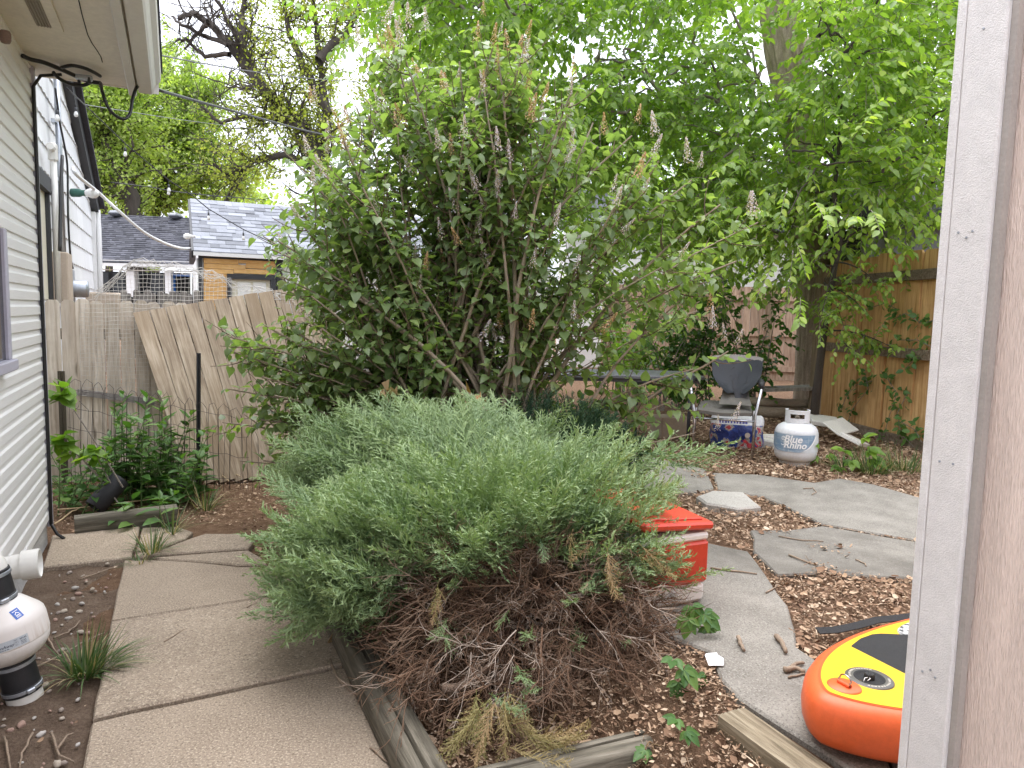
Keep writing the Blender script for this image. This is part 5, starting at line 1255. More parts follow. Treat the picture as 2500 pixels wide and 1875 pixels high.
# ---- materials
m_lil = leafmat('lilac_leaf', [(0, (.13, .19, .078)), (.5, (.18, .25, .102)), (.9, (.23, .305, .122)), (1, (.30, .36, .14))], .46, .36, None, .65)
m_lstem = paint('lilac_bark', (.30, .24, .18), .9, .3, 14, .4); m_ltwig = paint('lilac_twig', (.14, .095, .06), .8, .3, 10, .1)
m_fl = leafmat('lilac_bloom', [(0, (.48, .41, .46)), (.5, (.56, .49, .52)), (.8, (.44, .35, .27)), (1, (.38, .27, .17))], .2, .6)
m_fd = leafmat('faded_bloom', [(0, (.36, .20, .08)), (.5, (.46, .29, .14)), (1, (.56, .42, .28))], .15, .7)
m_elm = leafmat('elm_leaf', [(0, (.16, .26, .06)), (.45, (.24, .355, .08)), (.85, (.33, .45, .105)), (1, (.46, .55, .13))], .48, .36, None, .6)
m_elm2 = leafmat('elm_leaf_dark', [(0, (.15, .245, .058)), (.5, (.22, .335, .075)), (1, (.33, .44, .10))], .48, .36, None, .6)
m_sap = leafmat('bright_leaf', [(0, (.09, .18, .025)), (.6, (.15, .26, .035)), (1, (.23, .34, .05))], .4, .4)
m_weed = leafmat('weed_leaf', [(0, (.05, .125, .028)), (.6, (.085, .18, .040)), (1, (.14, .24, .055))], .3, .45)
m_far = leafmat('distant_leaf', [(0, (.24, .32, .085)), (.5, (.33, .42, .12)), (1, (.44, .51, .17))], .45, .5)
m_far2 = leafmat('sparse_leaf', [(0, (.24, .28, .05)), (.5, (.33, .37, .07)), (1, (.42, .42, .12))], .45, .5)
m_bark = paint('elm_bark', (.44, .35, .28), .95, .45, 5, 1, stretch=(5, 5, .6)); m_bark_d = paint('dark_bark', (.075, .062, .052), .95, .35, 6, .8, stretch=(3, 3, .6)); m_bark_g = paint('pale_bark', (.22, .19, .16), .9, .3, 6, .5)

# ---- LILAC
lil_c = Vector((-.28, 4.75, terr(-.28, 4.75)))
lil = thing('lilac_bush', 'tall lilac bush with fading pale flower spikes behind the juniper', 'bush', lil_c)
LV = Leaves(HEART); stems = MB(); twigs = MB(); tipsl = []
tips = [(545, 1030), (560, 950), (600, 880), (640, 790), (620, 1010), (675, 690), (690, 590), (735, 500), (760, 420), (800, 330), (870, 260), (945, 130), (1040, 200), (1120, 150), (1190, 130), (1290, 230), (1380, 250), (1450, 300), (1540, 330), (1610, 390), (1690, 440), (1760, 500), (1850, 545), (1800, 640), (1720, 690), (1700, 760), (1780, 860), (1690, 900), (1640, 980), (1560, 960), (1700, 1060), (1480, 1010)]
for i in range(40): tips.append((rng.uniform(550, 930), rng.uniform(800, 1130)))
for i in range(28): tips.append((rng.uniform(640, 950), rng.uniform(330, 840)))
for i in range(34): tips.append((rng.uniform(830, 1420), rng.uniform(80, 400)))
for i in range(38):
    a = rng.uniform(0, 2*math.pi); r = math.sqrt(rng.random()); tips.append((1170+r*math.cos(a)*520, 590+r*math.sin(a)*370))
def leafy(pts, nl0=.15, gap=.052, size=(.050, .080), flower=0):
    """pairs of heart leaves along a twig"""
    L = sum((pts[i+1]-pts[i]).length for i in range(len(pts)-1)); s = L*nl0; ph = rng.uniform(0, math.pi)
    while s < L:
        k = s/L*(len(pts)-1); i = min(int(k), len(pts)-2); p = pts[i].lerp(pts[i+1], k-i); t = (pts[i+1]-pts[i]).normalized()
        u = t.cross(Vector((0, 0, 1)));  u = u.normalized() if u.length > .1 else Vector((1, 0, 0)); w_ = t.cross(u)
        for sg in (1, -1):
            if rng.random() < .12: continue
            o = (u*math.cos(ph)+w_*math.sin(ph))*sg; d = (o*1.0+t*.45+Vector((0, 0, -.42))+jit(.35)).normalized()
            up = Vector((0, 0, 1))+t*.3+jit(.45); sz = rng.uniform(*size)*(1-.25*(s/L > .85))
            LV.put(p+o*.012+d*.012, d, up, sz)
        ph += math.pi/2+rng.uniform(-.3, .3); s += gap*rng.uniform(.75, 1.3)
for ti, (px, py) in enumerate(tips):
    manual = ti < 32
    D = 4.75+(rng.uniform(-.45, .35) if manual else rng.uniform(-.75, .8))
    if 32 <= ti < 72: D = rng.uniform(4.15, 4.8)
    tip = A(px, py, D); bx0 = lil_c+Vector((rng.uniform(-.45, .55), rng.uniform(-.35, .35), 0)); bx0.z = terr(bx0.x, bx0.y)-.05
    hor = Vector((tip.x-bx0.x, tip.y-bx0.y, 0)); mid = bx0+hor*.28+Vector((0, 0, (tip.z-bx0.z)*.62)); mid += jit(.08)
    pts = bez(bx0, mid, tip, 12); pts = [p+jit(.008) for p in pts]; L = (tip-bx0).length
    r0 = rng.uniform(.011, .021); stems.tube(pts, [r0*(1-.82*i/12)+.0018 for i in range(13)], 6, False)
    nt = max(6, int(L*(7 if 32 <= ti < 72 else 6.6)))
    for q in range(nt):
        v = rng.uniform(.34, .97); k = v*12; i = min(int(k), 11); p = pts[i].lerp(pts[i+1], k-i); t = (pts[i+1]-pts[i]).normalized()
        o = jit(1); o -= t*o.dot(t); o.normalize(); ln = rng.uniform(.16, .42)*(1.05-.35*v)
        e = p+(o*.75+t*.75+Vector((0, 0, .18))).normalized()*ln
        tw = bez(p, p+(o*.6+t*.2)*ln*.5, e, 5); twigs.tube(tw, [.0042, .0038, .0033, .0028, .0022, .0016], 4, False)
        leafy(tw, .25)
        if rng.random() < .17 and e.z > 1.2: tipsl.append((e, (tw[-1]-tw[-2]).normalized()))
    leafy(pts[8:], .1)
    if py < 720 or rng.random() < .3: tipsl.append((pts[-1], (pts[-1]-pts[-2]).normalized()))
stems.build('stem', m_lstem, lil, True, world=True); o = twigs.build('twigs', m_ltwig, lil, True, world=True); o['kind'] = 'stuff'
LV.build(m_lil, lil, 300)
# flower spikes
def panicle(seed, n):
    r_ = random.Random(seed); V = []; F_ = []; stem = []
    for i in range(n):
        t = (i+.5)/n; a = i*2.39996+r_.uniform(-.4, .4); rad = (.032*(1-t)**.9+.004)*r_.uniform(.6, 1.1); c = Vector((t*.17, rad*math.cos(a), rad*math.sin(a)))
        d = Vector((.5, math.cos(a), math.sin(a))).normalized(); R_ = frame(d, Vector((0, 0, 1))+jit(.5)); s = r_.uniform(.0045, .0085)
        q = [R_ @ Vector(v)*s+c for v in ((0, 1, 0), (0, 0, 1), (0, -1, 0), (0, 0, -1), (.5, .0, .0))]
        b = len(V); V += [tuple(x) for x in q]; F_ += [(b, b+1, b+4), (b+1, b+2, b+4), (b+2, b+3, b+4), (b+3, b, b+4)]
    for k in range(3):
        a = k*2.1; b = len(V); V += [(0, .0015*math.cos(a), .0015*math.sin(a)), (0, .0015*math.cos(a+2.1), .0015*math.sin(a+2.1)), (.17, 0, 0)]; F_.append((b, b+1, b+2))
    return np.array(V), np.array(F_)
pm = []
for s, n in ((1, 76), (2, 54), (3, 90)):
    v, f = panicle(s, n); pm.append((np_mesh('flower_spike', v, f, m_fl, np.repeat(nrg.random(len(v)//5+1), 5)[:len(v)]), np_mesh('flower_spike', v, f, m_fd, np.repeat(nrg.random(len(v)//5+1), 5)[:len(v)])))
extra = [(1165, 100), (880, 110), (1000, 70), (1475, 330), (1555, 300), (1600, 330), (1680, 400), (1710, 410), (1830, 520), (1845, 530), (1345, 770), (1400, 780), (1420, 780), (1240, 130), (1270, 260), (1300, 300), (770, 260), (850, 300), (800, 700), (1740, 800), (1770, 830), (1735, 770), (1800, 840), (1750, 1050), (1790, 1030), (760, 250), (940, 60), (1040, 75), (1180, 40)]
for (px, py) in extra: tipsl.append((A(px, py, 4.5+rng.uniform(-.3, .4)), Vector((rng.uniform(-.3, .3), rng.uniform(-.3, .1), 1)).normalized()))
for i, (p, d) in enumerate(tipsl[-260:]):
    d = (d+Vector((0, 0, .5))+jit(.2)).normalized(); s = rng.uniform(.55, .95); py = project(p)[1]
    fad = rng.random() < (.5 if py < 330 else .2)
    link('flower_spike', pm[rng.randrange(3)][1 if fad else 0], lil, M4=Matrix.Translation(p-lil.location) @ (frame(d, jit(1))*s).to_4x4())
# hanging dead leaf wads
for (px, py) in ((945, 965), (1165, 975), (1150, 985)):
    b = MB(); p = A(px, py, 4.2)
    for k in range(7):
        c = p+jit(.035); d = jit(1).normalized(); b.add([c, c+d*.06+jit(.02), c+d*.05+jit(.05), c+jit(.04)], [(0, 1, 2, 3)])
    b.build('dead_leaf', m_fd, lil, world=True)

# ---- JUNIPER
def frond(seed):
    r_ = random.Random(seed); V = []; F_ = []; T_ = []
    def tri(a, b, c, t0, t1):
        k = len(V); V.extend([tuple(a), tuple(b), tuple(c)]); T_.extend([t0, t0, t1]); F_.append((k, k+1, k+2))
    def ax(x): return Vector((x, .05*math.sin(x*3+seed), -.06*x+.16*x*x+.02*math.sin(x*5+seed)))
    for i in range(8):
        x0_, x1_ = i/8, (i+1)/8; w_ = .010*(1-.75*i/8)
        tri(ax(x0_)+Vector((0, w_, 0)), ax(x0_)-Vector((0, w_, 0)), ax(x1_), x0_*.7, x1_*.7); tri(ax(x0_)+Vector((0, 0, w_)), ax(x0_)-Vector((0, 0, w_)), ax(x1_), x0_*.7, x1_*.7)
    nb_ = 30
    for i in range(nb_):
        t = .10+.90*i/nb_+r_.uniform(-.01, .01); s = 1 if i % 2 else -1; ph = r_.uniform(-.9, .9); bl = (.34*(1-t)**.8+.07)*r_.uniform(.75, 1.15)
        an = math.radians(r_.uniform(26, 46)); d = Vector((math.cos(an), math.sin(an)*math.cos(ph)*s, math.sin(an)*math.sin(ph)+.10)).normalized(); o = ax(t)
        sidev = d.cross(Vector((0, 0, 1))).normalized(); nrm = d.cross(sidev); w_ = .0085
        tri(o+sidev*w_, o-sidev*w_, o+d*bl, t*.5, .9)
        m = max(4, int(bl/.034))
        for j in range(m):
            u = (j+.6)/m; p = o+d*bl*u; sg = 1 if (j+i) % 2 else -1; a2 = math.radians(r_.uniform(22, 50)); q = r_.uniform(-1.0, 1.0)
            dd = (d*math.cos(a2)+(sidev*math.cos(q)+nrm*math.sin(q))*math.sin(a2)*sg+Vector((0, 0, .12))).normalized(); ln = r_.uniform(.055, .095)*(1-.35*u)
            sv_ = dd.cross(Vector((r_.uniform(-1, 1), r_.uniform(-1, 1), r_.uniform(-1, 1)))).normalized()*.0078
            tri(p+sv_, p-sv_, p+dd*ln, .25+.4*u*t, .6+.4*t)
            if r_.random() < .35:
                p2 = p+dd*ln*.4; dd2 = (dd+sidev*sg*-.5+Vector((0, 0, .2))).normalized(); tri(p2+sv_*.8, p2-sv_*.8, p2+dd2*ln*.6, .3+.4*u*t, .6+.4*t)
    return np.array(V), np.array(F_), np.array(T_)
FR = [frond(s) for s in range(5)]
m_jun = leafmat('juniper_needle', [(0, (.066, .138, .068)), (.4, (.095, .178, .085)), (.75, (.13, .215, .09)), (1, (.18, .26, .09))], .14, .55, (.38, .475, .235), .4, .85)
m_jgold = leafmat('juniper_yellowing', [(0, (.22, .22, .08)), (.5, (.30, .25, .11)), (1, (.34, .22, .12))], .15, .7)
m_dead = leafmat('dead_twig', [(0, (.10, .058, .036)), (.35, (.165, .095, .058)), (.6, (.225, .14, .09)), (.85, (.30, .215, .155)), (1, (.42, .35, .29))], 0, .9)
m_jbark = paint('juniper_bark', (.18, .125, .09), .95, .35, 12, .8, stretch=(1, 1, .3))
jc = Vector((0.05, 2.95, terr(.05, 2.95))); jun = thing('juniper_bush', 'spreading grey green juniper with brown bare underside in the timber edged bed', 'bush', jc)
domes = [(Vector((-.09, 2.98, .38)), Vector((.80, .58, .40)), 1.0), (Vector((-.42, 3.92, .47)), Vector((.76, .50, .43)), .8), (Vector((.30, 3.22, .40)), Vector((.45, .60, .43)), .55), (Vector((-.54, 3.10, .28)), Vector((.50, .52, .36)), .40)]
hub = Vector((-.02, 3.15, -.15)); items = []; tot = sum(d[2] for d in domes)
def inside(p, f=.72):
    return any(((p.x-c.x)/(r.x*f))**2+((p.y-c.y)/(r.y*f))**2+((p.z-c.z)/(r.z*f))**2 < 1 for c, r, _ in domes)
tries = 0
while len(items) < 860 and tries < 30000:
    tries += 1
    q = rng.random()*tot
    for c, r, w_ in domes:
        q -= w_
        if q <= 0: break
    n = Vector((rng.gauss(0, 1), rng.gauss(0, 1), rng.gauss(0, 1))).normalized()
    if n.z < -.35: continue
    sc = rng.uniform(.80, 1.04); lump = 1+.22*mnoise.noise((n.x*2.9+c.x, n.y*2.9, n.z*2.9)); p = c+Vector((n.x*r.x, n.y*r.y, n.z*r.z))*sc*lump
    if p.z < .10: continue
    if inside(p): continue
    px, py = project(p)
    # bare front underside
    if p.y < 3.1 and 885+(1400-py)*.3 < px < 1640 and py > 1330+30*math.sin(px*.013)+abs(px-1240)*.18 and rng.random() > .07: continue
    if p.y < 3.2 and px > 1500 and py > 1470: continue
    d = (p-hub); d.z *= .30; d.normalize(); d = (d*1.0+n*.22+Vector((0, 0, .16))+jit(.24)).normalized()
    ln = rng.uniform(.28, .48); items.append((p-d*ln*.72, d, Vector((0, 0, 1))+n*.5+jit(.4), ln, rng.randrange(5)))
for i in range(430):
    c, r, _ = domes[rng.choice((0, 0, 1, 1, 2, 3))]; n = Vector((rng.gauss(0, 1), rng.gauss(0, 1), abs(rng.gauss(0, .7)))).normalized(); p = c+Vector((n.x*r.x, n.y*r.y, n.z*r.z))*rng.uniform(1.02, 1.10)
    if inside(p, 1.0): continue
    px, py = project(p)
    if p.y < 3.1 and 885 < px < 1700 and py > 1270: continue
    d = (p-hub); d.z *= .4; d.normalize(); d = (d+Vector((0, 0, .18))+jit(.14)).normalized(); ln = rng.uniform(.38, .62); items.append((p-d*ln*.85, d, Vector((0, 0, 1))+jit(.3), ln, rng.randrange(5)))
# long leader shoots that break the outline
for (px, py, D, dx, dz) in ((1780, 1110, 3.3, 1, .18), (1690, 1390, 2.8, 1, .0), (1650, 1300, 3.0, 1, .1), (1640, 1360, 2.9, 1, .0), (1610, 1420, 2.8, 1, -.1), (1660, 1220, 3.2, 1, .15), (1620, 1270, 3.0, 1, .1), (1600, 1160, 3.4, 1, .25), (690, 1020, 3.8, -1, .35), (660, 1090, 3.6, -1, .25), (640, 1170, 3.4, -1, .2), (620, 1340, 3.1, -1, .02), (1000, 1010, 4.1, -.3, .9), (1240, 1020, 4.0, .2, .9), (1390, 1010, 3.9, .5, .6), (1090, 1090, 3.5, -.6, .5), (1500, 1060, 3.7, .8, .4), (1600, 1230, 3.1, 1, .1), (700, 1580, 2.75, -.7, -.6), (680, 1500, 2.8, -.9, -.3), (740, 1550, 2.7, -.4, -.6), (820, 1040, 3.9, -.7, .6), (905, 1060, 3.6, -.8, .45)):
    for k in range(3):
        d = Vector((dx, rng.uniform(-.3, .3), dz)).normalized()+jit(.16); d.normalize(); ln = rng.uniform(.34, .5); p = A(px+rng.uniform(-25, 25), py+rng.uniform(-20, 20), D+rng.uniform(-.1, .1)); items.append((p-d*ln, d, Vector((0, 0, 1))+jit(.4), ln, rng.randrange(5)))
# scattered live tufts on the bare front
tufts = [(1200, 1400, 2.55), (1100, 1440, 2.5), (1240, 1500, 2.45), (1310, 1550, 2.4), (1440, 1420, 2.5), (1510, 1560, 2.5), (1060, 1540, 2.4), (1400, 1470, 2.45), (1600, 1330, 2.65), (1560, 1400, 2.6), (1330, 1350, 2.6), (960, 1420, 2.55), (900, 1500, 2.5), (850, 1450, 2.55), (1260, 1660, 2.2), (1280, 1700, 2.15), (1240, 1720, 2.15), (1290, 1740, 2.12)]
for (px, py, D) in tufts:
    for k in range(1):
        d = Vector((rng.uniform(-.7, .7), -.8, rng.uniform(-.5, .4))).normalized(); ln = rng.uniform(.11, .19); p = A(px+rng.uniform(-20, 20), py+rng.uniform(-15, 15), D); items.append((p-d*ln*.5, d, Vector((0, 0, 1))+jit(.5), ln, rng.randrange(5)))
def _clear(t):
    q = project(t[0]+t[1]*t[3]); return not (q[0] > 1680 and 1190 < q[1] < 1500 and rng.random() < .93)
items = [t for t in items if _clear(t)]
items.sort(key=lambda t: (t[0]+t[1]*t[3]-CO).length/t[3])
fm = [np_mesh('frond', v, f, m_jun, None, t) for v, f, t in FR]
for (p, d, up, ln, k) in items[:300]: link('frond', fm[k], jun, M4=Matrix.Translation(p-jc) @ (frame(d, up)*ln).to_4x4())
def merge_fronds(its, bases, mat, name, parent, off):
    parts = []
    for k in range(len(bases)):
        sel = [t for t in its if t[4] == k]
        if sel: parts.append(inst_np(bases[k][0], bases[k][1], np.array([np.array(frame(t[1], t[2]))*t[3] for t in sel]), np.array([tuple(t[0]-off) for t in sel]), bases[k][2]))
    V, F_, R_, T_ = cat_np(parts); o = link(name, np_mesh(name, V, F_, mat, R_, T_), parent); o['kind'] = 'stuff'; return o
merge_fronds(items[300:], FR, m_jun, 'foliage', jun, jc)
gold = []
for (px, py, D, dx, dz) in ((1120, 1800, 2.12, -.5, -.8), (1180, 1830, 2.08, -.1, -.9), (1090, 1850, 2.05, -.6, -.8), (1230, 1850, 2.05, .2, -.9), (1330, 1830, 2.05, .9, -.4), (1400, 1850, 2.05, 1, -.3), (1420, 1810, 2.08, 1, .1), (1300, 1800, 2.1, .6, -.5), (1160, 1870, 2.03, -.2, -1), (1060, 1520, 2.4, -.2, -.8), (1440, 1790, 2.08, .8, .6), (1520, 1470, 2.5, .3, -.6), (1390, 1390, 2.6, -.2, -.5), (1640, 1420, 2.6, .5, -.5)):
    for k in range(2):
        d = (Vector((dx, -.35, dz))+jit(.3)).normalized(); ln = rng.uniform(.13, .22); p = A(px+rng.uniform(-15, 15), py+rng.uniform(-15, 15), D+rng.uniform(-.02, .05)); gold.append((p-d*ln, d, Vector((0, 0, 1))+jit(.5), ln, rng.randrange(5)))
gm = [np_mesh('yellowed_frond', v, f, m_jgold, None, t) for v, f, t in FR]
for (p, d, up, ln, k) in gold: link('yellowed_frond', gm[k], jun, M4=Matrix.Translation(p-jc) @ (frame(d, up)*ln).to_4x4())
# dead twig fans
def deadfan(seed):
    r_ = random.Random(seed+50); b = MB()
    def br(p, d, ln, r, lv):
        pts = [p]; k = 4
        for i in range(k): d = (d+Vector((r_.uniform(-.2, .2), r_.uniform(-.2, .2), r_.uniform(-.2, .2)-.04))).normalized(); pts.append(pts[-1]+d*ln/k)
        b.tube(pts, [r*(1-.7*i/k) for i in range(k+1)], 3, False)
        if lv:
            for q in range(5 if lv == 2 else 4):
                i = r_.randrange(1, k+1); o = Vector((r_.uniform(-.3, .5), r_.uniform(-1, 1), r_.uniform(-1, 1))).normalized(); br(pts[i], (d*.9+o*.75).normalized(), ln*r_.uniform(.35, .6), r*.6, lv-1)
    br(Vector((0, 0, 0)), Vector((1, 0, 0)), .8, .014, 2); V = np.array(b.v); F_ = np.array(b.f); return V, F_, np.zeros(len(V))
DF = [deadfan(s) for s in range(6)]; dead = []
hub2 = Vector((.12, 2.95, .16))
for i in range(860):
    px = rng.uniform(930, 1610); lo = 1290+abs(px-1240)*.12; hi = 1790-abs(px-1230)*.38; py = rng.uniform(lo, max(lo+30, hi)); f = (py-1330)/460; D = 2.72-.62*f+rng.uniform(-.02, .42)
    p = A(px, py, D); 
    if p.z < terr(p.x, p.y)+.01: p.z = terr(p.x, p.y)+rng.uniform(.015, .06)
    d = (p-hub2); d.z *= .6; d.normalize(); d = (d+jit(.5)+Vector((0, -.1, -.12))).normalized(); ln = rng.uniform(.14, .34); dead.append((p-d*ln*.8, d, jit(1), ln, rng.randrange(6)))
merge_fronds(dead, DF, m_dead, 'dead_twigs', jun, jc)
js = MB()
for i in range(34):
    c, r, _ = domes[rng.randrange(4)]; e = c+Vector((rng.uniform(-.8, .8)*r.x, rng.uniform(-.8, .6)*r.y, rng.uniform(-.1, .6)*r.z)); s0_ = Vector((rng.uniform(-.05, .3), rng.uniform(2.75, 3.2), 0)); s0_.z = terr(s0_.x, s0_.y)-.03
    pts = bez(s0_, s0_.lerp(e, .45)+Vector((0, 0, .02))+jit(.1), e, 8); r0 = rng.uniform(.008, .022); js.tube([p+jit(.008) for p in pts], [r0*(1-.75*i_/8) for i_ in range(9)], 6, False)
for (a_, b_) in (((1370, 1690, 2.45), (1330, 1640, 2.5)), ((1650, 1600, 2.5), (1400, 1640, 2.55)), ((1200, 1620, 2.4), (1080, 1680, 2.3)), ((1340, 1700, 2.4), (1400, 1600, 2.6))):
    p, q = A(*a_), A(*b_); js.tube(bez(p, (p+q)/2+jit(.06), q, 6), [.010, .012, .013, .014, .015, .016, .017], 6)
js.build('stem', m_jbark, jun, True, world=True)
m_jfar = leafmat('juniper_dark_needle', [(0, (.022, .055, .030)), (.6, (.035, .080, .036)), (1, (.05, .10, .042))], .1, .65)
# darker low juniper behind
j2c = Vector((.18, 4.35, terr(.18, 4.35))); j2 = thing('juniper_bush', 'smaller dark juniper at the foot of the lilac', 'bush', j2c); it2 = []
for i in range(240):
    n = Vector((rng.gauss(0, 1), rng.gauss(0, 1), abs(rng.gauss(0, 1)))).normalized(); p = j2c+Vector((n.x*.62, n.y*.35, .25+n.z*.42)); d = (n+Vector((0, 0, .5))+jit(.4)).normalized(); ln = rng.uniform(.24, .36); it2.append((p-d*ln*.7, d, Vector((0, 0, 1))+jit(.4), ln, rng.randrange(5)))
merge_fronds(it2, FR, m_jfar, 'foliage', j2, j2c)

# ---- generic spray crown
def spray(LVs, tw, p, d, ln, nl, size, droop=.5, r=.0035, flat=True):
    e = p+d*ln+Vector((0, 0, -droop*ln*.6)); pts = bez(p, p+d*ln*.55, e, 4)
    if tw is not None: tw.tube(pts, [r, r*.85, r*.7, r*.5, r*.3], 3, False)
    for i in range(nl):
        v = .12+.88*i/nl; k = v*4; j = min(int(k), 3); q = pts[j].lerp(pts[j+1], k-j); t = (pts[j+1]-pts[j]).normalized(); s = t.cross(Vector((0, 0, 1)))
        s = s.normalized() if s.length > .05 else Vector((1, 0, 0)); sg = 1 if i % 2 else -1
        dd = (s*sg*.9+t*.55+Vector((0, 0, -.45))+jit(.4)).normalized(); LVs.put(q, dd, Vector((0, 0, 1))+jit(.6), rng.uniform(*size))
# ---- ELM right
tb0 = G(1985, 1000, .2); elm = thing('elm_tree', 'large elm with furrowed trunk and drooping bright green leaves', 'tree', (tb0.x, tb0.y, terr(tb0.x, tb0.y)))
def ptrunk(pts, n=14, amp=.03):
    return pts
tk_ = MB(); TP = [(A(1985, 1010, 9.6), .27), (A(1980, 930, 9.6), .215), (A(1985, 780, 9.6), .20), (A(1983, 620, 9.6), .20), (A(1962, 420, 9.5), .20), (A(1945, 300, 9.5), .20), (A(1915, 120, 9.4), .235), (A(1895, -40, 9.3), .25), (A(1870, -300, 9.2), .22)]
def bark_tube(b, P_, n=30, amp=.10, seed=0):
    pts = []; rr = []
    for i in range(len(P_)-1):
        for k in range(8): t = k/8; pts.append(P_[i][0].lerp(P_[i+1][0], t)); rr.append(P_[i][1]*(1-t)+P_[i+1][1]*t)
    pts.append(P_[-1][0]); rr.append(P_[-1][1]); s0_ = len(b.v); b.tube(pts, rr, n)
    for i in range(len(pts)):
        for j in range(n):
            v = Vector(b.v[s0_+i*n+j]); o = v-pts[i]; f = 1+amp*(mnoise.noise((j*1.3+seed, pts[i].z*1.6, seed)))+amp*.9*(1 if (j+int(pts[i].z*1.4+mnoise.noise((j, seed, pts[i].z))*1.5)) % 3 == 0 else 0)*-.8; b.v[s0_+i*n+j] = tuple(pts[i]+o*f)
bark_tube(tk_, TP, 36, .11, 3)
bark_tube(tk_, [(A(1925, 180, 9.4), .14), (A(1990, 100, 9.7), .12), (A(2070, 40, 10), .12), (A(2085, -60, 10.2), .11)], 20, .10, 9)
tk_.build('trunk', m_bark, elm, world=True, auto=25)
sapb = G(1988, 985, PZ); sap = thing('elm_sapling', 'young elm with slim dark stem growing in front of the honey brown fence', 'tree', (sapb.x, 7.6, terr(sapb.x, 7.6)))
SB = MB(); spts = [A(1988, 1010, 7.6), A(2000, 900, 7.6), A(2012, 808, 7.6), A(2037, 652, 7.6), A(2050, 593, 7.55), A(2036, 470, 7.5), A(2045, 400, 7.5), A(2052, 280, 7.5), A(2060, 150, 7.5)]
SB.tube(spts, [.05, .043, .038, .033, .030, .024, .018, .012, .006], 8)
def elm_ok(px, py):
    if px < 940 or px > 2420: return False
    if px < 1250: return py < 260-(1250-px)*.45
    if px < 1480: return py < 330+(px-1250)*1.1
    if px < 1900: return py < 640
    if px > 2060: return py < 500
    return py < 640
holes = [(1530, 60, 75, 55), (1610, 55, 45, 40), (1400, 110, 50, 60), (1480, 20, 40, 40), (1640, 350, 40, 45), (1908, 80, 75, 130), (1960, 320, 45, 60), (1985, 590, 40, 60), (1540, 490, 40, 35), (1500, 430, 55, 35)]
def hole(px, py, m=1.0): return any(((px-x)/(a*m))**2+((py-y)/(b_*m))**2 < 1 for x, y, a, b_ in holes)
EL, ES = Leaves(OVAL), Leaves(OVAL); etw, stw, limb = MB(), MB(), MB(); cl = []
while len(cl) < 225:
    px, py = rng.uniform(940, 2420), rng.uniform(-120, 690)
    if not elm_ok(px, py) or hole(px, py, 1.15): continue
    D = rng.uniform(7.2, 10.6) if px < 1900 else rng.uniform(6.4, 9.5)
    if px > 2150 and py > 470 and D < 6.9: D = 7.4
    cl.append((px, py, D))
nodes = {True: list(spts[4:]), False: [A(1945-.19*(300-y_), y_, 9.4) for y_ in range(-300, 330, 60)]}
cl.sort(key=lambda t: abs(t[0]-1950)+abs(t[1])*.3)
for (px, py, D) in cl:
    c = A(px, py, D); s = px > 1880 and D < 8.2
    src = min(nodes[s], key=lambda q: (q-c).length); nodes[s].append(c)
    mid = (src+c)/2+Vector((0, 0, .22 if not s else .12))+jit(.15)
    lp = bez(src, mid, c+Vector((0, 0, .1)), 7)
    r0 = .016 if not s else .010; (SB if s else limb).tube([p+jit(.02) for p in lp], [r0*(1-.6*i/7)+.002 for i in range(8)], 5, False)
    out = (c-src); out.z *= .3; out = out.normalized() if out.length > .01 else Vector((-1, 0, 0))
    for k in range(25 if not s else 22):
        off = Vector((rng.gauss(0, .34), rng.gauss(0, .34), rng.gauss(0, .27))); p = c+off; q = project(p)
        if hole(q[0], q[1]-25, 1.0) and rng.random() < .95: continue
        if q[1] > 730 and q[0] < 1900: continue
        d = (out*.5+Vector((off.x, off.y, off.z*.6)).normalized()*.8+jit(.4)).normalized(); spray(ES if s else EL, stw if s else etw, p, d, rng.uniform(.28, .55), rng.randrange(9, 15), (.062, .105) if not s else (.06, .095), .38)
# fence-side hanging branches of the sapling
for (x0_, y0_, x1_, y1_) in ((2045, 600, 1900, 730), (2012, 700, 2110, 760), (2012, 690, 2060, 800), (2040, 640, 2150, 700), (2012, 808, 2180, 850), (2050, 593, 2290, 480), (2050, 600, 2270, 540), (2037, 652, 2000, 800), (2060, 560, 2320, 560), (2030, 480, 2240, 440), (2012, 820, 2080, 860), (2037, 650, 1880, 690)):
    a, c = A(x0_, y0_, 7.55), A(x1_, y1_, rng.uniform(6.9, 7.3)); lp = bez(a, (a+c)/2+Vector((0, 0, .12)), c, 8); SB.tube(lp, [.011-.0011*i for i in range(9)], 5, False)
    for k in range(13):
        v = rng.uniform(.3, 1)*8; i = min(int(v), 7); p = lp[i].lerp(lp[i+1], v-i); d = ((c-a).normalized()*.5+jit(.9)).normalized(); spray(ES, stw, p, d, rng.uniform(.16, .32), rng.randrange(7, 11), (.045, .075), .5)
limb.build('limbs', m_bark_g, elm, True, world=True)['kind'] = 'stuff'; o = etw.build('twigs', m_bark_g, elm, world=True); o['kind'] = 'stuff'; EL.build(m_elm2, elm, 150)
SB.build('trunk', m_bark_d, sap, True, world=True); o = stw.build('twigs', m_bark_g, sap, world=True); o['kind'] = 'stuff'; ES.build(m_elm, sap, 300)
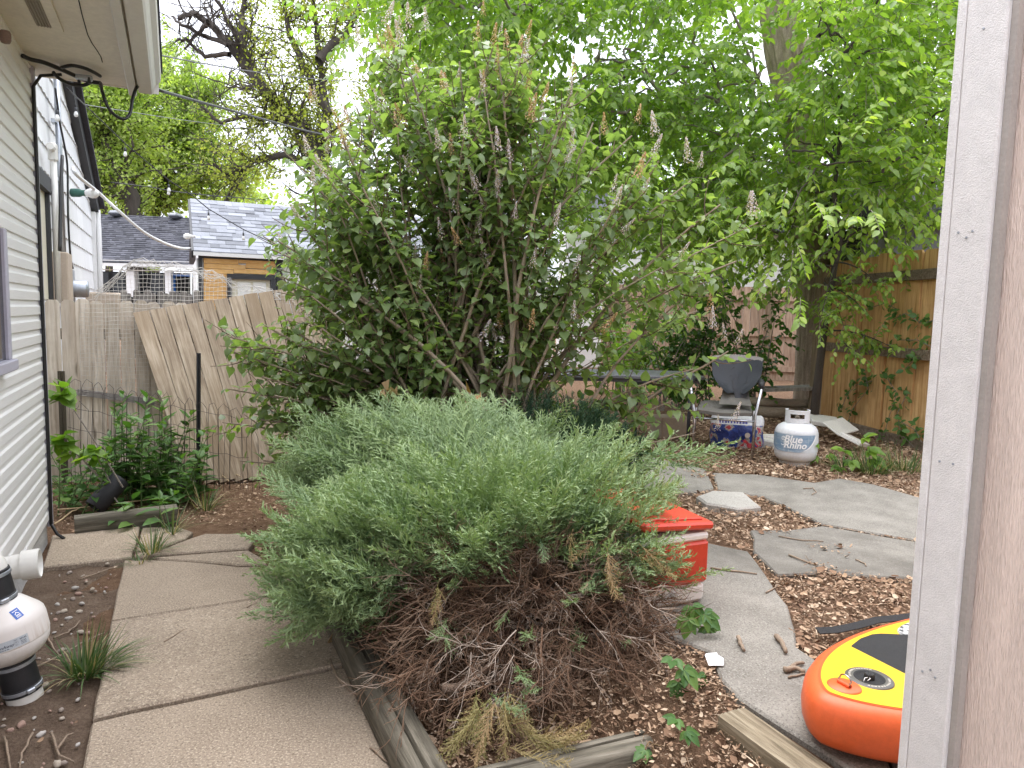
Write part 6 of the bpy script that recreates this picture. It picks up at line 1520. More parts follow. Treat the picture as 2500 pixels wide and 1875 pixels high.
# bare drooping twigs
bt = MB()
for (x0_, y0_) in ((1430, 0), (1470, 10), (1560, 0), (1600, 20), (1520, -10), (1650, 30), (1390, 20)):
    for k in range(4):
        p = A(x0_+rng.uniform(-20, 20), y0_-60, 8.2); pts = [p]; d = Vector((rng.uniform(-.9, .2), rng.uniform(-.2, .2), -.7)).normalized()
        for i in range(9): d = (d+jit(.22)).normalized(); pts.append(pts[-1]+d*.1)
        bt.tube(pts, [.008-.0008*i for i in range(10)], 4, False)
for pl in ([(1570, 195), (1610, 245), (1660, 252)], [(1560, 280), (1600, 310), (1690, 305), (1760, 330)], [(1690, 375), (1740, 370), (1790, 330), (1830, 290)], [(1800, 130), (1830, 170), (1845, 240)], [(2000, 390), (2040, 330), (2110, 360), (2180, 345)]):
    bt.tube([A(x, y, 7.9) for x, y in pl], .008, 5, False)
bt.build('bare_twigs', m_bark_g, elm, True, world=True)['kind'] = 'stuff'

# ---- shrubs behind the chair
shr = [((1560, 830), 10.5, 'leafy shrub behind the table near the back fence'), ((1720, 800), 9.6, 'light green shrub rising behind the patio chair'), ((1850, 830), 9.0, 'tall leafy shrub between the chair and the elm trunk'), ((1500, 760), 11.5, 'bright shrub seen through the right side of the lilac'), ((1640, 900), 9.4, 'low shrub behind the table top')]
for ((px, py), D, lab) in shr:
    g = A(px, py, D); z0_ = terr(g.x, D); t = thing('wild_shrub', lab, 'shrub', (g.x, D, z0_)); L_s = Leaves(OVAL); tw = MB(); stm = MB(); top = g.z+.55
    for k in range(10):
        e = Vector((g.x+rng.uniform(-.65, .65), D+rng.uniform(-.4, .4), rng.uniform(z0_+.5, top+.25))); pts = bez(Vector((g.x+rng.uniform(-.2, .2), D, z0_-.03)), Vector((g.x+rng.uniform(-.2, .2), D, (z0_+e.z)/2)), e, 6); stm.tube(pts, [.011, .010, .009, .007, .006, .004, .002], 5, False)
        for q in range(11): v = rng.uniform(.3, 1)*6; i = min(int(v), 5); p = pts[i].lerp(pts[i+1], v-i); spray(L_s, tw, p, (jit(1)+Vector((0, 0, .3))).normalized(), rng.uniform(.2, .42), rng.randrange(7, 11), (.06, .10), .4)
    stm.build('stem', m_bark_g, t, True, world=True); L_s.build(m_sap if D > 10 else m_weed, t)

# ---- vine and weeds on the right fence
vn = thing('fence_vine', 'small leaved vine climbing the lower honey brown fence boards', 'vine', (fb.x-.1, fb.y, PZ)); VLv = Leaves(OVAL); vs2 = MB(); fn = Vector((fdir.y, -fdir.x, 0)); fn = fn if fn.dot(-fa) > 0 else -fn
def onf(px, py, o=.08): return PL(px, py, fa+fn*o, fn)
for pl in ([(2060, 1060), (2080, 1000), (2120, 950), (2110, 900)], [(2050, 1010), (2065, 970), (2090, 940), (2130, 930)], [(2150, 1090), (2170, 1020), (2190, 960), (2170, 930), (2150, 905)], [(2230, 1090), (2200, 1060), (2190, 1010), (2215, 960)], [(2250, 1080), (2235, 1050), (2200, 1030)], [(2180, 780), (2210, 765), (2250, 790), (2290, 780)], [(2100, 760), (2160, 740), (2190, 755)], [(2260, 860), (2230, 880), (2210, 900)], [(2190, 830), (2240, 830), (2280, 850)], [(2100, 820), (2140, 845), (2190, 850)]):
    P_ = [onf(x, y, rng.uniform(.05, .14)) for x, y in pl]; vs2.tube(P_, .004, 4, False)
    for i in range(len(P_)-1):
        for k in range(11): p = P_[i].lerp(P_[i+1], rng.random())+jit(.05); VLv.put(p, (jit(1)+fn*.4).normalized(), fn+Vector((0, 0, .6))+jit(.4), rng.uniform(.05, .085))
vs2.build('stem', m_bark_g, vn, True, world=True); VLv.build(m_weed, vn, 120)

# ---- palmate seedlings
def palm_leaf(p, d, up, s, L_, nl=5):
    d = Vector(d).normalized(); up = Vector(up); side = up.cross(d).normalized()
    for k in range(nl):
        a = math.radians((k-(nl-1)/2)*42); dd = d*math.cos(a)+side*math.sin(a); L_.put(p, dd+Vector((0, 0, -.12)), up, s*(1-.18*abs(k-(nl-1)/2)))
LOB = [leaf_oval(.26, .18, .12), leaf_oval(.28, .2, .22)]
def seedling(px, py, z, leaves, label, s=.06, mat=None, h=.12, D=None):
    g = G(px, py, z) if D is None else A(px, py, D); g.z = max(g.z if D else 0, terr(g.x, g.y)) if D is None else g.z
    t = thing('creeper_seedling', label, 'seedling', g); L_ = Leaves(LOB); stm = MB()
    for (qx, qy, dirx, dz) in leaves:
        e = A(qx, qy, g.y-.02+rng.uniform(-.05, .05)); stm.tube(bez(g, g.lerp(e, .5)+Vector((0, 0, .03)), e, 5), [.0035, .003, .0028, .0025, .002, .0018], 4, False)
        palm_leaf(e, (dirx, -.5, dz), Vector((0, -.5, 1))+jit(.2), s*rng.uniform(.9, 1.15), L_)
    stm.build('stem', paint('seedling_stem', (.20, .13, .06), .7, .2, 9, 0), t, True, world=True); L_.build(mat or m_weed, t, 60)
seedling(1655, 1560, .22, [(1690, 1480, .3, -.8), (1720, 1500, .8, -.5), (1725, 1530, .6, -.9), (1680, 1510, -.3, -.9)], 'creeper seedling with serrated leaves beside the white cooler base', .075)
seedling(1690, 1690, .2, [(1645, 1610, -.2, .1), (1670, 1635, .4, -.3), (1655, 1665, .1, -.8), (1705, 1650, .5, -.9)], 'creeper seedling in the litter below the juniper right side', .07)
seedling(1590, 1840, .08, [(1575, 1830, -.6, -.1), (1600, 1870, .5, -.4), (1655, 1862, .5, -.2)], 'small creeper seedling at the bottom edge below the cross timber', .055)
seedling(1680, 1800, .17, [(1650, 1755, -.4, .2), (1675, 1785, .5, -.2)], 'tiny creeper seedling left of the ridged timber', .05)
seedling(2000, 1130, PZ, [(1990, 1080, -.4, .3), (1985, 1110, -.3, -.3), (2025, 1110, .4, -.3), (1960, 1120, -.7, -.2)], 'leafy seedling in front of the propane tank', .10, m_sap)
seedling(2090, 1150, PZ, [(2060, 1100, -.4, .2), (2110, 1070, .3, .4), (2120, 1100, .6, .1), (2080, 1125, -.2, -.2), (2130, 1120, .5, -.2), (2050, 1140, -.5, -.4)], 'larger leafy seedling right of the propane tank', .12, m_sap)
seedling(2000, 1020, PZ, [(1990, 980, -.3, .3), (2030, 1000, .5, .2), (1985, 1005, -.6, 0)], 'leafy seedling behind the tank collar', .12, m_sap)
seedling(800, 1560, .02, [(860, 1480, -.5, 0), (845, 1540, .2, -.9), (880, 1550, .4, -.8), (835, 1575, -.3, -.9)], 'dark leafy shoot over the long timber beside the path', .05)

# ---- weeds at the left fence
def weed(px, py, lab, nst, hpx, wpx, mat=m_weed, base=LANCE, size=(.10, .17), cat='weed'):
    g = G(px, py, -.02); t = thing('leafy_weed', lab, cat, (g.x, g.y, terr(g.x, g.y))); L_ = Leaves(base); stm = MB()
    for k in range(nst):
        x = px+rng.uniform(-wpx, wpx); D = g.y+rng.uniform(-.25, .25); bp = A(x, py, D); bp.z = terr(bp.x, bp.y); e = A(x+rng.uniform(-85, 85), py-hpx*rng.uniform(.3, .9), D); pts = bez(bp, bp.lerp(e, .55)+jit(.05), e, 7); stm.tube(pts, [.006, .0055, .005, .0045, .004, .003, .002, .0012], 5, False)
        n = int((e-bp).length/.035)
        for i in range(n):
            v = (.08+.92*i/n)*7; j = min(int(v), 6); p = pts[j].lerp(pts[j+1], v-j); a = i*2.4+rng.uniform(-.4, .4); d = Vector((math.cos(a), math.sin(a), rng.uniform(.0, .7)+(.5 if i > n*.75 else -.1))); L_.put(p, d, Vector((0, 0, 1))+jit(.3), rng.uniform(*size)*(1.1-.45*i/n))
    stm.build('stem', paint('weed_stem', (.10, .16, .05), .6, .2, 9, 0), t, True, world=True); L_.build(mat, t, 90)
weed(290, 1215, 'clump of tall lance leaved weeds by the left stake', 9, 240, 60)
weed(370, 1220, 'dense middle clump of dark lance leaved weeds at the fence', 14, 300, 55)
weed(445, 1200, 'tall thin weed clump in front of the leaning fence panel', 10, 280, 45)
weed(230, 1230, 'low tangle of broad leaved weeds behind the short timber', 12, 170, 90, m_weed, OVAL, (.07, .12))
weed(400, 1215, 'broad leaved weed tangle beside the grey rock', 12, 200, 70, m_weed, OVAL, (.07, .12))
weed(180, 1240, 'low bright weeds against the house corner', 8, 150, 45, m_weed, OVAL, (.06, .10))
weed(330, 1270, 'weeds spilling over the short grey timber', 7, 90, 70)
# ash seedling with bright tips
g = G(330, 1260, -.02); ash = thing('ash_seedling', 'leaning seedling with bright yellow green leaf tufts by the left stake', 'seedling', (g.x, g.y, terr(g.x, g.y))); L_ = Leaves(OVAL); stm = MB()
for (pl, n) in (([(300, 1190), (230, 1075), (170, 985), (152, 960)], 16), ([(270, 1200), (200, 1120), (150, 1075)], 10), ([(290, 1230), (230, 1150), (170, 1090)], 8), ([(270, 1180), (240, 1120), (235, 1100)], 5)):
    P_ = [A(x, y, 4.9) for x, y in pl]; stm.tube(P_, [.006, .005, .004, .003][:len(P_)] if len(P_) == 4 else [.005, .004, .003], 5, False)
    for k in range(n): L_.put(P_[-1]+jit(.05), Vector((rng.uniform(-1, 1), rng.uniform(-1, .4), rng.uniform(-.6, .7))), Vector((0, 0, 1))+jit(.5), rng.uniform(.09, .15))
    for k in range(7): p = P_[-2].lerp(P_[-1], rng.random()); L_.put(p+jit(.02), jit(1), Vector((0, 0, 1))+jit(.4), rng.uniform(.07, .11))
stm.build('stem', m_bark_g, ash, True, world=True); L_.build(m_sap, ash, 80)

# ---- grass tufts
m_grass = leafmat('grass_blade', [(0, (.05, .10, .03)), (.5, (.09, .15, .05)), (.75, (.16, .19, .08)), (.85, (.36, .28, .15)), (1, (.45, .36, .21))], .2, .55)
def tuft(c, n, ln, spread, label, dirb=None, name='grass_tuft', wd=.0035):
    V = []; F_ = []; R_ = []
    for i in range(n):
        a = rng.uniform(0, 2*math.pi); r = spread*math.sqrt(rng.random())*.4; p = Vector((r*math.cos(a), r*math.sin(a), -.01)); L = ln*rng.uniform(.5, 1.1); lean = rng.uniform(.15, 1.0)
        o = Vector((math.cos(a), math.sin(a), 0)); 
        if dirb is not None: o = (o*.6+dirb*rng.uniform(0, 1)).normalized()
        s = Vector((-o.y, o.x, 0))*wd; k = 5; b0 = len(V); rv = rng.random()
        for j in range(k+1):
            t = j/k; q = p+o*(L*t*lean)+Vector((0, 0, L*(t*(1-.45*lean)-.55*lean*t*t*.9))); w_ = 1-t**2; V += [tuple(q+s*w_), tuple(q-s*w_)]; R_ += [rv, rv]
        for j in range(k): F_.append((b0+2*j, b0+2*j+1, b0+2*j+3, b0+2*j+2))
    t_ = thing(name, label, 'grass', c); link('blades', np_mesh('blades', np.array(V), np.array(F_), m_grass, np.array(R_)), t_)['kind'] = 'stuff'
tuft(G(215, 1640, -.01), 190, .26, .16, 'drooping grass clump on the soil beside the path', Vector((.5, .3, 0)))
tuft(G(370, 1345, .0), 60, .26, .16, 'thin grass tuft growing in the path crack', None); tuft(G(420, 1300, 0), 30, .3, .1, 'upright grass blades beside the cracked path slab')
tuft(G(345, 1372, 0), 25, .12, .12, 'short straw coloured grass at the slab joint')
tuft(G(2130, 1150, PZ), 170, .34, .35, 'long grass clump under the fence right of the tank'); tuft(G(2210, 1145, PZ), 150, .3, .4, 'grass patch beside the white corner trim'); tuft(G(2060, 1140, PZ), 70, .25, .25, 'sparse grass beside the tank seedling')
tuft(G(500, 1240, -.02), 50, .3, .2, 'tall grass blades near the grey rock', None)

# ---- BACKGROUND TREES
def limbs(t, polys, mat, D, r0, L_, sub=3, size=(.08, .14), leafy_=6, bare=0.0, seed=0, spread=.9, name='limb', first='trunk', depth=2, leaf_ok=None, blen=(.6, 1.1)):
    b = MB(); tw = MB()
    def rec(p, d, ln, r, lv):
        pts = [p]; k = 5
        for i in range(k): d = (d+jit(.28)+Vector((0, 0, .05))).normalized(); pts.append(pts[-1]+d*ln/k)
        (b if lv > 1 else tw).tube(pts, [max(.004, r*(1-.75*i/k)) for i in range(k+1)], 5 if lv > 1 else 3, False)
        if lv > 0:
            for q in range(4): i = rng.randrange(1, k+1); o = jit(1).normalized(); rec(pts[i], (d*.7+o*spread).normalized(), ln*rng.uniform(.5, .75), r*.55, lv-1)
        if lv <= 1:
            for i in range(1, k+1):
                q = project(pts[i])
                if leaf_ok is not None and not leaf_ok(*q): continue
                for m in range(leafy_):
                    if rng.random() < bare: continue
                    L_.put(pts[i]+jit(.16), jit(1), jit(1)+Vector((0, 0, .6)), rng.uniform(*size))
    for (pl, ra) in polys:
        P_ = [A(x, y, D+rng.uniform(-.3, .3)) for x, y in pl]; fine = []
        for i in range(len(P_)-1):
            for k in range(4): fine.append(P_[i].lerp(P_[i+1], k/4)+jit(.03))
        fine.append(P_[-1]); n = len(fine); b.tube(fine, [ra*(1-.75*i/(n-1))+.01 for i in range(n)], 7, False)
        for i in range(2, n):
            for q in range(sub):
                if project(fine[i])[0] < 590 and D < 18 and rng.random() < .62: continue
                if rng.random() < .75: d = (fine[i]-fine[i-1]).normalized(); rec(fine[i], (d*.55+jit(1).normalized()*spread).normalized(), rng.uniform(*blen)*D/20, ra*.35*(1-.6*i/n), depth-1)
    b.build('trunk', mat, t, True, world=True); o = tw.build('twigs', mat, t, world=True); o['kind'] = 'stuff'
ta = thing('background_tree', 'bright green leafy tree behind the dark roofed house', 'tree', A(370, 560, 22)-Vector((0, 0, A(370, 560, 22).z))); L_ = Leaves(QUAD)
limbs(ta, [([(365, 760), (372, 520), (395, 430), (402, 380), (440, 345), (470, 350)], .26), ([(395, 430), (370, 340), (350, 220), (355, 130)], .16), ([(402, 385), (430, 300), (420, 200)], .12), ([(395, 430), (330, 360), (280, 300)], .12), ([(370, 500), (440, 440), (520, 420), (570, 440)], .12), ([(402, 390), (480, 300), (520, 260)], .1), ([(380, 470), (320, 440), (260, 420)], .1), ([(400, 400), (400, 300), (440, 230)], .1)], m_bark_d, 22, .2, L_, 3, (.08, .15), 9, .1, depth=2); L_.build(m_far, ta)
ta2 = thing('background_tree', 'green tree with dark forked trunk above the neighbour roof', 'tree', A(250, 560, 19)-Vector((0, 0, A(250, 560, 19).z))); L_ = Leaves(QUAD)
limbs(ta2, [([(330, 760), (325, 480), (290, 420), (262, 350), (240, 300), (215, 240)], .22), ([(290, 420), (235, 380), (200, 340)], .12), ([(262, 350), (265, 270), (240, 220)], .1), ([(262, 350), (310, 290), (320, 220)], .1), ([(240, 300), (200, 260), (180, 220)], .08), ([(325, 480), (250, 470), (220, 440)], .1)], m_bark_d, 19, .2, L_, 3, (.07, .13), 8, .15, depth=2); L_.build(m_far, ta2)
tb2 = thing('bare_tree', 'sparse tree with dark twisting limbs and a few yellow green leaves', 'tree', A(820, 560, 17)-Vector((0, 0, A(820, 560, 17).z))); L_ = Leaves(QUAD)
def lok(px, py): return rng.random() < (smooth(540, 700, px)*.75+(.25 if py > 250 and px > 480 else .0))
limbs(tb2, [([(860, 900), (840, 600), (790, 420), (745, 310), (690, 270), (650, 225), (600, 165), (560, 110), (510, 55), (470, 30), (435, 45)], .17), ([(600, 165), (590, 90), (592, 30), (600, -40)], .10), ([(650, 225), (600, 130), (560, 60), (520, -20)], .09), ([(745, 310), (660, 290), (600, 285), (540, 300), (490, 260)], .07), ([(790, 420), (700, 380), (620, 390), (560, 430), (520, 400)], .09), ([(620, 390), (580, 430), (545, 500)], .07), ([(790, 420), (800, 280), (780, 150), (770, 40), (760, -60)], .10), ([(800, 280), (740, 160), (700, 60), (690, -40)], .10), ([(780, 150), (850, 70), (900, -20)], .11), ([(840, 560), (900, 350), (940, 200), (990, 60)], .09), ([(510, 55), (480, 80), (450, 120)], .05), ([(560, 110), (500, 90), (445, 60), (420, 40)], .05), ([(560, 130), (500, 140), (455, 95), (430, 100)], .05)], m_bark_d, 17, .3, L_, 3, (.055, .10), 6, .1, spread=.8, depth=2, leaf_ok=lok, blen=(.7, 1.4)); L_.build(m_far2, tb2)
for i, (px, py, D, wpx, hpx, lab) in enumerate(((560, 520, 34, 130, 110, 'distant green tree crown low behind the shed roof'), (250, 480, 32, 120, 140, 'distant green tree crown behind the white house gable'), (1150, 330, 24, 220, 240, 'tall green tree standing behind the lilac top'), (1500, 470, 20, 170, 190, 'green tree crown filling the gap right of the lilac'), (1750, 480, 17, 190, 220, 'leafy tree crown behind the elm foliage'), (2150, 350, 16, 260, 350, 'dense dark tree crown behind the sapling'))):
    c = A(px, py, D); t = thing('background_tree', lab, 'tree', (c.x, D, 0)); L_ = Leaves(QUAD); b = MB(); b.tube([(c.x, D, -.1), (c.x+.2, D, c.z*.5), (c.x, D, c.z)], [.2, .16, .08], 8)
    rx, rz = wpx/FPX*D, hpx/FPX*D
    for k in range(55):
        n = Vector((rng.gauss(0, 1), rng.gauss(0, 1), rng.gauss(0, 1))).normalized()*rng.uniform(.45, 1); q = c+Vector((n.x*rx, n.y*rx*.7, n.z*rz)); b.tube([c+Vector((0, 0, -rz*.5)), (c+q)/2+jit(.2), q], [.06, .04, .015], 4, False)
        for m in range(48 if i > 1 else 30): L_.put(q+Vector((rng.gauss(0, 1), rng.gauss(0, 1), rng.gauss(0, .8)))*rx*.17, jit(1), jit(1)+Vector((0, 0, .6)), rng.uniform(.10, .17)*D/17)
    b.build('trunk', m_bark_d, t, True, world=True); L_.build(m_far if i < 3 else m_elm2, t)
# ================================================================== LITTER
def inpoly(x, y, P_):
    c = False; j = len(P_)-1
    for i in range(len(P_)):
        if (P_[i][1] > y) != (P_[j][1] > y) and x < (P_[j][0]-P_[i][0])*(y-P_[i][1])/(P_[j][1]-P_[i][1])+P_[i][0]: c = not c
        j = i
    return c
m_lit = leafmat('dry_leaf_chips', [(0, (.12, .065, .038)), (.3, (.24, .145, .088)), (.6, (.36, .24, .15)), (.85, (.46, .33, .225)), (1, (.60, .48, .35))], 0, .85)
chipA = (np.array([(-.5, -.32, .08), (0, -.42, 0), (.5, -.22, .12), (.55, .18, .2), (0, .4, .03), (-.52, .25, .14), (0, 0, -.03)]), np.array([(0, 1, 6), (1, 2, 6), (2, 3, 6), (3, 4, 6), (4, 5, 6), (5, 0, 6)]))
chipB = (np.array([(-.5, -.1, 0), (0, -.12, .08), (.5, -.06, .02), (.5, .06, .05), (0, .1, .12), (-.5, .08, .03)]), np.array([(0, 1, 4), (0, 4, 5), (1, 2, 3), (1, 3, 4)]))
chipC = (np.array([(-.5, 0, 0), (-.5, .035, .02), (0, .02, .03), (.5, .0, .0), (0, -.02, .03)]), np.array([(0, 4, 2), (0, 2, 1), (4, 3, 2)]))
def scatter(name, label, polys, dens, zoff=.006, onslab=None, zfix=None, big=.12, fs=1.0):
    acc = [[], [], []]
    for P_ in polys:
        xs = [p.x for p in P_]; ys = [p.y for p in P_]; a = (max(xs)-min(xs))*(max(ys)-min(ys)); poly = [(p.x, p.y) for p in P_]
        for i in range(int(a*dens)):
            x, y = rng.uniform(min(xs), max(xs)), rng.uniform(min(ys), max(ys))
            if not inpoly(x, y, poly): continue
            if onslab is None and any(inpoly(x, y, s) for s in SLABS): continue
            if onslab is not None and rng.random() > .55+1.6*mnoise.noise((x*4, y*4, 2)): continue
            z = (zfix if zfix is not None else terr(x, y)+.002)+zoff+rng.uniform(0, .016 if onslab is None else .005)
            k = rng.choices((0, 1, 2), (.34, .30, .36))[0]; s = (rng.uniform(.006, .015) if rng.random() > big else rng.uniform(.018, .038))*fs
            if k == 2: s *= 2.4
            R_ = np.array(Matrix.Rotation(rng.uniform(0, 6.28), 3, 'Z') @ Matrix.Rotation(rng.gauss(0, .35), 3, 'X') @ Matrix.Rotation(rng.gauss(0, .3), 3, 'Y'))*s
            acc[k].append((R_, (x, y, z)))
    parts = [inst_np(c[0], c[1], np.array([t[0] for t in a]), np.array([t[1] for t in a])) for c, a in zip((chipA, chipB, chipC), acc) if a]
    V, F_, R_, _ = cat_np(parts); o = link(name, np_mesh(name, V, F_, m_lit, R_)); tag(o, label, 'leaf litter', kind='stuff')
LWP = lambda a: [lw(l, d) for l, d in a]
scatter('leaf_litter', 'dry brown leaf litter in the timber edged bed', [LWP([(.73, .8), (1.48, .8), (1.48, 1.6), (1.8, 1.6), (1.9, 2.2), (1.9, 3.2), (.73, 3.4)])], 11000, .002, big=.07)
scatter('leaf_litter', 'thin line of litter between path and long timber', [LWP([(.555, .9), (.60, .9), (.60, 3.4), (.565, 3.4)])], 2600, .03)
scatter('leaf_litter', 'leaf litter around the back of the path and lilac foot', [[G(x, y, -.03) for x, y in ((120, 1330), (110, 1200), (300, 1150), (640, 1130), (900, 1250), (760, 1400), (640, 1380), (600, 1290), (420, 1280))]], 2400)
scatter('leaf_litter', 'leaf litter in the gaps between patio slabs', [[G(x, y, PZ-.03) for x, y in ((1560, 1100), (2330, 1100), (2420, 1420), (2420, 1660), (1930, 1620), (1800, 1340), (1640, 1310), (1500, 1220))]], 7500)
scatter('leaf_litter', 'leaf litter around the chair and propane tank', [[G(x, y, PZ-.03) for x, y in ((1500, 1120), (1480, 1040), (1700, 1000), (2030, 1020), (2300, 1100), (2300, 1260), (2050, 1180), (1740, 1160))]], 1700, big=.25, fs=1.5)
scatter('leaf_litter', 'litter drifts lying on top of the patio slabs', [[G(x, y, PZ) for x, y in p] for p in (((1700, 1205), (1860, 1215), (1985, 1285), (1920, 1310), (1830, 1300), (1840, 1350), (1730, 1320)), ((1975, 1330), (2080, 1330), (2060, 1400), (2000, 1420), (1960, 1370)), ((1890, 1405), (2060, 1395), (2240, 1415), (2300, 1500), (1960, 1590), (1925, 1500)), ((1590, 1095), (1740, 1130), (1900, 1150), (1700, 1170)))], 3600, .003, True, PZ+.003)
scatter('leaf_litter', 'fine litter scattered on the bare soil by the path edge', [LWP([(-.47, 1.5), (-.30, 1.5), (-.30, 4.6), (-.40, 4.6)])], 500, .018, True, -.03)
# ---- twigs
m_stick = paint('dry_twig', (.28, .21, .15), .9, .3, 12, .3)
def stick(pl, z, r, label, mat=None, name='twig'):
    P_ = [G(x, y, z+r) for x, y in pl]; b = MB(); fine = []
    for i in range(len(P_)-1):
        for k in range(3): fine.append(P_[i].lerp(P_[i+1], k/3)+Vector((rng.uniform(-.003, .003), rng.uniform(-.003, .003), rng.uniform(0, .004))))
    fine.append(P_[-1]); b.tube(fine, [r*(1-.4*i/len(fine)) for i in range(len(fine))], 6); tag(b.build(name, mat or m_stick, None, True), label, 'twig', 'twigs on the ground')
stick([(1802, 1557), (1808, 1575), (1817, 1588)], PZ, .009, 'short thick twig left of the litter on the patio')
stick([(1895, 1553), (1910, 1570), (1918, 1592)], PZ, .011, 'pale broken twig piece right of the short twig')
stick([(1912, 1636), (1940, 1632), (1966, 1640)], PZ, .010, 'dark lumpy twig cluster near the paddle board nose')
stick([(1930, 1632), (1945, 1622), (1962, 1618)], PZ, .008, 'small twig stub above the lumpy cluster'); stick([(1925, 1655), (1950, 1648), (1968, 1645)], PZ, .004, 'thin twig below the lumpy cluster')
stick([(1735, 1387), (1790, 1394), (1848, 1401)], PZ, .005, 'thin straight twig crossing the near patio slab'); stick([(1870, 1447), (1890, 1437), (1898, 1428)], PZ, .004, 'pale hooked twig at the slab joint')
stick([(1900, 1310), (1960, 1320), (2010, 1322)], PZ, .004, 'long thin twig on the middle patio slab'); stick([(1925, 1355), (1960, 1370), (1990, 1378)], PZ, .005, 'dark twig beside the middle litter patch')
stick([(1960, 1193), (1985, 1192), (1994, 1203), (1982, 1208)], PZ, .004, 'curled pale twig on the far patio slab'); stick([(2090, 1367), (2110, 1375), (2115, 1382)], PZ, .004, 'small twig near the right patio edge')
stick([(805, 1613), (820, 1650), (845, 1680), (875, 1698)], 0, .005, 'curved grey twig on the path beside the long timber'); stick([(402, 1568), (430, 1550), (455, 1535)], 0, .003, 'thin pale twig lying on the second path slab'); stick([(905, 1825), (925, 1845), (945, 1860)], 0, .004, 'thin twig near the bottom of the path')
stick([(602, 1485), (615, 1477), (628, 1472)], 0, .003, 'tiny twig near the juniper on the path')
for pl, lab in (([(90, 1630), (150, 1600), (200, 1570), (255, 1545)], 'long pale stem across the soil above the grass clump'), ([(195, 1415), (240, 1400), (290, 1380)], 'pale stem on the soil near the far slab'), ([(115, 1555), (130, 1580), (145, 1600)], 'forked root on the soil below the pebbles'), ([(10, 1800), (20, 1840), (25, 1875)], 'thin root at the bottom left corner'), ([(80, 1790), (55, 1840), (48, 1875)], 'branching root on the near soil'), ([(140, 1830), (160, 1800), (180, 1790)], 'short root beside the path edge'), ([(130, 1560), (165, 1545), (185, 1528), (195, 1515)], 'crooked root reaching toward the path'), ([(125, 1790), (145, 1845), (180, 1860)], 'bent root in the near soil')):
    stick(pl, -.018, .0045, lab)
for pl, lab in (([(140, 1245), (250, 1235), (400, 1215)], 'long tan dry stalk behind the short timber'), ([(150, 1225), (230, 1215), (330, 1200)], 'dry stalk lying above the long tan stalk'), ([(135, 1280), (175, 1250), (200, 1238)], 'dry stalk beside the drain pipe mouth'), ([(490, 1140), (540, 1130), (580, 1150)], 'pale dry stalk right of the grey rock'), ([(500, 1155), (545, 1145), (590, 1165)], 'bleached stalk under the lilac left edge'), ([(505, 1130), (520, 1145), (560, 1175)], 'dry stalk crossing in front of the stake')):
    stick(pl, .03, .006, lab, paint('straw_stalk', (.46, .34, .20), .8, .2, 8, .1), 'dry_stalk')
# white plastic scrap
sc0 = G(1745, 1625, .24); b = MB(); V = [(-.03, -.03, 0), (.02, -.035, .004), (.03, .0, .012), (.012, .01, .02), (.015, .035, .016), (-.02, .04, .01), (-.035, .005, .02)]; b.add(V+[(0, 0, .025)], [(i, (i+1) % 7, 7) for i in range(7)])
o = b.build('plastic_scrap', m_print); o.location = (sc0.x, sc0.y, PZ+.005); tag(o, 'crumpled white plastic scrap at the patio edge', 'scrap')
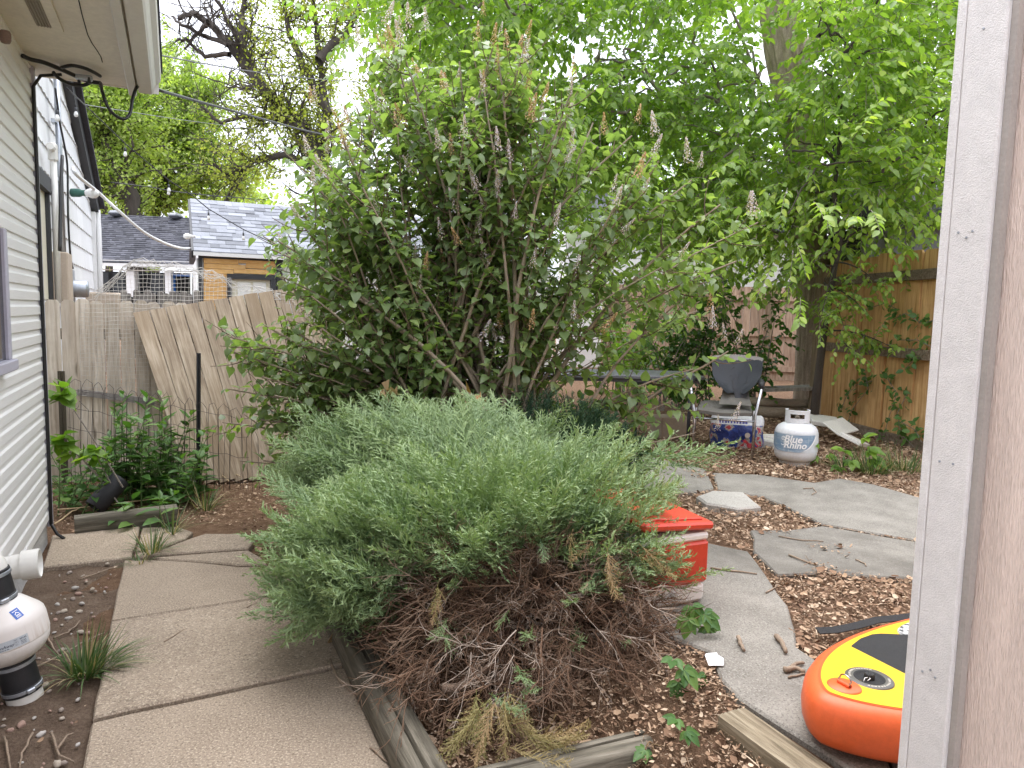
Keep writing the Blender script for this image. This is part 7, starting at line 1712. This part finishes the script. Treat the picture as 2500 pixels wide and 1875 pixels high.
# drain pipe mouth and rock
dp_ = G(205, 1262, .02); b = MB(); b.lathe([(.07, -.25), (.07, 0), (.06, 0), (.06, -.25)], 20, R=frame((0.2, .3, 1)) @ Matrix.Identity(3)); o = b.build('drain_pipe', m_char, None, True)
o.location = (dp_.x, dp_.y+.12, .05); o.rotation_euler = (math.radians(75), 0, .2); tag(o, 'dark round pipe mouth behind the short grey timber', 'pipe')
rk = G(455, 1195, -.02); b = MB(); V = []; F_ = []; nu, nv = 16, 10
for j in range(nv+1):
    for i in range(nu):
        a = 2*math.pi*i/nu; t = math.pi*j/nv; n = Vector((math.sin(t)*math.cos(a), math.sin(t)*math.sin(a), math.cos(t))); r = 1+.35*mnoise.noise(n*1.7)+.15*mnoise.noise(n*4); V.append((n.x*.12*r, n.y*.08*r, n.z*.075*r))
for j in range(nv):
    for i in range(nu): F_.append((j*nu+i, j*nu+(i+1) % nu, (j+1)*nu+(i+1) % nu, (j+1)*nu+i))
b.add(V, F_); o = b.build('rock', paint('grey_rock', (.36, .35, .35), .8, .3, 14, .6), None, auto=30); o.location = (rk.x, rk.y, .04); tag(o, 'grey rock half hidden in the weeds', 'rock')
# pebbles on the soil
peb = []
for s in range(4):
    b = MB(); V = []; F_ = []; nu, nv = 9, 6
    for j in range(nv+1):
        for i in range(nu):
            a = 2*math.pi*i/nu; t = math.pi*j/nv; n = Vector((math.sin(t)*math.cos(a), math.sin(t)*math.sin(a), math.cos(t))); r = 1+.4*mnoise.noise(n*1.3+Vector((s*5, 0, 0))); V.append((n.x*r, n.y*.7*r, n.z*.55*r))
    for j in range(nv):
        for i in range(nu): F_.append((j*nu+i, j*nu+(i+1) % nu, (j+1)*nu+(i+1) % nu, (j+1)*nu+i))
    b.add(V, F_); me = b.mesh('pebble', True); me.materials.append(paint('pebble_stone', [(.42, .36, .29), (.36, .24, .19), (.46, .43, .39), (.30, .25, .21)][s], .9, .2, 30, .2)); peb.append(me)
spots = [(263, 1378), (158, 1422), (183, 1437), (178, 1464), (193, 1496), (228, 1508), (168, 1511), (143, 1498), (155, 1495), (191, 1452), (140, 1478), (151, 1590), (197, 1545), (215, 1547), (190, 1710), (150, 1735), (152, 1756), (52, 1772), (100, 1795), (155, 1865), (140, 1868), (25, 1785), (190, 1820), (120, 1690), (112, 1674), (135, 1516), (200, 1475), (170, 1400), (225, 1440), (210, 1420)]
for i in range(70): 
    l, d = rng.uniform(-.62, -.33), rng.uniform(1.9, 4.5); spots.append(project(lw(l, d, -.03)))
for i, (px, py) in enumerate(spots):
    p = G(px, py, -.024); s = rng.uniform(.010, .019) if i < 30 else rng.uniform(.004, .010); o = link('pebble', peb[i % 4], None, (p.x, p.y, -.022+s*.15), (0, 0, rng.uniform(0, 6))); o.scale = (s, s, s); tag(o, 'small pebble lying on the bare soil beside the path', 'pebble', 'pebbles on the soil')
